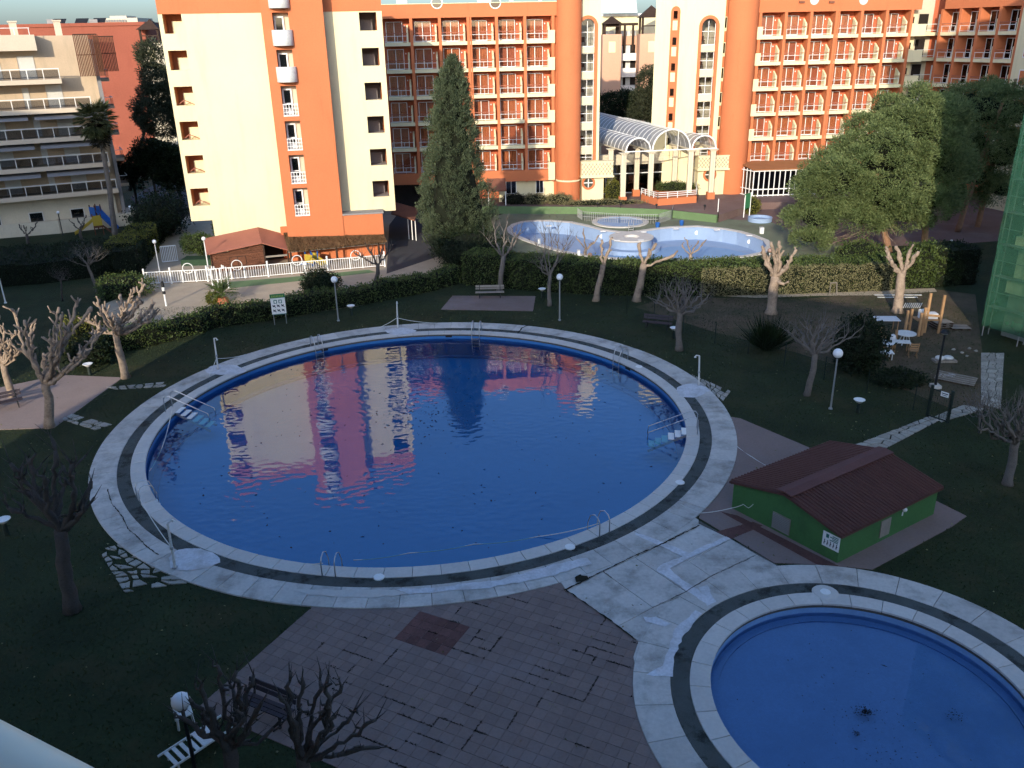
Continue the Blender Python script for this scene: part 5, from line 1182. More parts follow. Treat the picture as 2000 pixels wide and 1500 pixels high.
def hedge(label, foot, width, height, m='leaf_hedge', dens=70, leaf=.13, lw=.075, cat='hedge', hvar=.0, away=None, top_m=None):
    """foot: ground points along the near face; the hedge reaches 'width' behind them"""
    foot = [Vector(xy(p)) for p in foot]; o = thing('hedge', label, cat, (*foot[0], 0))
    res = [foot[0]]
    for a, c in zip(foot[:-1], foot[1:]):
        k = max(1, int((c-a).length/.8)); res += [a.lerp(c, i/k) for i in range(1, k+1)]
    nr = []
    for i in range(len(res)):
        d = (res[min(i+1, len(res)-1)]-res[max(i-1, 0)]).normalized(); q = Vector((-d.y, d.x)); 
        if (away and q.dot(Vector(away)) < 0) or (not away and q.y < 0): q = -q
        nr.append(q)
    hs_ = [height[0]+(height[1]-height[0])*i/(len(res)-1) if hasattr(height, '__len__') else height for i in range(len(res))]
    hs_ = [h*(1+hvar*math.sin(i*.9)+hvar*.7*math.sin(i*2.3+1)) for i, h in enumerate(hs_)]
    k = len(res); b = MB(); sh = .10
    fr = [(p.x+q.x*sh, p.y+q.y*sh) for p, q in zip(res, nr)]; bk = [(p.x+q.x*(width-sh), p.y+q.y*(width-sh)) for p, q in zip(res, nr)]
    b.add([(x, y, 0) for x, y in fr]+[(x, y, h-.12) for (x, y), h in zip(fr, hs_)]+[(x, y, h-.12) for (x, y), h in zip(bk, hs_)]+[(x, y, 0) for x, y in bk],
          [(i+j*k, i+1+j*k, i+1+(j+1)*k, i+(j+1)*k) for j in range(3) for i in range(k-1)]+[(0, k, 2*k, 3*k), (k-1, 4*k-1, 3*k-1, 2*k-1)])
    b.build('hedge_shade_core', M['hedge_core'], o)  # solid dark body standing for the hedge's shaded depth
    PP = []; DD = []
    for i in range(k-1):
        a, c = res[i], res[i+1]; L_ = (c-a).length; q = nr[i]; h = hs_[i]
        for face in ('f', 't', 'b'):
            area = L_*(h if face != 't' else width); n = int(area*dens*(1 if face != 'b' else .35)); t = RNG.uniform(0, 1, n)
            base = np.array(a)[None]*(1-t[:, None])+np.array(c)[None]*t[:, None]; h2 = hs_[i]*(1-t)+hs_[i+1]*t; bumpv = .06*np.sin(base[:, 0]*3.1+base[:, 1]*2.3)
            if face == 'f': z_ = RNG.uniform(0, 1, n)*h2; dp = RNG.normal(0, .05, n)+bumpv; P = np.c_[base+np.array(q)*dp[:, None], z_]; d0 = np.array([-q.x, -q.y, .35])
            elif face == 'b': z_ = RNG.uniform(0, 1, n)*h2; P = np.c_[base+np.array(q)*(width+RNG.normal(0, .05, n))[:, None], z_]; d0 = np.array([q.x, q.y, .35])
            else: dp = RNG.uniform(0, 1, n)*width; P = np.c_[base+np.array(q)*dp[:, None], h2+RNG.normal(-.03, .06, n)+bumpv]; d0 = np.array([0, -.2, 1.])
            PP.append(P); DD.append(np.tile(d0, (n, 1)))
    for e in (0, k-1):
        n = int(width*hs_[e]*dens); q = nr[e]; dp = RNG.uniform(0, width, n); P = np.c_[np.array(res[e])[None]+np.array(q)*dp[:, None], RNG.uniform(0, hs_[e], n)]; dd = (res[0]-res[1]) if e == 0 else (res[-1]-res[-2]); dd = dd.normalized(); PP.append(P); DD.append(np.tile([dd.x, dd.y, .3], (n, 1)))
    P = np.concatenate(PP); Dv = np.concatenate(DD); V, F = leaf_quads(P, Dv*.4, RNG.uniform(.6, 1.35, len(P))*leaf, RNG.uniform(.8, 1.4, len(P))*lw, 1.0)
    fast_mesh('foliage', V, F, M[m], o); return o
def bent(pts, r0, r1, rg, step=.28, jit=.05, gn=.22):
    """resample a polyline into a gnarled limb"""
    pts = [Vector(p) for p in pts]; out = []; tot = sum((b-a).length for a, b in zip(pts[:-1], pts[1:]))+1e-6; acc = 0; rad = []
    for a, b in zip(pts[:-1], pts[1:]):
        L_ = (b-a).length; k = max(1, int(L_/step))
        for i in range(k):
            t = (acc+L_*i/k)/tot; q = a.lerp(b, i/k)
            if out: q += Vector((rg.uniform(-jit, jit), rg.uniform(-jit, jit), rg.uniform(-jit, jit)))
            out.append(q); rad.append((r0+(r1-r0)*t)*(1+rg.uniform(-gn, gn)))
        acc += L_
    out.append(pts[-1]); rad.append(r1); return out, rad
def pollard(label, base, fork, limbs, rb, m, seed, stubs=3, knob=1.5, tw=.0, thin=.45, group='bare pollarded trees', name='pollarded_tree', spread=1.0, Y=None, root=1.35, twigs=0, stubL=.5):
    rg = random.Random(seed); B0 = G(*base); Y = B0.y; Fk = AT(*fork, Y); o = thing(name, label, 'tree', B0, group)
    mid = B0.lerp(Fk, .5)+Vector((rg.uniform(-.08, .08), rg.uniform(-.1, .1), 0))
    p, r = bent([B0-Vector((0, 0, .1)), B0.lerp(Fk, .12), mid, Fk], rb, rb*.8, rg, .35, .03, .08); r[0] *= root; 
    b = MB(); b.tube(p, r, 10); b.build('trunk', M[m], o, smooth=True)
    for li, l in enumerate(limbs):
        dep = (l[2] if len(l) > 2 else rg.uniform(-.9, .9))*spread; E = AT(l[0], l[1], Y+dep)
        start = Fk-Vector((0, 0, rb*rg.uniform(0., .8))); L_ = (E-start).length
        md = start.lerp(E, .45)+Vector((rg.uniform(-.1, .1)*L_, 0, -rg.uniform(.0, .12)*L_))
        p, r = bent([start, md, E], rb*.43*min(1, .6+L_*.12), rb*thin*.6, rg, .20, .075, .34)
        b = MB(); 
        if knob > 1: r[-2:] = [rb*thin*.6*knob*.95, rb*thin*.6*knob*.7]
        b.tube(p, r, 8)
        n = len(p)
        for s_ in range(stubs):
            i = rg.randint(max(1, int(n*.40)), n-1); q = p[i]; d = (p[min(i+1, n-1)]-p[i-1]).normalized()
            d2 = (d*.5+Vector((rg.uniform(-1, 1), rg.uniform(-1, 1), rg.uniform(.1, 1.2)))).normalized(); sl_ = rg.uniform(.5, 1.2)*stubL
            e = q+d2*sl_; pp, rr = bent([q, q.lerp(e, .5)+Vector((rg.uniform(-.06, .06),)*3), e], r[min(i, n-1)]*.75, rb*thin*.33, rg, .12, .03, .3)
            if knob > 1: rr[-1] = rr[-1]*1.2
            b.tube(pp, rr, 6)
            for _ in range(twigs):
                d3 = (d2+Vector((rg.uniform(-.8, .8), rg.uniform(-.8, .8), rg.uniform(0, .8)))).normalized(); b.tube([e, e+d3*rg.uniform(.25, .6)*(.6+stubL)], [rb*thin*.2, rb*thin*.07], 4)
        for _ in range(twigs*2):
            d3 = ((p[-1]-p[-2]).normalized()+Vector((rg.uniform(-.8, .8), rg.uniform(-.8, .8), rg.uniform(0, .8)))).normalized(); b.tube([p[-1], p[-1]+d3*rg.uniform(.3, .8)*(.6+stubL)], [rb*thin*.22, rb*thin*.06], 4)
        b.build('limb', M[m], o, smooth=True)
    return o
def lamp_globe(label, base, top_py, rpx, m='globe', topx=None, post='galv', group='globe lamps'):
    B0 = G(*base); T_ = AT(topx or base[0], top_py, B0.y); h = T_.z; d = (T_-Vector((0, 0, CAM_H))).dot(cF); r = rpx/FL*d
    o = thing('globe_lamp', label, 'lamp', B0, group)
    b = MB(); b.tube([B0, (B0.x, B0.y, h-r*.8)], [.055, .04], 8); b.lathe([(.11, 0), (.11, .06), (.05, .12)], xy(B0), 12); b.build('post', M[post], o)
    b = MB(); b.lathe([(.05, h-r*1.05), (r*.55, h-r*.95), (r*.5, h-r*.75)], xy(B0), 14); b.build('collar', M['black_metal'], o)
    b = MB(); b.ball((B0.x, B0.y, h), r, 20, 14); b.build('globe', M[m], o, smooth=True); return o
def bowl_lamp(label, base, h=.75, group='low garden lamps'):
    B0 = G(*base); o = thing('garden_lamp', label, 'lamp', B0, group); c = xy(B0)
    b = MB(); b.lathe([(.10, 0), (.09, h*.72), (.07, h*.8)], c, 12); b.build('stem', M['dark_green_metal'], o, smooth=True)
    b = MB(); b.lathe([(.06, h*.74), (.14, h*.8), (.27, h*.98), (.30, h), (.27, h*1.02), (.18, h*.96), (.01, h*.95)], c, 18); b.build('bowl', M['white'], o, smooth=True); return o
# ------------------------------------------------------------------ playground shed, thatched pergola, white fence
shY = G(416, 534).y
shed = thing('playground_shed', 'brown timber shed with red gabled roof under the cream block', 'shed', G(416, 534))
fl0, fr0 = G(416, 534), G(566, 519)
FLt, FRg, FRt = AT(409, 496, fl0.y-.2), AT(510, 472, fl0.y+1.6), AT(566, 486, fl0.y+2.4)
back = Vector((-.25, 4.2, 0))
S_ = Fac(xy(fl0), math.degrees(math.atan2((fr0-fl0).x, (fr0-fl0).y))); Lsh = (fr0-fl0).length
sr = (FRg-fl0).dot(Vector((S_.u.x, S_.u.y, 0))); zeL, zrg, zeR = FLt.z, FRg.z, FRt.z; Dp = 3.6; zeLb = max(zeL, S_.sz(420, 464, -Dp)[1]); zrgb = max(zrg, S_.sz(514, 443, -Dp)[1]); zeRb = max(zeR, S_.sz(566, 454, -Dp)[1])
b = MB(); P = S_.pt
b.hexa([P(-.35, zeL-.06, .4), P(sr, zrg-.06, .4), P(sr, zrgb-.06, -Dp), P(-.35, zeLb-.06, -Dp), P(-.35, zeL, .4), P(sr, zrg, .4), P(sr, zrgb, -Dp), P(-.35, zeLb, -Dp)]); rf = b.build('roof', M['roof_terracotta'], shed)
b = MB(); b.hexa([P(sr+.01, zrg-.06, .4), P(Lsh+.1, zeR-.06, .4), P(Lsh+.1, zeRb-.06, -Dp), P(sr+.01, zrgb-.06, -Dp), P(sr+.01, zrg, .4), P(Lsh+.1, zeR, .4), P(Lsh+.1, zeRb, -Dp), P(sr+.01, zrgb, -Dp)])
for k in range(18):
    t = (k+.5)/18; q = sr+(Lsh-sr)*t; z_ = zrg+(zeR-zrg)*t; b.bar(P(q, z_+.02, .4), P(q, zrgb+(zeRb-zrgb)*t+.02, -Dp), .05, .05)
b.build('roof_slope', M['roof_terracotta'], shed)
# plank wall (each board a part)
swall = sr+.05; nbrd = 11
for k in range(nbrd):
    z0_, z1_ = .02+k*.21, .02+(k+1)*.21-.012
    # clip to the sloping roof
    sst = max(0, ((z1_-(zeL-.1))/(zrg-zeL))*(sr+.35)-.35)
    if sst >= swall-.1: break
    S_.bx('plank', M['wood_brown'], shed, sst, swall, z0_, z1_, -.06, random.uniform(0, .012))
S_.bx('wall_backing', M['wood_dark'], shed, .02, swall-.02, 0, zeL-.1, -.12, -.061)
wa, wz0 = S_.sz(450, 520); wb, wz1 = S_.sz(480, 499); o = S_.bx('shutter', M['wood_dark'], shed, wa, wb, wz0, wz1, .013, .03)
for a, c in ((wa+.05, (wa+wb)/2-.03), ((wa+wb)/2+.03, wb-.05)): S_.bx('shutter_leaf', M['wood_brown'], o, a, c, wz0+.05, wz1-.05, .031, .06)
S_.bx('post', M['wood_dark'], shed, swall, swall+.14, 0, zrg-.2, -.1, .06); S_.bx('post', M['wood_dark'], shed, Lsh-.1, Lsh+.04, 0, zeR-.06, -.1, .06); S_.bx('lintel', M['wood_grey'], shed, swall+.15, Lsh-.11, zeR-.55, zeR-.4, -.06, .04)
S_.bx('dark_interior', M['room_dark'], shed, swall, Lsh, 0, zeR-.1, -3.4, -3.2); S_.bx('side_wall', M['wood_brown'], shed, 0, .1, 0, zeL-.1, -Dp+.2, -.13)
# thatched pergola
per = thing('thatched_pergola', 'thatched shelter with log posts beside the timber shed', 'shelter', G(569, 520))
pf = Fac(xy(fl0+Vector((S_.u.x, S_.u.y, 0))*Lsh), math.degrees(math.atan2(S_.u.x, S_.u.y)))
Lp = pf.s(752, 520); zf = pf.z(660, 477); Dq = 2.7; zb = pf.sz(655, 445, -Dq)[1]
b = MB(); P = pf.pt; b.hexa([P(.0, zf-.12, .55), P(Lp+.2, zf-.12, .55), P(Lp-.2, zb-.12, -Dq), P(.0, zb-.12, -Dq), P(.0, zf-.02, .55), P(Lp+.2, zf-.02, .55), P(Lp-.2, zb-.02, -Dq), P(.0, zb-.02, -Dq)]); b.build('roof_frame', M['wood_dark'], per)
n = 16000; t = RNG.uniform(0, 1, n); u_ = RNG.uniform(0, 1, n)
Pp = np.array([P(float(a*(Lp+.2)), float(zf+(zb-zf)*c), float(.55-c*(Dq+.55))) for a, c in zip(t, u_)])
dn = np.array(P(0, zf, .55)-P(0, zb, -Dq)); dn /= np.linalg.norm(dn)
V, F = leaf_quads(Pp+np.array([0, 0, .03]), np.tile(dn, (n, 1)), RNG.uniform(.25, .6, n), RNG.uniform(.03, .07, n), .22); th = fast_mesh('thatch', V, F, M['thatch'], per); tag(th, kind='stuff')
for px in (569, 659, 741): s_ = pf.s(px, 510); b = MB(); b.tube([pf.pt(s_, 0, .2), pf.pt(s_, zf-.1, .2)], .10, 8); b.build('post', M['wood_dark'], per, smooth=True)
for s_ in (1, 4.3): b = MB(); b.tube([pf.pt(s_, 0, -Dq+.3), pf.pt(s_, zb-.1, -Dq+.3)], .09, 8); b.build('post', M['wood_dark'], per)
pf.bx('beam', M['wood_grey'], per, 0, Lp+.1, zf-.3, zf-.13, .12, .28)
b = MB(); pf.box(b, -.2, Lp+.3, 0, 2.9, -Dq-.6, -Dq-.3); b.build('back_wall', M['orange'], per)
# white picket fence in panels
fence = thing('picket_fence', 'white picket fence with ring ornaments along the playground', 'fence', G(285, 557))
fp = [(285, 557), (336, 554), (407, 550.5), (525, 541), (641, 531), (752, 521)]; FH = 1.12
for k in range(5):
    a, c = G(*fp[k]), G(*fp[k+1]); d = (c-a); L_ = d.length; d.normalize(); bp = MB(); br = MB(); nP = max(2, int(L_/.19))
    for i in range(1, nP): q = a+d*(L_*i/nP); bp.bar(q+Vector((0, 0, .14)), q+Vector((0, 0, FH-.05)), .055, .03)
    po = bp.build('pickets', M['white'], fence, kind='stuff')
    for z_ in (.14, FH-.05): br.bar(a+Vector((0, 0, z_)), c+Vector((0, 0, z_)), .05, .06)
    br.build('rails', M['white'], fence)
    if k > 0:
        q = a.lerp(c, .5)+Vector((0, 0, FH+.12)); b = MB(); b.tube([q+d*.42*math.cos(t)+Vector((0, 0, .42*math.sin(t))) for t in np.linspace(0, 2*math.pi, 21)], .035, 6); b.build('ring', M['white'], fence)
        b = MB()
        for sg in (-1, 1): e = q+d*sg*.55-Vector((0, 0, .18)); b.bar(e, e-Vector((0, 0, 1.0)), .08, .08); b.bar(e, e+d*sg*.25, .07, .07)
        b.build('ring_post', M['white'], fence)
for p_ in fp: q = G(*p_); b = MB(); b.bar(q, q+Vector((0, 0, FH+.18)), .12, .12); b.ball((q.x, q.y, FH+.2), .09, 8, 6); b.build('post', M['white'], fence)
# white gate frame by the cycad, garden gate, box
gt = thing('gate_frame', 'white stepped gate posts behind the cycad', 'gate', G(430, 566))
for p0, p1 in (((417, 567), 1), ((428, 566), -1), ((435, 565), 1), ((447, 563), -1)):
    q = G(*p0); h = 1.75; b = MB(); b.bar(q, q+Vector((0, 0, h)), .09, .09); e = q+Vector((.3*p1, .05*p1, h+.22)); b.bar(q+Vector((0, 0, h)), (e.x, e.y, h), .07, .08); b.bar((e.x, e.y, h-.03), e, .07, .07); b.build('gate_post', M['white'], gt)
gp = thing('garden_gate', 'white barred garden gate standing open by the left path', 'gate', G(318, 514))
a, c = G(318, 514), G(348, 511); d = (c-a); b = MB(); 
for i in range(10): q = a+d*i/9; b.bar(q+Vector((0, 0, .1)), q+Vector((0, 0, 1.5)), .06, .04)
b.build('bars', M['white'], gp); b = MB(); b.bar(a+Vector((0, 0, 1.52)), c+Vector((0, 0, 1.52)), .07, .07); b.bar(a+Vector((0, 0, .12)), c+Vector((0, 0, .12)), .07, .07); b.build('rails', M['white'], gp)
bush('box_shrub', 'clipped rounded box shrub in a green tub beside the shed', 'shrub', G(386, 512)+Vector((0, .8, 1.55)), (1.75, 1.2, .95), 5200, 'leaf_hedge', .13, .08)
b = MB(); q = G(386, 518); b.box(q.x-1.4, q.x+1.4, q.y-.2, q.y+1.4, 0, .55); b.build('planter', M['trough'], label='dark green trough under the rounded box shrub', cat='planter')
cy = G(436, 592)
cyc = thing('cycad', 'dark green cycad in a terracotta bed on the sunlit paving', 'plant', cy)
b = MB(); b.lathe([(.4, 0), (.45, .2), (.36, .42), (.3, .46), (.01, .46)], xy(cy), 16); b.build('pot', M['terracotta_pot'], cyc, smooth=True)
bush_mesh('ground_leaves', (cy.x-.7, cy.y, .4), .55, .5, .5, 900, M['leaf_yellow'], cyc, .16, .1, zmin=.02, core=False)
VV, FF, k0 = [], [], 0
for i in range(58):
    az = random.uniform(0, 2*math.pi); el = random.uniform(.05, 1.2); L_ = random.uniform(1.4, 2.0); dirv = np.array([math.cos(az)*math.cos(el), math.sin(az)*math.cos(el), math.sin(el)])
    t = np.linspace(.12, 1, 22); mid = np.array([cy.x, cy.y, .75])+np.outer(t*L_, dirv); mid[:, 2] -= (t**2)*.35*L_*math.cos(el)
    side = np.cross(dirv, [0, 0, 1.]); side /= np.linalg.norm(side)
    for sg in (-1, 1):
        Pq = mid; Dq_ = side*sg+dirv*.6+np.array([0, 0, .12]); V, F = leaf_quads(Pq, np.tile(Dq_, (len(Pq), 1)), .26*np.sin(np.pi*np.clip(t, .15, .95)), .04, .05); VV.append(V); FF.append(F+k0); k0 += len(V)
fast_mesh('fronds', np.concatenate(VV), np.concatenate(FF), M['leaf_hedge'], cyc)
# small black and white post lamp on the paving
q = G(325, 598); o = thing('post_lantern', 'short white post with black lantern on the shaded paving', 'lamp', q)
b = MB(); b.tube([q, q+Vector((0, 0, .95))], .07, 8); b.build('post', M['white'], o); b = MB(); b.lathe([(.06, .95), (.13, 1.0), (.12, 1.15), (.08, 1.2)], xy(q), 10); b.build('collar', M['black_metal'], o)
b = MB(); b.lathe([(.08, 1.2), (.11, 1.25), (.11, 1.45), (.08, 1.5)], xy(q), 10); b.build('glass', M['white'], o); b = MB(); b.lathe([(.10, 1.5), (.13, 1.55), (.11, 1.9), (.01, 2.0)], xy(q), 10); b.build('lantern_cap', M['black_metal'], o)
# play slides
def slide(label, base, h, L_, az, m1, m2):
    q = G(*base); o = thing('playground_slide', label, 'slide', q, rz=az)
    b = MB(); n_ = 14
    prof = [(-.35, .28), (-.3, 0), (.3, 0), (.35, .28)]; V = []
    for i in range(n_+1):
        t = i/n_; x = t*L_; z_ = h*(1-t)**1.15+.18
        V += [(x, y, z_+zz) for y, zz in prof]
    b.add(V, [(i*4+j, (i+1)*4+j, (i+1)*4+j+1, i*4+j+1) for i in range(n_) for j in range(3)]); me = b.mesh('chute', m1); link('chute', me, o)
    b = MB(); b.box(-.9, 0, -.4, .4, h*.62, h*.75)
    for x in (-.85, -.05):
        for y in (-.36, .36): b.bar((x, y, 0), (x, y, h+.9), .09, .09)
    link('platform', b.mesh('platform', m2), o)
    b = MB(); b.bar((-.9, -.3, h*.7), (-1.7, -.3, 0), .07, .1); b.bar((-.9, .3, h*.7), (-1.7, .3, 0), .07, .1)
    for t in (.2, .4, .6, .8): b.bar((-.9-.8*t, -.3, h*.7*(1-t)), (-.9-.8*t, .3, h*.7*(1-t)), .06, .06)
    link('ladder', b.mesh('ladder', m2), o)
    b = MB(); b.box(-.9, 0, -.42, -.38, h*.8, h+.7); b.box(-.9, 0, .38, .42, h*.8, h+.7); link('side_panel', b.mesh('side_panel', m1), o); return o
slide('blue slide under the thatched shelter', (618, 519), .35, .9, R(-30), M['yellow_plastic'], M['blue_plastic'])
slide('large blue slide on the left lawn by the palm', (199, 447), 1.7, 2.4, R(-28), M['blue_plastic'], M['wood_brown'])
slide('yellow slide on the left lawn', (186, 458), 1.2, 1.9, R(205), M['yellow_plastic'], M['wood_brown'])

# ------------------------------------------------------------------ pump house
pA_, pF, pR_ = G(1429, 993), G(1635, 1101), G(1823, 1005); pBk = pA_+pR_-pF
hut = thing('pump_house', 'green hut with maroon corrugated roof between the two pools', 'hut', pF)
eA, eB = (pA_-pF), (pR_-pF); LA, LB_ = eA.length, eB.length; uA, uB = eA.normalized(), eB.normalized()
def HP(a, b_, z): return pF+uA*a+uB*b_+Vector((0, 0, z))
zE = AT(1640, 1046, pF.y).z; zR_ = None
rp = HP(LA*.5, 0, 0); zRg = AT(1535, 965, rp.y).z
print('hut', zE, zRg, LA, LB_)
b = MB(); zE = 1.28; zRg = 1.86
b.hexa([HP(0, 0, 0), HP(LA, 0, 0), HP(LA, LB_, 0), HP(0, LB_, 0), HP(0, 0, zE), HP(LA, 0, zE), HP(LA, LB_, zE), HP(0, LB_, zE)]); 
b.add([HP(0, .0, zE), HP(LA, .0, zE), HP(LA/2, .0, zRg-.1), HP(0, LB_, zE), HP(LA, LB_, zE), HP(LA/2, LB_, zRg-.1)], [(0, 1, 2), (5, 4, 3)])
b.build('wall', M['hut_green'], hut)
ov = .13
for sg, nm in ((0, 'roof_slope'), (1, 'roof_slope')):
    b = MB(); e0 = -ov if sg == 0 else LA+ov; ze = zE-(zRg-zE)*ov/(LA/2); n_ = 34; V = []; Ys = []
    for i in range(n_):
        for fr_, dz in ((0, 0), (.5, 0), (.6, .06), (.9, .06), (1., 0)): Ys.append((-ov+(LB_+2*ov)*(i+fr_)/n_, dz))
    for y_, dz in Ys: V += [HP(e0, y_, ze+dz+.05), HP(LA/2, y_, zRg+dz+.05)]
    b.add(V, [(2*i, 2*i+1, 2*i+3, 2*i+2) for i in range(len(Ys)-1)]); b.build(nm, M['roof_maroon'], hut)
    b = MB(); b.hexa([HP(e0, -ov, ze-.06), HP(LA/2, -ov, zRg-.06), HP(LA/2, LB_+ov, zRg-.06), HP(e0, LB_+ov, ze-.06), HP(e0, -ov, ze+.03), HP(LA/2, -ov, zRg+.03), HP(LA/2, LB_+ov, zRg+.03), HP(e0, LB_+ov, ze+.03)]); b.build('roof_board', M['roof_maroon'], hut)
b = MB(); 
for sg in (-1, 1):
    b.hexa([HP(LA/2, -ov-.02, zRg+.10), HP(LA/2+sg*.36, -ov-.02, zRg+.045), HP(LA/2+sg*.36, LB_+ov+.02, zRg+.045), HP(LA/2, LB_+ov+.02, zRg+.10), HP(LA/2, -ov-.02, zRg+.14), HP(LA/2+sg*.36, -ov-.02, zRg+.09), HP(LA/2+sg*.36, LB_+ov+.02, zRg+.09), HP(LA/2, LB_+ov+.02, zRg+.14)])
b.build('ridge_cap', M['roof_ridge'], hut)
nB_ = Vector((uA.y, -uA.x, 0)); nB_ = nB_ if nB_.dot(uB) < 0 else -nB_
def onA(px, py):     # point on the wall between front and left corners (outer face)
    r = ray(px, py); n3 = nB_; t = (pF-Vector((0, 0, CAM_H))).dot(n3)/r.dot(n3); return Vector((0, 0, CAM_H))+r*t
v = onA(1526, 1022); o = MB(); o.bar(v-uA*.42+nB_*.02, v+uA*.42+nB_*.02, .04, .72); vv = o.build('vent', M['wood_grey'], hut)
for k in range(9): b = MB(); z_ = Vector((0, 0, -.3+k*.075)); b.bar(v-uA*.40+nB_*.045+z_, v+uA*.40+nB_*.045+z_, .03, .03); b.build('louvre', M['galv'], vv)
v = onA(1624, 1057); sgn = thing('pool_sign', 'white information plate on the corner of the green hut', 'sign', v+nB_*.03)
b = MB(); b.bar(v-uA*.36+nB_*.03, v+uA*.36+nB_*.03, .02, .62); b.build('plate', M['white'], sgn)
b = MB(); c0 = v+nB_*.043
for k in range(4): z_ = Vector((0, 0, .24-k*.065)); b.bar(c0-uA*(.05-.1*(k % 2))+z_, c0-uA*.30+z_, .006, .035)
b.bar(c0+uA*.22+Vector((0, 0, .17)), c0+uA*.10+Vector((0, 0, .17)), .006, .16); b.build('lettering', M['sign_teal'], sgn)
b = MB()
for k in range(5): a = c0+uA*(.26-.13*k)+Vector((0, 0, -.13)); b.bar(a-Vector((0, 0, .09)), a+Vector((0, 0, .07)), .006, .04, up=(1, 0, 0)); b.bar(a+uA*.03-Vector((0, 0, .05)), a-uA*.03+Vector((0, 0, .03)), .006, .03); b.ball(a+Vector((0, 0, .10)), .022, 8, 6)
b.build('pictograms', M['sign_ink'], sgn)
nR = Vector((uB.y, -uB.x, 0)); nR = nR if nR.dot(uA) < 0 else -nR
def onB(px, py): r = ray(px, py); t = (pF-Vector((0, 0, CAM_H))).dot(nR)/r.dot(nR); return Vector((0, 0, CAM_H))+r*t
v = onB(1728, 1030); b = MB(); b.bar(v-uB*.3+nR*.02, v+uB*.3+nR*.02, .04, .75); b.build('hatch', M['wood_grey'], hut)
v = onB(1764, 994); b = MB(); b.ball(v+nR*.08, .09, 10, 8); b.bar(v-Vector((0, 0, .12)), v-Vector((0, 0, .3)), .05, .05); b.build('bulkhead_lamp', M['white'], hut)

# ------------------------------------------------------------------ pool furniture
def radial(c, a): return Vector((math.cos(a), math.sin(a), 0)), Vector((-math.sin(a), math.cos(a), 0))
def grab_ladder(label, px, c=PC, r=PR[0], group='pool ladders', depth=1.0, w=.26):
    p = G(*px, .07); a = math.atan2(p.y-c[1], p.x-c[0]); ro, ta_ = radial(c, a); E0 = Vector((c[0], c[1], 0))+ro*r
    o = thing('pool_ladder', label, 'ladder', E0, group)
    for sg in (-1, 1):
        q = E0+ta_*sg*w; pts = [q+ro*.62+Vector((0, 0, .05)), q+ro*.62+Vector((0, 0, .62)), q+ro*.52+Vector((0, 0, .80)), q+ro*.30+Vector((0, 0, .88)), q+ro*.05+Vector((0, 0, .74)), q-ro*.10+Vector((0, 0, .35)), q-ro*.12+Vector((0, 0, -.1)), q-ro*.12+Vector((0, 0, -depth))]
        b = MB(); b.tube(pts, .024, 8); b.build('handrail', M['steel'], o, smooth=True)
    for k in range(3): z_ = -.25-.28*k; b = MB(); b.bar(E0-ro*.12-ta_*w+Vector((0, 0, z_)), E0-ro*.12+ta_*w+Vector((0, 0, z_)), .12, .03); b.build('tread', M['steel'], o)
    return o
grab_ladder('steel pool ladder with curved rails at the far left of the round pool', (613, 674)); grab_ladder('steel pool ladder at the far middle rim of the round pool', (926, 657))
grab_ladder('steel pool ladder at the far right rim of the round pool', (1204, 705)); grab_ladder('steel grab rails at the near right rim of the round pool', (1180, 1042)); grab_ladder('steel grab rails at the near rim closest to the viewer', (650, 1112))
grab_ladder('steel grab rails at the left rim with the rope tied on', (283, 975))
def steps(label, px, group='pool steps'):
    p = G(*px, .07); a = math.atan2(p.y-PC[1], p.x-PC[0]); ro, ta_ = radial(PC, a); E0 = Vector((PC[0], PC[1], 0))+ro*PR[0]; o = thing('pool_steps', label, 'steps', E0, group); w = .38
    for sg in (-1, 1):
        q = E0+ta_*sg*w; b = MB(); b.tube([q+ro*.5+Vector((0, 0, .06)), q+ro*.5+Vector((0, 0, .85)), q+ro*.38+Vector((0, 0, 1.0)), q+ro*.15+Vector((0, 0, 1.0)), q-ro*1.9+Vector((0, 0, .05)), q-ro*1.95+Vector((0, 0, -.35))], .024, 8); b.build('handrail', M['steel'], o, smooth=True)
        b = MB(); b.bar(q+ro*.0+Vector((0, 0, .0)), q-ro*1.9+Vector((0, 0, -1.0)), .05, .12); b.build('stringer', M['galv'], o)
    for k in range(6): b = MB(); e = E0-ro*(.12+.32*k)+Vector((0, 0, .02-.16*k)); b.hexa([e-ta_*w-ro*.15, e+ta_*w-ro*.15, e+ta_*w+ro*.15, e-ta_*w+ro*.15]+[x+Vector((0, 0, .04)) for x in (e-ta_*w-ro*.15, e+ta_*w-ro*.15, e+ta_*w+ro*.15, e-ta_*w+ro*.15)]); b.build('tread', M['white'], o)
    return o
steps('white pool steps with steel rails on the left of the round pool', (357, 800)); steps('white pool steps with steel rails on the right of the round pool', (1352, 842))
def shower(label, base, top, group='pool shower posts'):
    B0 = G(*base, .07); T_ = AT(*top, B0.y); o = thing('shower_post', label, 'shower', B0, group); b = MB(); b.tube([B0, B0.lerp(T_, .5), T_], [.055, .05, .045], 8); b.build('post', M['white_dirty'], o)
    d = (Vector((PC[0], PC[1], 0))-Vector((B0.x, B0.y, 0))).normalized(); b = MB(); b.tube([T_, T_+d*.18+Vector((0, 0, .05)), T_+d*.25-Vector((0, 0, .02))], .035, 8); b.lathe([(.03, T_.z), (.075, T_.z-.06)], xy(T_+d*.25), 10); b.build('shower_head', M['white_dirty'], o)
    b = MB(); b.box(B0.x-.09, B0.x+.09, B0.y-.09, B0.y+.09, .07, .11); b.build('foot', M['galv'], o); m_ = B0.lerp(T_, .45); b = MB(); b.ball(m_, .08, 8, 6); b.build('tap', M['galv'], o); return o
shower('white shower post on the left pool deck with rope tied to it', (426, 721), (418, 661)); shower('white shower post on the far pool deck', (777, 641), (775, 589))
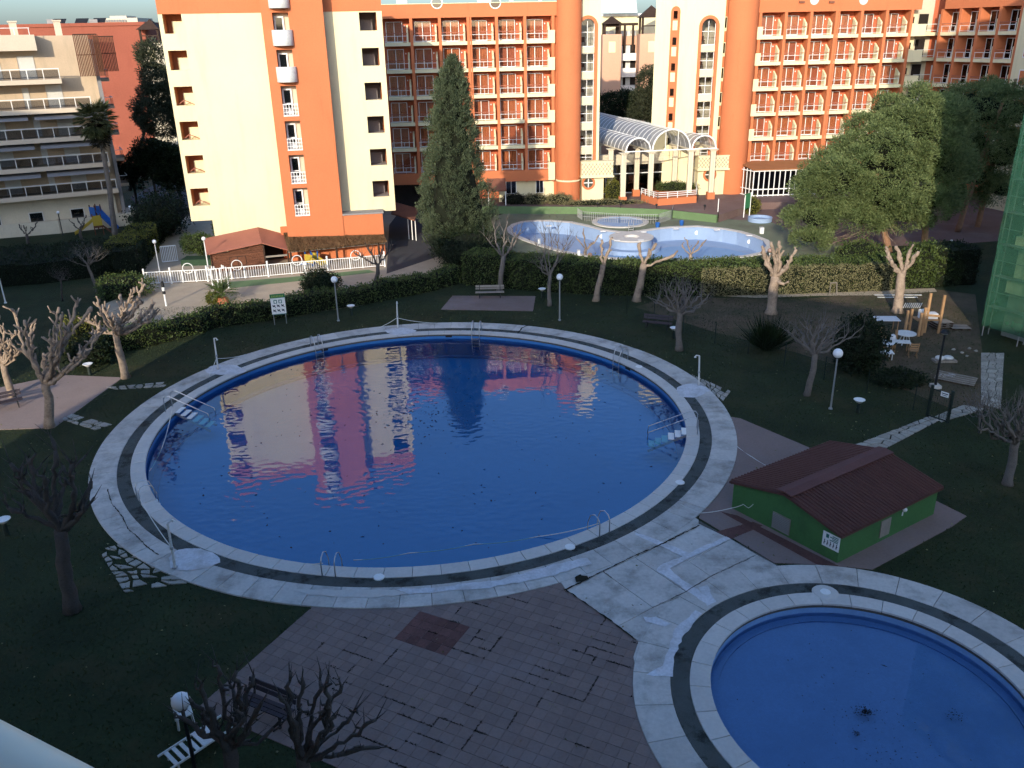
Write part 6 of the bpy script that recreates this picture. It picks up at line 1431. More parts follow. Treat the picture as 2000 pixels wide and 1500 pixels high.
shower('white shower post on the right pool deck', (1365, 752), (1366, 695)); shower('shower post on the near left pool deck', (342, 1109), (327, 1022))
def rope(label, pts, r=.018):
    o = MB(); out = []
    for a, c in zip(pts[:-1], pts[1:]):
        k = 8
        for i in range(k): t = i/k; q = Vector(a).lerp(Vector(c), t); q.z -= 4*t*(1-t)*.12*min(1, (Vector(c)-Vector(a)).length/4); out.append(q)
    out.append(Vector(pts[-1])); o.tube(out, r, 5); return o.build('rope', M['rope'], label=label, cat='rope')
sh1 = G(426, 721, .07); sh4 = G(342, 1109, .07); sh2 = G(777, 641, .07)
rope('white rope from the near left shower post to the left grab rails', [sh4+Vector((0, 0, .95)), G(273, 975, .85)])
rope('white rope strung from the left shower post along the deck', [G(408, 735, .1), sh1+Vector((0, 0, .7)), G(480, 692, .1)])
rope('slack rope tied to the far shower post', [G(740, 640, .1), sh2+Vector((0, 0, .75)), G(852, 631, .1)])
rope('white lane rope floating in front of the near grab rails', [G(630, 1100, .3), G(560, 1100, -.28), G(520, 1093, -.28)], .022)
rope('white lane rope floating across the near water', [G(690, 1094, -.28), G(800, 1080, -.28), G(925, 1063, -.28), G(1050, 1048, -.28), G(1170, 1022, .3)], .02)
rope('rope trailing from the left steps down to the water', [G(336, 800, .3), G(318, 870, -.28), G(292, 920, -.28)], .02)
rope('thin white cable from the right deck to the green hut wall', [G(1330, 985, .09), G(1368, 1002, .09), G(1430, 992, .5), G(1452, 985, 1.0), G(1462, 992, .8), G(1471, 985, 1.2)], .014)
rope('line of white rope on the pad behind the green hut', [G(1440, 872, .05), G(1470, 893, .05), G(1502, 912, .05)], .015)
# benches
def bench(label, px, az, L_=1.8, m='bench_wood', back=True, group='park benches'):
    q = G(*px, .03); o = thing('bench', label, 'bench', q, group, rz=R(az))
    for k in range(3): b = MB(); b.box(-L_/2, L_/2, -.22+.155*k, -.09+.155*k, .42, .46); link('seat_slat', b.mesh('seat_slat', M[m]), o)
    if back:
        for k in range(2): b = MB(); z_ = .58+.17*k; b.hexa([(-L_/2, .27+.05*k, z_), (L_/2, .27+.05*k, z_), (L_/2, .30+.05*k, z_), (-L_/2, .30+.05*k, z_), (-L_/2, .31+.05*k, z_+.13), (L_/2, .31+.05*k, z_+.13), (L_/2, .34+.05*k, z_+.13), (-L_/2, .34+.05*k, z_+.13)]); link('back_slat', b.mesh('back_slat', M[m]), o)
    for x in (-L_*.36, L_*.36): b = MB(); b.bar((x, -.2, 0), (x, -.16, .42), .05, .07); b.bar((x, .28, 0), (x, .22, .42), .05, .07); b.bar((x, -.2, .40), (x, .24, .40), .05, .05); b.bar((x, .22, .4), (x, .36, .9), .05, .05); link('bench_frame', b.mesh('bench_frame', M['black_metal']), o)
    return o
bench('dark slatted bench on the near terrace behind the pollarded trees', (523, 1400), -27); bench('dark bench on the pink pad at the left edge', (8, 800), 35, 2.0); bench('bench on the small pad in front of the hedge', (957, 581), 0, 2.2, 'wood_grey'); bench('dark bench under the round crowned tree on the right lawn', (1283, 642), -22, 2.0)
wb_ = thing('stacked_planks', 'pale slatted bench seat lying on the bare soil by the black lamp post', 'bench', G(1857, 750)); a = G(1824, 741); c = G(1902, 757); d = (c-a).normalized(); nn_ = Vector((-d.y, d.x, 0))
for k in range(5): b = MB(); off = nn_*(.17*k)+Vector((0, 0, .12+.05*k)); b.bar(a+off, c+off, .14, .04); b.build('slat', M['wood_grey'], wb_)
b = MB(); b.bar(a+d*.3+Vector((0, 0, .06)), a+d*.3+nn_*.75+Vector((0, 0, .2)), .08, .1); b.bar(c-d*.3+Vector((0, 0, .06)), c-d*.3+nn_*.75+Vector((0, 0, .2)), .08, .1); b.build('bearer', M['wood_dark'], wb_)
# sun lounger near the front lamp
q = G(392, 1462); lg = thing('sun_lounger', 'white plastic sun lounger lying on the dark lawn by the front lamp', 'sun lounger', q, rz=R(-42))
b = MB(); b.box(-.32, .32, -.05, .55, .32, .36); link('backrest', b.mesh('backrest', M['white_dirty']), lg)
for k in range(4): b = MB(); b.box(-.30, .30, -.24-.22*k, -.13-.22*k, .30, .33); link('seat_slat', b.mesh('seat_slat', M['white_dirty']), lg)
b = MB(); b.bar((-.34, .9, .34), (-.34, -1.05, .3), .04, .06); b.bar((.34, .9, .34), (.34, -1.05, .3), .04, .06); link('frame', b.mesh('frame', M['white_dirty']), lg)
for x, y in ((-.3, .5), (.3, .5), (-.3, -.8), (.3, -.8)): b = MB(); b.bar((x, y, 0), (x, y, .3), .05, .05); link('leg', b.mesh('leg', M['white_dirty']), lg)
q = G(362, 1412); ch = thing('plastic_chair', 'white plastic chair beside the front lamp post', 'chair', q, rz=R(30)); b = MB(); b.box(-.24, .24, -.24, .24, .40, .44); link('seat', b.mesh('seat', M['white_dirty']), ch); b = MB(); b.box(-.24, .24, .22, .26, .44, .85); link('backrest', b.mesh('backrest', M['white_dirty']), ch)
for x, y in ((-.2, -.2), (.2, -.2), (-.2, .2), (.2, .2)): b = MB(); b.bar((x*1.1, y*1.1, 0), (x, y, .4), .05, .05); link('leg', b.mesh('leg', M['white_dirty']), ch)

# lamps
lamp_globe('white globe lamp on a slim post by the hedge left of the pool', (661, 627), 546, 6.5, topx=652)
lamp_globe('white globe lamp between the bare trees behind the round pool', (1093, 626), 541, 6.5, topx=1096)
lamp_globe('white globe lamp on the right lawn by the chain fence', (1622, 799), 690, 9.5, topx=1638)
gq = G(353, 1370, 3.2); bp = (gq.x, gq.y)
o = thing('globe_lamp', 'large white globe lamp in front at lower left among bare branches', 'lamp', (*bp, 0), 'globe lamps')
b = MB(); b.tube([(*bp, 0), (*bp, 3.0)], [.06, .045], 8); b.build('post', M['black_metal'], o); b = MB(); b.ball((*bp, 3.2), .235, 22, 16); b.build('globe', M['globe'], o, smooth=True); b = MB(); b.lathe([(.05, 2.93), (.13, 2.96), (.12, 3.02)], bp, 14); b.build('collar', M['black_metal'], o)
lamp_globe('brown shaded globe lamp behind the hedge by the kidney pool', (1152, 516), 498, 4.8, 'globe_brown', post='white'); lamp_globe('brown shaded globe lamp at the right end of the kidney pool', (1502, 512), 489, 4.8, 'globe_brown', post='white')
lamp_globe('tall white post lamp by the garden gate at left', (312, 531), 472, 4, topx=305, post='white'); lamp_globe('white post lamp at the corner of the timber shed', (409, 538), 466, 4, topx=403, post='white')
lamp_globe('dark post lamp beside the palm on the left lawn', (266, 462), 405, 4.5, topx=257, post='black_metal'); lamp_globe('dark post lamp on the far left lawn before the pale wall', (123, 459), 415, 3, topx=116, post='black_metal')
lamp_globe('slim white post lamp at the left edge of the garden', (11, 592), 500, 4, topx=-6, post='white'); lamp_globe('post lamp in front of the white fence by the round bush', (600, 556), 515, 4, topx=598, post='white')
lamp_globe('post lamp beyond the right end of the sunlit hedge', (1853, 502), 472, 4, topx=1858, post='galv')
bowl_lamp('low bowl lamp on the lawn by the round bush', (687, 616)); bowl_lamp('low bowl lamp by the bare trees behind the pool', (1059, 582)); bowl_lamp('low bowl lamp beside the pink pad at left', (176, 733)); bowl_lamp('low bowl lamp on the right lawn next to the globe lamp', (1675, 806)); bowl_lamp('low bowl lamp at the left edge of the near lawn', (14, 1045)); bowl_lamp('low bowl lamp by the round crowned bare tree', (1316, 661))
B0 = G(1826, 757); T_ = AT(1845, 652, B0.y); o = thing('street_lamp', 'black lamp post with dish head by the gate on the bare soil', 'lamp', B0)
b = MB(); b.tube([B0, (B0.x, B0.y, T_.z)], [.075, .055], 8); b.build('post', M['black_metal'], o); b = MB(); b.box(B0.x-.25, B0.x+.25, B0.y-.25, B0.y+.25, 0, .18); b.build('footing', M['concrete'], o)
z_ = T_.z; b = MB(); b.lathe([(.05, z_-.05), (.14, z_), (.2, z_+.05)], (B0.x, B0.y), 16); b.build('glass', M['white'], o, smooth=True); b = MB(); b.lathe([(.24, z_+.06), (.25, z_+.10), (.14, z_+.22), (.02, z_+.26)], (B0.x, B0.y), 16); b.build('hood', M['black_metal'], o, smooth=True)

# signs
q = AT(543, 592, G(543, 634).y); fS = Fac(xy(q), 75)
sg = thing('rules_sign', 'white pool rules board with green heading and small pictograms by the hedge', 'sign', (q.x, q.y, 0))
s0, z1 = fS.sz(527, 577); s1, z0_ = fS.sz(557, 612); s0 = fS.s(529, 594); s1 = fS.s(557.5, 594); W_ = s1-s0; Hs = z1-z0_
fS.bx('board', M['white'], sg, s0, s1, z0_, z1-.30*Hs*.55, -.03, 0); fS.bx('heading', M['sign_green'], sg, s0-.02, s1+.02, z1-.165*Hs, z1+.04*Hs, -.035, .01)
fS.bx('foot_strip', M['sign_teal'], sg, s0, s1, z0_-.05, z0_-.001, -.03, .005)
b = MB(); 
for k in range(8): c = s0+W_*(.1+.105*k); fS.box(b, c, c+W_*.06, z1-.13*Hs+(k % 2)*.02, z1-.02*Hs, .011, .016)
b.build('lettering', M['sign_lime'], sg)
for k, (u_, v_) in enumerate([(.32, .78), (.66, .78)]):
    c = s0+W_*u_; z_ = z0_+Hs*.845*v_-.02; o = fS.bx('green_square', M['sign_teal'], sg, c-W_*.12, c+W_*.12, z_-W_*.13, z_+W_*.13, .001, .006); b = MB(); fS.box(b, c-.015*4, c+.015*4, z_-W_*.09, z_+W_*.03, .0061, .009); fS.box(b, c-W_*.08, c+W_*.08, z_+W_*.03, z_+W_*.07, .0061, .009); b.build('pictogram', M['white'], o)
rg = random.Random(3)
for k in range(6):
    c = s0+W_*(.2+.3*(k % 3)); z_ = z0_+Hs*(.42 if k < 3 else .18); b = MB(); fS.box(b, c-W_*.09, c+W_*.02, z_-W_*.05, z_+W_*.02, .001, .005); b.bar(fS.pt(c-W_*.1, z_+W_*.1, .004), fS.pt(c+W_*.11, z_-W_*.1, .004), .006, W_*.05); b.bar(fS.pt(c, z_+.0, .004), fS.pt(c+W_*.07, z_+W_*.07, .004), .006, W_*.07); b.build('pictogram', M['sign_ink'], sg)
for s_ in (s0+.08, s1-.08): b = MB(); b.tube([fS.pt(s_, 0, -.06), fS.pt(s_, z1, -.06)], .03, 6); b.build('leg', M['galv'], sg)
# gate and chain-link fence on the right
fpx = [(1172, 596), (1224, 614), (1277, 627), (1334, 650), (1396, 671), (1461, 692), (1531, 716), (1609, 742), (1692, 770), (1783, 801), (1811, 812)]
cf = thing('mesh_fence', 'dark mesh fence on thin posts across the right lawn', 'fence', G(*fpx[4]))
for p_ in fpx+[(1912, 846)]: q = G(*p_); b = MB(); b.tube([q, q+Vector((0, 0, 1.45))], .03, 6); b.build('post', M['dark_green_metal'], cf)
for i in range(len(fpx)-1):
    a, c = G(*fpx[i]), G(*fpx[i+1]); b = MB(); L_ = (c-a).length
    for z_ in np.linspace(.05, 1.4, 10): b.bar(a+Vector((0, 0, z_)), c+Vector((0, 0, z_)), .004, .004)
    k = int(L_/.16)
    for j in range(k): q = a.lerp(c, j/k); b.bar(q+Vector((0, 0, .05)), q+Vector((0, 0, 1.4)), .004, .004)
    b.build('mesh_panel', M['dark_green_metal'], cf, kind='stuff')
ga, gb = G(1811, 813), G(1850, 826); gate = thing('mesh_gate', 'dark metal gate with a small white notice across the stone path', 'gate', ga)
for q in (ga, gb): b = MB(); b.bar(q, q+Vector((0, 0, 1.75)), .12, .12); b.build('gate_post', M['dark_green_metal'], gate)
b = MB()
for z_ in (.08, 1.55): b.bar(ga+Vector((0, 0, z_)), gb+Vector((0, 0, z_)), .05, .05)
for j in range(1, 9): q = ga.lerp(gb, j/9); b.bar(q+Vector((0, 0, .08)), q+Vector((0, 0, 1.55)), .008, .008)
b.build('gate_leaf', M['dark_green_metal'], gate)
q = ga.lerp(gb, .62)+Vector((0, -.04, 1.45)); b = MB(); d = (gb-ga).normalized(); b.bar(q-d*.2, q+d*.2, .015, .26); o = b.build('notice', M['white'], gate); b = MB(); d_n = Vector((d.y, -d.x, 0)); b.bar(q-d*.16+d_n*.01+Vector((0, 0, .04)), q+d*.16+d_n*.01+Vector((0, 0, .04)), .004, .05); b.bar(q-d*.14+d_n*.01-Vector((0, 0, .05)), q+d*.12+d_n*.01-Vector((0, 0, .05)), .004, .03); b.build('lettering', M['sign_ink'], o)

# ------------------------------------------------------------------ crazy paving paths (each stone a part)
def crazy(name, poly_px, size, z, m, seed, gap=.05, drop=.0, base=None):
    """irregular flagstones: jittered grid cells clipped to a strip"""
    rg = random.Random(seed); P = [Vector(xy(G(*p))) for p in poly_px]
    a, b_, c, d = P      # a-b near edge, d-c far edge (quad)
    L_ = ((b_-a).length+(c-d).length)/2; W_ = ((d-a).length+(c-b_).length)/2; nu, nv = max(1, round(L_/size)), max(1, round(W_/size))
    J_ = {}
    for i in range(nu+1):
        for j in range(nv+1):
            ju = i/nu+(0 if i in (0, nu) else rg.uniform(-.38, .38)/nu); jv = j/nv+(0 if j in (0, nv) else rg.uniform(-.38, .38)/nv); J_[i, j] = a.lerp(b_, ju).lerp(d.lerp(c, ju), jv)
    o = None
    root = MB(); root.sheet([tuple(x) for x in P], .005); o = root.build(name, M[base or 'moss'], kind='structure')
    for i in range(nu):
        for j in range(nv):
            if rg.random() < drop: continue
            q = [J_[i, j], J_[i+1, j], J_[i+1, j+1], J_[i, j+1]]
            if rg.random() < .4: q = [q[0], q[0].lerp(q[1], .55)+Vector((rg.uniform(-.04, .04), rg.uniform(-.04, .04))), q[1], q[2], q[3]]
            if rg.random() < .35: k = rg.randrange(len(q)); q = q[:k]+[q[k].lerp(q[k-1], .25), q[k].lerp(q[(k+1) % len(q)], .25)]+q[k+1:]
            cc = sum(q, Vector((0, 0)))/len(q); q = [cc+(x-cc)*max(.5, 1-gap/max(.05, (x-cc).length)) for x in q]
            b = MB(); b.prism([tuple(x) for x in q], -.02, z+rg.uniform(-.006, .012)); b.build('flagstone', M[m], o)
    return o
crazy('stone_path', [(1668, 870), (1820, 812), (1836, 822), (1722, 882)], .42, .05, 'flag', 1, .05)
crazy('stone_path', [(1822, 815), (1880, 792), (1925, 800), (1838, 826)], .42, .05, 'flag', 2, .05)
crazy('stone_path', [(1915, 790), (1915, 690), (1962, 690), (1955, 800)], .36, .04, 'flag', 3, .035, 0, 'concrete_joint')
crazy('stepping_stones', [(1350, 732), (1428, 765), (1412, 785), (1358, 740)], .42, .045, 'flag', 4, .05, .1, 'grass')
crazy('stepping_stones', [(190, 1075), (235, 1062), (370, 1140), (240, 1160)], .42, .04, 'flag', 5, .09, .25, 'grass')
crazy('stepping_stones', [(205, 757), (340, 745), (320, 757), (225, 762)], .5, .04, 'flag', 6, .08, .15, 'grass')
crazy('stepping_stones', [(118, 820), (140, 808), (222, 830), (185, 842)], .5, .04, 'flag', 7, .08, .2, 'grass')
# ------------------------------------------------------------------ hedges and shrubs
hedge('long tall hedge between the lawn and the kidney pool', [G(*p) for p in [(905, 556), (1010, 566), (1100, 573), (1200, 578), (1300, 579), (1420, 577), (1560, 573), (1700, 568), (1825, 562)]], 2.6, (2.5, 2.15), 'leaf_hedge', 120, .15, .09, hvar=.03)
hedge('clipped dry looking hedge face in the middle of the sunlit hedge', [G(*p) for p in [(1370, 579.5), (1420, 578.5), (1560, 574.5), (1700, 569.5), (1740, 568)]], .35, 2.1, 'leaf_hedge_dry', 260, .12, .07, hvar=.02)
hedge('dark end of the long hedge, shade of the scaffolded building put into its leaf colour', [G(*p) for p in [(1826, 562), (1870, 558), (1905, 556)]], 3.0, 2.9, 'leaf_dark', 60, .16, .09)  # darker leaves from the shade edge on: building's shade put into the colour
hedge('low leafy hedge between the round pool lawn and the sunlit paving', [G(*p) for p in [(205, 695), (255, 686), (330, 668), (430, 640), (530, 626), (620, 610), (700, 598), (780, 582), (850, 568), (905, 553)]], 1.5, (1.25, 1.35), 'leaf_hedge', 95, .15, .09, hvar=.10)
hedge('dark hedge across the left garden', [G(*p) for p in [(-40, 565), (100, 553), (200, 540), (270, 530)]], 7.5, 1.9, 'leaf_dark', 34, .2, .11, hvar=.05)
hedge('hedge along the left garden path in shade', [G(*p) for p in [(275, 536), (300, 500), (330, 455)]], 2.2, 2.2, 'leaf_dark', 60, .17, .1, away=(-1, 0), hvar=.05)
hedge('yellow green top of the hedge by the garden gate, sunlight put into its leaf colour', [G(*p) for p in [(268, 528), (300, 500), (312, 488)]], 2.4, 2.45, 'leaf_yellow', 70, .17, .1, away=(-1, 0), hvar=.08)  # brighter leaf colour stands in for sun on the hedge top
bush('shrub', 'round clipped dark bush by the globe lamp left of the pool', 'shrub', G(622, 592)+Vector((0, 1, 1.15)), (1.5, 1.4, 1.2), 5200, 'leaf_dark', .14, .09)
bush('shrub', 'loose pale green shrub behind the lit pollarded tree at left', 'shrub', G(160, 690)+Vector((0, 0, 1.2)), (1.3, 1.2, 1.2), 2200, 'leaf_yellow', .2, .1)
bush('shrub', 'dark shrub under the lit pollarded trees at left', 'shrub', G(175, 712)+Vector((0, 0, .8)), (1.4, 1.1, 1.0), 2000, 'leaf_dark', .2, .1)
bush('shrub', 'dry brown green shrub on the left lawn', 'shrub', G(235, 585)+Vector((0, 1.0, .8)), (2.2, 1.8, 1.0), 3000, 'leaf_hedge', .2, .09)
bush('shrub', 'dense dark shrub mass left of the garden path', 'shrub', G(300, 470)+Vector((0, 2.5, 2.0)), (2.6, 5.5, 2.4), 5200, 'leaf_dark', .25, .13)
bush('shrub', 'climbing green shrub on the corner of the cream block', 'shrub', G(408, 500)+Vector((.6, 3.0, 2.2)), (.9, 1.0, 2.3), 2600, 'leaf_hedge', .18, .1)
bush('shrub', 'dark dense shrub at the foot of the large conifer', 'shrub', G(930, 535)+Vector((-.5, 1.5, 1.6)), (3.2, 2.2, 1.9), 6000, 'leaf_dark', .2, .1)
bush('shrub', 'evergreen shrub behind the small twiggy tree on the right', 'shrub', G(1672, 735)+Vector((.3, .8, 1.6)), (1.5, 1.4, 1.8), 3600, 'leaf_dark', .2, .1)
bush('shrub', 'low dark spreading shrub by the chain fence on the right', 'shrub', G(1750, 750)+Vector((0, 0, .35)), (1.5, 1.0, .5), 2400, 'leaf_dark', .15, .08)
bush('shrub', 'glossy shrub at the right end of the sunlit hedge', 'shrub', G(1800, 562)+Vector((0, .6, 1.6)), (1.9, 1.0, 1.8), 4200, 'leaf_hedge', .2, .12)
bush('shrub', 'flowering pale shrub beyond the hedge under the pine', 'shrub', G(1675, 520)+Vector((0, 0, 1.0)), (2.2, 1.4, 1.3), 3000, 'leaf_hedge', .18, .1)
bush('shrub', 'clipped dark green shrub in the raised orange bed', 'shrub', G(1312, 386, TZ)+Vector((.3, 1.0, 1.0)), (2.6, 1.2, .7), 4200, 'leaf_hedge', .13, .08)
bush('shrub', 'bushy shrub at the left canopy column', 'shrub', G(1197, 392, TZ)+Vector((0, 0, 1.1)), (1.0, .9, 1.3), 2200, 'leaf_yellow', .18, .09)
q = G(1362, 375, TZ); po = thing('potted_shrub', 'shrub in a terracotta pot beside the right round window', 'plant', q); b = MB(); b.lathe([(.4, TZ), (.55, TZ+.5), (.6, TZ+.7), (.5, TZ+.7), (.01, TZ+.66)], xy(q), 18); b.build('pot', M['terracotta_pot'], po, smooth=True); bush_mesh('foliage', (q.x, q.y, TZ+1.5), .7, .7, 1.0, 1600, M['leaf_hedge'], po, .2, .08, core=False)
for i, (px, nm) in enumerate(((1005, 'left'), (1048, 'second'), (1092, 'third'))):
    bush('shrub', ['reddish low shrub under the ground floor window of the hotel', 'low green shrub below the hotel ground floor wall', 'low shrub at the foot of the orange round tower'][i], 'shrub', G(px, 401, TZ)+Vector((0, .8, .5)), (1.5, .7, .7), 1500, ('leaf_debris', 'leaf_hedge_dry', 'leaf_hedge_dry')[i], .18, .09)
bush('shrub', 'low dry shrub bed before the canopy columns', 'shrub', G(1150, 402, TZ)+Vector((1.5, .6, .2)), (4.8, .6, .4), 2200, 'leaf_hedge_dry', .15, .08)
bush('shrub', 'pale shrub by the small round blue basin', 'shrub', G(1468, 418)+Vector((0, 0, .9)), (.8, .7, 1.0), 1200, 'leaf_yellow', .2, .09)
# strap-leaved clump on the right
q = G(1497, 684); fx = thing('strap_leaf_plant', 'tall strap leaved clump in front of the pollarded tree on the right', 'plant', q)
n = 420; az = RNG.uniform(0, 2*np.pi, n); el = RNG.uniform(.5, 1.5, n); L_ = RNG.uniform(1.2, 2.7, n); D0 = np.c_[np.cos(az)*np.cos(el), np.sin(az)*np.cos(el), np.sin(el)]
P0 = np.array(q)[None]+np.c_[RNG.normal(0, .18, n), RNG.normal(0, .18, n), np.zeros(n)]; V, F = leaf_quads(P0, D0, L_, .09, .12); fast_mesh('leaves', V, F, M['leaf_dark'], fx)

# ------------------------------------------------------------------ evergreen trees
def sprays(C_, D_, n_per, size, leaf, lw, jit=.6):
    n = len(C_); P = np.repeat(C_, n_per, 0); Dd = np.repeat(D_, n_per, 0); t = RNG.uniform(0, 1, (len(P), 1)); P = P+Dd*t*size+RNG.normal(0, 1, P.shape)*size*.28*(1-t*.6)
    return leaf_quads(P, Dd+np.array([0, 0, .25]), RNG.uniform(.6, 1.3, len(P))*leaf, RNG.uniform(.7, 1.2, len(P))*lw, jit)
cyp = G(884, 505); YC = cyp.y
con = thing('conifer', 'tall broad conical conifer in front of the hotel wing', 'tree', cyp)
prof_px = [(118, 882, 884), (140, 866, 902), (170, 852, 912), (200, 848, 918), (235, 838, 922), (270, 846, 932), (300, 833, 938), (340, 826, 948), (380, 820, 962), (410, 814, 972), (440, 822, 970), (470, 836, 965), (495, 850, 955)]
pr = [(AT((a+c)/2, y, YC), (AT(c, y, YC)-AT(a, y, YC)).length/2) for y, a, c in prof_px]
zz = np.array([p[0].z for p in pr]); rr = np.array([p[1] for p in pr]); xx = np.array([p[0].x for p in pr]); o_ = np.argsort(zz); zz, rr, xx = zz[o_], rr[o_], xx[o_]
nc = 520; zc = np.sort(RNG.uniform(0, 1, nc)**1.25*(zz[-1]-.25)+.35); az = np.arange(nc)*2.39996+RNG.uniform(-.3, .3, nc); rc = np.interp(zc, zz, rr)*RNG.uniform(.74, 1.06, nc)
Cc = np.c_[np.interp(zc, zz, xx)+rc*np.cos(az), YC+rc*np.sin(az), zc]; Dd = np.c_[np.cos(az)*.7, np.sin(az)*.7, np.full(nc, .75)]; size = np.clip(.22+.16*np.interp(zc, zz, rr), .2, .95); rin = np.maximum(.02, rc-size*.45); Cc = np.c_[np.interp(zc, zz, xx)+rin*np.cos(az), YC+rin*np.sin(az), zc]
k = 11; sub = np.repeat(np.arange(nc), k); Ps = Cc[sub]+rnd_unit(len(sub))*size[sub, None]*RNG.uniform(.2, .75, (len(sub), 1)); Ds = Dd[sub]+rnd_unit(len(sub))*.55; Ds /= np.linalg.norm(Ds, axis=1, keepdims=True)
V, F = sprays(Ps, Ds, 13, .42, .20, .062, .45); fast_mesh('crown', V, F, M['leaf_cypress'], con)
b = MB(); b.lathe([(max(.02, float(r)*.66-.12), float(z)) for z, r in zip(zz, rr)], (float(xx[0]), YC), 20); b.v = [(x+float(np.interp(z, zz, xx))-float(xx[0]), y, z) for x, y, z in b.v]; b.build('crown_shade_core', M['hedge_core'], con)  # solid dark cone; its colour stands for the crown's inner shade
b = MB(); b.tube([cyp, (float(xx[3]), YC, 4), (float(xx[-1]), YC, float(zz[-1])-.6)], [.38, .3, .04], 10); b.build('trunk', M['bark_dark'], con, smooth=True)

def lobed_tree(label, cat_, trunk_pts, lobes, m, n_per_m3, leaf, lw, spray=.6, nper=18, bark='bark_pine', rt=.3, group=None, name='pine_tree', core=.62, lower=None):
    o = thing(name, label, 'tree', Vector(trunk_pts[0][0]), group)
    for tp in trunk_pts:
        b = MB(); rg = random.Random(len(tp)); p, r = bent(tp, rt, rt*.45, rg, .8, .05, .08); b.tube(p, r, 10); b.build('trunk', M[bark], o, smooth=True)
    Cs, Ds, Sz = [], [], []
    for c, r in lobes:
        c = np.array(c); r = np.array(r); n = max(14, int(4*math.pi*(r[0]*r[1]+r[1]*r[2]+r[0]*r[2])/3*n_per_m3)); d = rnd_unit(n); k = RNG.uniform(.80, 1.04, (n, 1))*(1+.10*np.sin(d[:, :1]*7+d[:, 2:]*5+c[0])+.08*np.sin(d[:, 1:2]*9+c[2]))
        P = c+d*r*k; ok = np.ones(n, bool)
        for c2, r2 in lobes:
            if np.allclose(c2, c): continue
            ok &= (((P-np.array(c2))/(np.array(r2)*.80))**2).sum(1) > 1
        if lower is not None: ok &= ~((d[:, 2] < -.45) & (RNG.uniform(0, 1, n) < .6))
        Cs.append(P[ok]); Ds.append(d[ok]+np.array([0, 0, .45]))
        if core:
            b = MB(); b.ball((0, 0, 0), 1, 14, 10); b.v = [(c[0]+x*r[0]*core, c[1]+y*r[1]*core, c[2]+z*r[2]*core) for x, y, z in b.v]; b.build('crown_shade_core', M['hedge_core'], o)  # dark ball; the shade between tufts is put into its colour
    Cc = np.concatenate(Cs); Dd = np.concatenate(Ds); Dd /= np.linalg.norm(Dd, axis=1, keepdims=True); n = len(Cc)
    # each tuft: a shell of blades over its outer, upper side; the gaps between tufts stay dark
    rs = spray*RNG.uniform(.7, 1.3, n); sub_ = np.repeat(np.arange(n), nper); q = rnd_unit(len(sub_)); up = Dd[sub_]+np.array([0, 0, .5]); up /= np.linalg.norm(up, axis=1, keepdims=True)
    fl = (q*up).sum(1) < -.25; q[fl] = -q[fl]
    P = Cc[sub_]-Dd[sub_]*(rs[sub_]*.35)[:, None]+q*(rs[sub_]*RNG.uniform(.55, 1.0, len(sub_)))[:, None]*np.array([1, 1, .85])
    V, F = leaf_quads(P, q*.9+up*.3, RNG.uniform(.7, 1.3, len(P))*leaf, RNG.uniform(.7, 1.3, len(P))*lw, .65); fast_mesh('crown', V, F, M[m], o); return o
def PX(px, py, Y, rpx, ry=None, sq=.85):
    c = AT(px, py, Y); d = (c-Vector((0, 0, CAM_H))).dot(cF); r = rpx/FL*d; return (tuple(c), (r, ry or r, r*sq))
pb1, pb2 = G(1737, 492), G(1803, 490); YP = pb1.y
pl_ = [PX(1785, 245, YP+1, 78), PX(1835, 235, YP+2, 55), PX(1725, 300, YP, 88), PX(1810, 320, YP+1, 80), PX(1850, 330, YP+1, 42), PX(1660, 345, YP-1, 70), PX(1610, 360, YP-1, 52), PX(1740, 375, YP-2, 72), PX(1810, 385, YP-1, 58), PX(1650, 410, YP-1.5, 50, None, .7), PX(1590, 425, YP-1, 46, None, .7), PX(1680, 425, YP-2, 40, None, .6), PX(1580, 465, YP-2, 30, None, .5), PX(1770, 420, YP-1, 42, None, .6)]
pine = lobed_tree('large bright green pine with broad crown right of the kidney pool', 'tree', [[pb1, AT(1722, 430, YP), AT(1712, 330, YP)], [pb2, AT(1812, 420, pb2.y), AT(1815, 320, pb2.y)]], pl_, 'leaf_pine', 1.25, .24, .07, .95, 230, rt=.32, lower=1, core=.5)
b = MB(); rg = random.Random(5)
for k in range(60):
    a = AT(1722+rg.uniform(-5, 5), rg.uniform(390, 440), YP); e = AT(rg.uniform(1610, 1760), rg.uniform(425, 480), YP-rg.uniform(0, 3)); b.tube([a, a.lerp(e, .5)-Vector((0, 0, .3)), e], [.04, .025, .008], 4)
b.build('dead_twigs', M['bark'], pine)
YD = 84
lobed_tree('dark shaded pine at the right behind the scaffolded building', 'tree', [[Vector((47, YD, 0)), Vector((47.5, YD, 8)), Vector((48, YD, 14))], [Vector((44, YD-2, 0)), Vector((45, YD-2, 7)), Vector((46, YD-2, 12))]],
    [PX(1925, 215, YD, 62), PX(1890, 200, YD+1, 45), PX(1975, 220, YD, 60), PX(1900, 280, YD-1, 55), PX(1960, 300, YD-1, 60), PX(1905, 345, YD-1, 42), PX(1960, 370, YD-2, 45, None, .6), PX(1880, 390, YD-1, 30, None, .5)], 'leaf_pine', .95, .28, .08, 1.05, 170, rt=.28, lower=1, core=.45)
lobed_tree('loose grey green tree between the left red wall and the cream block', 'tree', [[Vector((-52, 118, 0)), AT(300, 180, 118)]], [PX(293, 105, 118, 20, None, 1.2), PX(303, 150, 118, 26), PX(308, 190, 118, 30), PX(295, 215, 117, 30), PX(315, 235, 117, 34), PX(322, 180, 117, 20)], 'leaf_euc', 1.6, .34, .11, 1.0, 90, 'bark_dark', .25, name='eucalyptus_tree', core=0)
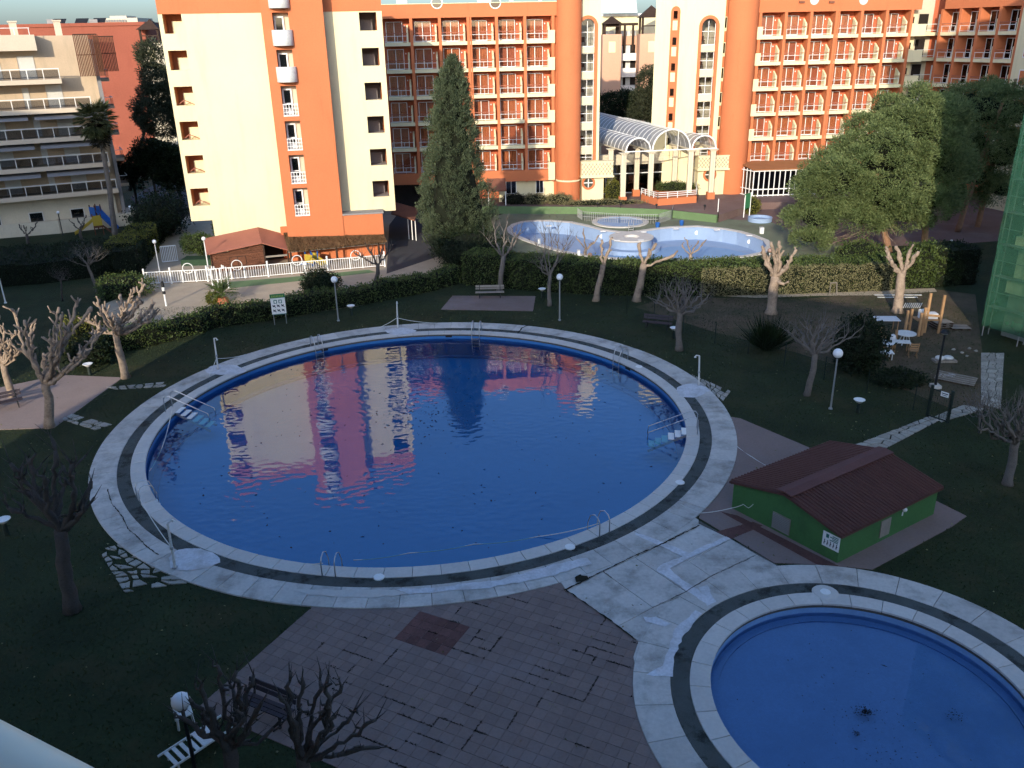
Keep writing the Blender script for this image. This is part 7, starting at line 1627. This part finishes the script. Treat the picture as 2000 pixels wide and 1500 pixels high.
lobed_tree('grey green tree behind the canopy beside the right arched tower', 'tree', [[Vector((31, 124, 0)), AT(1275, 190, 124)]], [PX(1275, 160, 124, 26, None, 1.1), PX(1265, 200, 124, 30), PX(1285, 215, 124, 26), PX(1250, 225, 123, 22)], 'leaf_euc', 1.6, .32, .1, 1.0, 90, 'bark_dark', .25, name='eucalyptus_tree', core=.35)
lobed_tree('dark tree behind the left end of the glass canopy', 'tree', [[Vector((22, 126, 0)), AT(1205, 205, 126)]], [PX(1195, 205, 126, 26), PX(1225, 200, 126, 28), PX(1215, 225, 125, 30), PX(1185, 225, 125, 22)], 'leaf_dark', 1.6, .32, .1, 1.0, 80, 'bark_dark', .25, name='garden_tree', core=.35)
for i, (px, py, r) in enumerate(((255, 330, 26), (290, 300, 30), (320, 310, 34), (345, 340, 30))):
    lobed_tree(['dark round tree by the road left of the cream block', 'taller dark tree behind the road at left', 'dark broad tree touching the edge of the cream block', 'small dark tree at the foot of the cream block'][i], 'tree', [[Vector((*xy(AT(px, py, 104)), 0)), AT(px, py, 104)]], [PX(px, py, 104, r), PX(px+8, py+14, 103, r*.8), PX(px-9, py+8, 103.5, r*.75)], 'leaf_dark', 1.5, .32, .13, 1.0, 70, 'bark_dark', .2, name='garden_tree', core=.45, group='dark trees by the road')

# palm
pq = G(225, 462); YPm = pq.y; tp = AT(188, 235, YPm); palm = thing('palm_tree', 'tall fan palm before the left apartment house', 'tree', pq)
pts, rad = bent([pq, AT(214, 370, YPm), AT(200, 290, YPm), tp], .30, .17, random.Random(2), .5, .02, .06); b = MB(); b.tube(pts, rad, 10); b.build('trunk', M['bark_grey'], palm, smooth=True)
VV, FF, k0 = [], [], 0
for i in range(74):
    az = random.uniform(0, 2*math.pi); el = random.uniform(-1.05, 1.25); pet = random.uniform(.8, 1.5); d = np.array([math.cos(az)*math.cos(el), math.sin(az)*math.cos(el), math.sin(el)]); c = np.array(tp)+d*pet
    side = np.cross(d, [0, 0, 1.]); side /= np.linalg.norm(side)+1e-6; upv = np.cross(side, d); th_ = np.linspace(-1.15, 1.15, 20)
    Dl = np.cos(th_)[:, None]*d+np.sin(th_)[:, None]*side; Dl = Dl-np.array([0, 0, .25]); V, F = leaf_quads(np.tile(c, (20, 1)), Dl, 1.15, .10, .06); VV.append(V); FF.append(F+k0); k0 += len(V)
    V, F = leaf_quads(np.array(tp)[None], d[None], pet, .06, 0.); VV.append(V); FF.append(F+k0); k0 += len(V)
fast_mesh('crown', np.concatenate(VV), np.concatenate(FF), M['leaf_palm'], palm)
bush_mesh('dead_fronds', (tp.x, tp.y, tp.z-1.3), .75, .75, 1.2, 900, M['leaf_debris'], palm, .6, .12, core=False)

# ------------------------------------------------------------------ bare pollarded trees
g1 = 'bare pollarded trees on the left'
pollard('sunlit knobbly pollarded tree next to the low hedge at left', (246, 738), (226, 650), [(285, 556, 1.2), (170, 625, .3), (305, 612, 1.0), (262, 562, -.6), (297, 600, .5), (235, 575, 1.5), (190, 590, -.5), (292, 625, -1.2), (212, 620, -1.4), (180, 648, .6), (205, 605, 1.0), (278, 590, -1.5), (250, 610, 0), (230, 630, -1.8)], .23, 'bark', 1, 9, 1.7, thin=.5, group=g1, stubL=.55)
pollard('large pollarded tree with lit crown over the pink pad', (97, 834), (88, 748), [(115, 600, 1.5), (150, 590, .5), (178, 600, -.5), (60, 640, 1), (130, 640, 0), (185, 655, 1.4), (100, 660, -1.2), (25, 605, .8), (48, 625, -.6), (160, 690, -1.6), (85, 690, 1.8), (120, 615, -1), (205, 640, -.3)], .25, 'bark', 2, 9, 1.6, thin=.42, group=g1, stubL=.6)
pollard('pollarded tree cut by the left edge with pale lit trunk', (24, 775), (6, 710), [(6, 640, .4), (30, 645, -.5), (60, 648, .9), (35, 690, -.4), (52, 670, .2), (-15, 650, 0), (20, 668, -.9), (-5, 615, .6)], .20, 'bark', 3, 8, 1.5, thin=.45, group=g1)
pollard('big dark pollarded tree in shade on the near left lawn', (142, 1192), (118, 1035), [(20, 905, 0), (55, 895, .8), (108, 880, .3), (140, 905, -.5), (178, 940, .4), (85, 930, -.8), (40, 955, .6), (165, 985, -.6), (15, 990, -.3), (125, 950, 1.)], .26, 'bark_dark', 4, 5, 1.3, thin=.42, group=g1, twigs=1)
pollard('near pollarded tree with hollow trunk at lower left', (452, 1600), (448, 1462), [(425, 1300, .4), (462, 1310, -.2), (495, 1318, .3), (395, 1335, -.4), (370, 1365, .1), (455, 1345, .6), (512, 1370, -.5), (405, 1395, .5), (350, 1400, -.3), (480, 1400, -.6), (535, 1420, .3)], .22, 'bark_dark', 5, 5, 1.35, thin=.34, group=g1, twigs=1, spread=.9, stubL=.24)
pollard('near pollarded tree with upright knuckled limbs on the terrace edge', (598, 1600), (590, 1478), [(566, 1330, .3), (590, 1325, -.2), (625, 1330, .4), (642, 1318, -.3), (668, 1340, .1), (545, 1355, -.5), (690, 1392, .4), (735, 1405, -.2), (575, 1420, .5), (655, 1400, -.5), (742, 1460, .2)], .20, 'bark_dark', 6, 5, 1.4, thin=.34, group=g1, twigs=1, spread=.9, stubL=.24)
g2 = 'bare pollarded trees along the hedge'
pollard('tall grey pollarded tree behind the bench pad', (976, 567), (984, 500), [(963, 440, .6), (1008, 452, -.3), (990, 430, .3), (955, 470, -.6), (1018, 445, .4)], .22, 'bark_grey', 7, 4, 1.2, thin=.3, twigs=2, group=g2, stubL=.7)
pollard('slender bare tree with fine upright twigs beside the lamp', (1073, 597), (1074, 535), [(1048, 480, .5), (1065, 450, -.2), (1090, 445, .3), (1108, 470, -.4), (1100, 500, .3), (1045, 515, -.5), (1078, 470, .8)], .16, 'bark_grey', 8, 5, 1.0, thin=.2, twigs=5, group=g2, stubL=1.1)
pollard('lopped trunk with two stubs before the kidney pool, left of the forked one', (1163, 588), (1178, 518), [(1175, 468, .2), (1196, 464, -.2), (1188, 490, .3)], .24, 'bark', 9, 1, 1.0, thin=.6, group=g2)
pollard('lopped trunk with one long horizontal arm before the kidney pool', (1243, 588), (1258, 515), [(1248, 475, .3), (1282, 475, -.2), (1317, 498, -.5), (1268, 490, .4)], .29, 'bark', 10, 1, 1.0, thin=.6, group=g2)
pollard('heavy many stemmed lopped tree at the right end of the kidney pool', (1506, 612), (1514, 540), [(1488, 480, .4), (1506, 472, -.3), (1522, 470, .2), (1556, 487, -.4), (1540, 520, -.6), (1532, 555, -.8), (1497, 500, .5), (1516, 495, -.1)], .38, 'bark', 11, 2, 1.1, thin=.5, group=g2)
pollard('lopped sunlit tree with rounded stubs in front of the pine', (1752, 610), (1762, 532), [(1730, 487, .3), (1741, 508, -.4), (1778, 487, .2), (1794, 491, -.3), (1750, 480, .5)], .36, 'bark', 12, 1, 1.1, thin=.6, group=g2)
pollard('short lopped tree standing beyond the hedge before the pool island', (1143, 500), (1145, 485), [(1126, 466, .2), (1139, 453, -.2), (1170, 459, .1), (1160, 472, .3)], .17, 'bark', 13, 2, 1.3, thin=.6, group=g2, stubL=.3)
pollard('short four armed lopped tree standing beyond the hedge', (1350, 512), (1349, 496), [(1332, 478, .2), (1340, 468, -.2), (1364, 470, .1), (1377, 471, .3)], .17, 'bark', 14, 2, 1.3, thin=.6, group=g2, stubL=.3)
pollard('small pollarded tree before the thatched shelter', (735, 550), (738, 516), [(692, 494, .3), (716, 482, -.3), (745, 488, .2), (762, 484, -.2), (703, 500, .5), (725, 492, .6)], .19, 'bark_dark', 15, 4, 1.3, thin=.4, group=g2, twigs=1)
g3 = 'small bare trees on the lawns'
def umbrella(label, base, fork, crown, seed, rb=.16, m='bark_grey', nl=13):
    rg = random.Random(seed); x0, x1, y0, y1 = crown; ls = []
    for k in range(nl): t = (k+.5)/nl; x = x0+(x1-x0)*t; ls.append((x+rg.uniform(-4, 4), y0+(y1-y0)*(abs(t-.5)*1.6)**1.3*rg.uniform(.3, 1)+rg.uniform(0, 8), rg.uniform(-1.6, 1.6)))
    return pollard(label, base, fork, ls, rb, m, seed, 4, 1.0, thin=.25, twigs=2, group=g3, name='bare_tree', stubL=.6)
umbrella('round crowned bare tree on the lawn behind the far right ladder', (1326, 684), (1328, 610), (1275, 1390, 555, 610), 21, .22); umbrella('spreading bare tree on the right lawn left of the globe lamp', (1575, 772), (1592, 690), (1522, 1672, 626, 690), 22, .18)
umbrella('bare tree at the right edge beyond the green hut', (1968, 946), (1984, 862), (1900, 2050, 785, 850), 23, .2, 'bark_grey'); umbrella('thin bare tree standing on the bare soil by the stone path', (1913, 845), (1915, 815), (1880, 1950, 772, 812), 24, .08, 'bark_grey', 9)
umbrella('flat topped bare tree on the dark left lawn', (191, 572), (171, 517), (136, 207, 488, 512), 25, .12, 'bark_grey', 11); umbrella('faint leafless sapling on the dark left lawn', (122, 588), (118, 545), (96, 146, 526, 550), 26, .07, 'bark_dark', 9)
for i, (bs, fk, ls, lab) in enumerate((((55, 475), (52, 458), [(37, 438), (46, 440), (73, 434), (66, 446)], 'pollarded tree at the far left before the pale wall'), ((160, 468), (157, 448), [(140, 434), (150, 424), (168, 420), (165, 436)], 'pollarded tree behind the yellow slide'), ((266, 455), (264, 440), [(250, 427), (272, 424), (262, 420)], 'pollarded tree beside the palm'))):
    pollard(lab, bs, fk, ls, .16, 'bark_dark', 30+i, 2, 1.4, thin=.55, group=g1, stubL=.4)

# ------------------------------------------------------------------ building-site clutter on the bare soil
def table(name, label, px, w, d, h, az, m='white', legs=True, group=None):
    q = G(*px); o = thing(name, label, 'table', q, group, rz=R(az)); b = MB(); b.box(-w/2, w/2, -d/2, d/2, h-.04, h); link('table_top', b.mesh('table_top', M[m]), o)
    for x in (-w*.42, w*.42):
        for y in (-d*.4, d*.4): b = MB(); b.bar((x, y, 0), (x, y, h-.04), .05, .05); link('leg', b.mesh('leg', M['wood_pale' if m != 'white' else 'white_dirty']), o)
    return o
table('work_table', 'work table covered with grey sheet on the bare soil', (1728, 647), 1.5, 1.0, .9, -5, 'bag_white'); table('work_table', 'speckled trestle table in front of the round table', (1756, 688), 1.1, .6, .72, -12, 'white_dirty'); table('work_table', 'pale low table at the front left of the clutter', (1722, 700), 1.2, .7, .45, -8, 'white'); table('work_table', 'grey topped table behind the white low table', (1728, 690), 1.0, .9, .7, 35, 'bag_white')
q = G(1766, 672); o = thing('round_table', 'round white garden table among the building clutter', 'table', q); b = MB(); b.lathe([(.01, .74), (.62, .74), (.62, .70), (.01, .70)], xy(q), 24); b.build('table_top', M['white_dirty'], o)
for k in range(4): t = R(45+90*k); b = MB(); b.bar((q.x+.4*math.cos(t), q.y+.4*math.sin(t), 0), (q.x+.15*math.cos(t), q.y+.15*math.sin(t), .7), .05, .05); b.build('leg', M['white_dirty'], o)
q = G(1781, 697); o = thing('wooden_chair', 'wooden folding chair facing the round table', 'chair', q, rz=R(170)); b = MB(); b.box(-.25, .25, -.22, .22, .43, .47); link('seat', b.mesh('seat', M['wood_pale']), o)
for k in range(3): b = MB(); b.box(-.25, .25, .22+.02*k, .25+.02*k, .58+.14*k, .67+.14*k); link('back_slat', b.mesh('back_slat', M['wood_pale']), o)
for x in (-.23, .23): b = MB(); b.bar((x, -.22, 0), (x, .22, .47), .04, .04); b.bar((x, .25, 0), (x, -.2, .45), .04, .04); b.bar((x, .2, .45), (x, .3, 1.0), .04, .04); link('leg_frame', b.mesh('leg_frame', M['wood_pale']), o)
def posts(label, pxs, hs_, m='wood_pale'):
    o = thing('timber_posts', label, 'frame', G(*pxs[0])); tops = []
    for p_, h in zip(pxs, hs_): q = G(*p_); b = MB(); b.bar(q, q+Vector((0, 0, h)), .14, .14); b.build('post', M[m], o); tops.append(q+Vector((0, 0, h*.45)))
    for a, c in zip(tops[:-1], tops[1:]): b = MB(); b.bar(a, c, .06, .14); b.build('cross_rail', M[m], o)
    return o
posts('pale timber play frame with two tall posts catching the sun', [(1805, 650), (1832, 651)], [2.7, 2.6]); posts('pair of short orange timber posts by the round table', [(1766, 655), (1774, 652)], [1.7, 1.7]); posts('low timber posts in the middle of the clutter', [(1793, 657), (1799, 655)], [1.6, 1.9]); posts('thin timber post left of the trestle table', [(1716, 668), (1746, 680)], [1.0, 1.2])
pf2 = thing('white_shelf', 'white boxes on the deck of the timber play frame', 'box', AT(1815, 612, G(1815, 650).y)); q = AT(1811, 612, G(1815, 650).y); b = MB(); b.box(q.x-.35, q.x+.1, q.y, q.y+.5, q.z-.4, q.z+.15); b.build('box', M['white'], pf2); b = MB(); b.box(q.x+.12, q.x+.75, q.y, q.y+.5, q.z-.4, q.z-.05); b.build('box', M['bag_white'], pf2); b = MB(); b.box(q.x-.6, q.x+.9, q.y-.1, q.y+.7, q.z-.5, q.z-.41); b.build('deck', M['wood_pale'], pf2)
def pallet(label, px, az, layers=1):
    q = G(*px); o = thing('pallet_stack', label, 'pallets', q, 'pallets', rz=R(az))
    for l in range(layers):
        for k in range(5): b = MB(); b.box(-.6, .6, -.4+.19*k, -.27+.19*k, .12+.15*l, .14+.15*l); link('board', b.mesh('board', M['wood_grey']), o)
        for x in (-.5, 0, .5): b = MB(); b.box(x-.05, x+.05, -.4, .49, .0+.15*l, .119+.15*l); link('bearer', b.mesh('bearer', M['wood_dark']), o)
    return o
pallet('pile of wooden pallets behind the black street lamp', (1838, 640), 8, 3); pallet('pale broken pallets flat on the soil right of the pile', (1874, 642), -6, 1)
q = G(1842, 706); o = thing('cement_bag_stack', 'white sacks on a low crate behind the slatted seat', 'sacks', q); b = MB(); b.box(q.x-.6, q.x+.7, q.y-.3, q.y+.3, 0, .14); b.build('crate', M['wood_grey'], o)
for k in range(2): b = MB(); b.ball((q.x-.22+.5*k, q.y, .24), .28, 14, 8, .45); b.build('sack', M['white_dirty'], o, smooth=True)
q = G(1853, 735); o = thing('white_board', 'white sheet lying on the soil near the black lamp post', 'board', q); b = MB(); b.box(q.x-.5, q.x+.4, q.y-.1, q.y+.25, .01, .06); b.build('sheet', M['bag_white'], o)
q = G(1735, 680); o = thing('plastic_bag', 'white plastic bag on the low table', 'bag', q+Vector((.2, 0, .48))); b = MB(); b.ball((q.x+.2, q.y, .68), .2, 12, 8, 1.2); b.v = [(x+random.uniform(-.03, .03), y+random.uniform(-.03, .03), z+random.uniform(-.03, .03)) for x, y, z in b.v]; b.build('bag', M['bag_white'], o, smooth=True)
q = G(1627, 577); o = thing('step_ladder', 'small pale step frame on the sandy path by the hedge', 'step ladder', q)
for x in (-.28, .28): b = MB(); b.bar((q.x+x, q.y, 0), (q.x+x*.8, q.y+.15, .95), .05, .05); b.build('leg', M['wood_grey'], o)
b = MB(); b.bar((q.x-.26, q.y+.15, .94), (q.x+.26, q.y+.15, .94), .06, .06); b.build('top_step', M['wood_grey'], o)
q = G(1765, 580); o = thing('slatted_pallet', 'whitish boards laid on the sandy path before the hedge', 'boards', q)
for k in range(2): b = MB(); a = G(1708+k*6, 576+k*4.5, .03); c = G(1800-k*8, 576+k*4.5, .03); b.bar(a, c, .18, .03); b.build('board', M['white_dirty'], o)
q = G(1780, 602); o = thing('garden_grille', 'teal slatted garden panel lying by the lopped sunlit tree', 'panel', q)
for k in range(9): b = MB(); a = G(1764+k*4, 601, .1); c = G(1769+k*4, 592, .1); b.bar(a, c, .05, .04); b.build('slat', M['grey_shutter'], o)
rg = random.Random(9); RB = [(1878, 690), (1893, 682), (1906, 687), (1862, 684), (1888, 697)]
for i, (px, py) in enumerate(RB):
    q = G(px, py); b = MB(); b.ball((q.x, q.y, .06), .10, 7, 5, .6); b.v = [(x+rg.uniform(-.04, .04), y+rg.uniform(-.04, .04), z+rg.uniform(-.02, .02)) for x, y, z in b.v]; b.build('rubble_stone', M['flag'], label=['second from left rubble stone', 'middle rear rubble stone', 'rightmost rubble stone', 'leftmost rubble stone', 'nearest rubble stone'][i]+' on the bare soil before the scaffolded building', cat='stone', group='rubble stones')

# ------------------------------------------------------------------ around the kidney pool
railing('pool_barrier', 'dark wire barrier round the paddling pool', [G(1128, 424), G(1138, 431), G(1210, 436), G(1285, 437), G(1312, 428), G(1314, 418)], 1.0, M['galv'], 2, .035, .25)
q = G(1232, 452, .0); o = thing('pool_ladder', 'ladder standing in the kidney pool by the round island', 'ladder', q)
for x in (-.25, .25): b = MB(); b.tube([(q.x+x, q.y, -1.2), (q.x+x, q.y, .9), (q.x+x, q.y+.4, 1.0)], .03, 6); b.build('handrail', M['galv'], o)
for k in range(5): b = MB(); b.bar((q.x-.25, q.y, -1+.4*k), (q.x+.25, q.y, -1+.4*k), .05, .04); b.build('tread', M['galv'], o)
for i, (px, py) in enumerate(((1284, 444), (1331, 440))):
    q = G(px, py, .05); o = thing('litter_bin', ['blue litter bin left of the other on the kidney pool rim', 'blue litter bin right of the other on the kidney pool rim'][i], 'bin', q, 'blue bins'); b = MB(); b.lathe([(.18, .05), (.25, .55), (.21, .55), (.15, .1), (.01, .1)], xy(q), 14); b.build('bucket', M['blue_plastic'], o)
for i, (px, py) in enumerate(((1487, 455), (1130, 497), (1053, 475))):
    q = G(px, py, .1); o = thing('white_box', ['white lifeguard box on the right rim of the kidney pool', 'white number block on the near rim of the kidney pool', 'white number block on the left near rim of the kidney pool'][i], 'box', q); s_ = (.35, .25, .25)[i]; b = MB(); b.box(q.x-s_/2, q.x+s_/2, q.y-.2, q.y+.2, .05, .1+s_*1.5); b.build('body', M['white'], o); b = MB(); b.box(q.x-s_*.55, q.x+s_*.55, q.y-.23, q.y+.23, .1+s_*1.5, .14+s_*1.5); b.build('lid', M['white_dirty'], o)
q = G(1484, 432); o = thing('foot_basin', 'round pale blue foot basin on the green terrace', 'basin', q); b = MB(); b.lathe([(1.25, 0), (1.25, .45), (1.1, .45), (1.1, .2), (.01, .2)], xy(q), 30); b.build('wall', M['pale_blue'], o, smooth=False)
q = G(1452, 425); o = thing('notice_board', 'dark green notice board by the foot basin', 'notice board', q); b = MB(); b.bar(q, q+Vector((0, 0, 2.4)), .09, .09); e = q+Vector((.75, .5, 0)); b.bar(e, e+Vector((0, 0, 2.6)), .09, .09); b.build('posts', M['white'], o); b = MB(); b.bar(q+Vector((0, 0, 1.7)), e+Vector((0, 0, 1.8)), .05, 1.6); b.build('board', M['sign_green'], o)
q = G(1402, 414, TZ); o = thing('white_post', 'thin white post at the end of the green kerb', 'post', q); b = MB(); b.tube([q, q+Vector((0, 0, 1.4))], .05, 8); b.build('post', M['white'], o)
for i, px in enumerate((1167, 1212, 1282, 1376)):
    q = G(px, 405+i*1.5, TZ); o = thing('spotlight', ['first from the left', 'second from the left', 'third from the left', 'rightmost'][i]+' of the small black garden spotlights on the green kerb', 'spotlight', q, 'spotlights on the kerb'); b = MB(); b.tube([q, q+Vector((0, 0, .35))], .03, 6); b.build('stem', M['black_metal'], o); b = MB(); b.ball((q.x, q.y, TZ+.45), .15, 10, 6, .8); b.build('head', M['black_metal'], o)
# covered way right of the cream block
q = G(800, 438); cw = thing('covered_walk', 'brown roofed covered walk with white posts beside the conifer', 'covered walk', q); a, c = AT(766, 413, 86), AT(812, 426, 84); b = MB(); b.hexa([a+Vector((0, -1, -.1)), c+Vector((0, -1, -.1)), c+Vector((0, 3, .3)), a+Vector((0, 3, .3)), a+Vector((0, -1, 0)), c+Vector((0, -1, 0)), c+Vector((0, 3, .4)), a+Vector((0, 3, .4))]); b.build('roof', M['roof_brown'], cw)
for t in (.7, .85, 1.0): e = a.lerp(c, t); b = MB(); b.bar((e.x, e.y-.8, 0), (e.x, e.y-.8, e.z-.05), .08, .08); b.build('post', M['white'], cw)
# ------------------------------------------------------------------ lawn blades and pool debris
def grass_patch(name, n, x0, x1, y0, y1):
    P = np.c_[RNG.uniform(x0, x1, n), RNG.uniform(y0, y1, n), np.zeros(n)]
    k = np.hypot(P[:, 0]-PC[0], P[:, 1]-PC[1]) > PR[3]+.05; k &= np.hypot(P[:, 0]-KC[0], P[:, 1]-KC[1]) > KR[3]+.05
    def inpoly(poly):
        r = np.zeros(len(P), bool); m_ = len(poly)
        for i in range(m_):
            (xa, ya), (xb, yb) = poly[i], poly[(i+1) % m_]; cnd = ((ya > P[:, 1]) != (yb > P[:, 1])) & (P[:, 0] < (xb-xa)*(P[:, 1]-ya)/(yb-ya+1e-12)+xa); r ^= cnd
        return r
    for poly in [terrace_poly]+[[xy(G(*p)) for p in q] for q in ([(-60, 842), (-60, 770), (118, 733), (240, 738), (106, 836)], [(861, 605), (884, 578), (1046, 579), (1041, 608)], [(1428, 815), (1446, 818), (1583, 876), (1640, 910), (1790, 960), (1888, 1009), (1858, 1030), (1704, 1113), (1612, 1104), (1512, 1100), (1365, 1012), (1380, 960)], [(1668, 870), (1880, 792), (1925, 800), (1722, 885)], [(1100, 1140), (1365, 1005), (1520, 1110), (1250, 1260)])]: k &= ~inpoly(poly)
    P = P[k]; V, F = leaf_quads(P, np.tile([0, 0, 1.], (len(P), 1)), RNG.uniform(.04, .11, len(P)), RNG.uniform(.02, .05, len(P)), .8)
    o = fast_mesh(name, V, F, M['leaf_grass']); return tag(o, 'short dark green lawn grass', 'grass', kind='stuff')
grass_patch('lawn_grass', 170000, -32, 32, 13, 62)
rg = np.random.default_rng(5); n = 260; r_ = np.sqrt(rg.uniform(0, 1, n))*12.8; a_ = rg.uniform(0, 2*np.pi, n); P = np.c_[PC[0]+r_*np.cos(a_), PC[1]+r_*np.sin(a_), np.full(n, -.29)]
cl = np.c_[rg.normal(-4.6, 1.3, 150), rg.normal(41.5, 1.6, 150), np.full(150, -.29)]; P = np.r_[P, cl]
V, F = leaf_quads(P, np.c_[rg.normal(size=(len(P), 2)), np.zeros(len(P))], rg.uniform(.06, .20, len(P)), rg.uniform(.05, .12, len(P)), .05); V[:, 2] = -.288
o = fast_mesh('floating_leaves', V, F, M['leaf_debris']); tag(o, 'dead leaves floating on the round pool', 'leaves', kind='stuff')
ce = [G(1692, 1393, -.4), G(1866, 1402, -.4), G(1672, 1436, -.4)]; P = np.concatenate([np.c_[rg.normal(c.x, s, k), rg.normal(c.y, s, k), np.full(k, -.33)] for c, s, k in ((ce[0], .09, 150), (ce[0]-Vector((.22, 0, 0)), .14, 60), (ce[1], .14, 60), (ce[2], .05, 40), (G(1700, 1440, -.4), .9, 120), (G(1620, 1330, -.4), 1.6, 50))])
P = P[np.hypot(P[:, 0]-KC[0], P[:, 1]-KC[1]) < 4.4]; V, F = leaf_quads(P, np.c_[rg.normal(size=(len(P), 2)), np.zeros(len(P))], rg.uniform(.02, .09, len(P)), rg.uniform(.02, .05, len(P)), .05); V[:, 2] = -.332
o = fast_mesh('floating_debris', V, F, M['leaf_debris']); tag(o, 'clumps of dead leaves floating on the small pool', 'leaves', kind='stuff')
lf = G(1727, 1300, -.33); b = MB(); b.add([(lf.x-.1, lf.y+.06, -.33), (lf.x, lf.y+.02, -.325), (lf.x+.1, lf.y-.07, -.33), (lf.x-.01, lf.y-.03, -.328)], [(0, 3, 2, 1)]); b.build('palm_leaf', M['leaf_debris'], label='single large dead leaf floating on the small pool', cat='leaf')

n = 2600; P = np.c_[RNG.uniform(-30, 30, n), RNG.uniform(14, 62, n), np.full(n, .05)]; P = P[(np.hypot(P[:, 0]-PC[0], P[:, 1]-PC[1]) > PR[3]+.05) & (np.hypot(P[:, 0]-KC[0], P[:, 1]-KC[1]) > KR[3]+.05)]; P = P[RNG.uniform(0, 1, len(P)) < (.35+.65*(np.sin(P[:, 0]*.5)*np.sin(P[:, 1]*.37) > .2))]
V, F = leaf_quads(P, np.c_[RNG.normal(size=(len(P), 2)), np.full(len(P), .1)], RNG.uniform(.05, .12, len(P)), RNG.uniform(.04, .08, len(P)), .3); o = fast_mesh('fallen_leaves', V, F, M['leaf_hedge_dry']); tag(o, 'scattered fallen leaves on the lawns', 'leaves', kind='stuff')
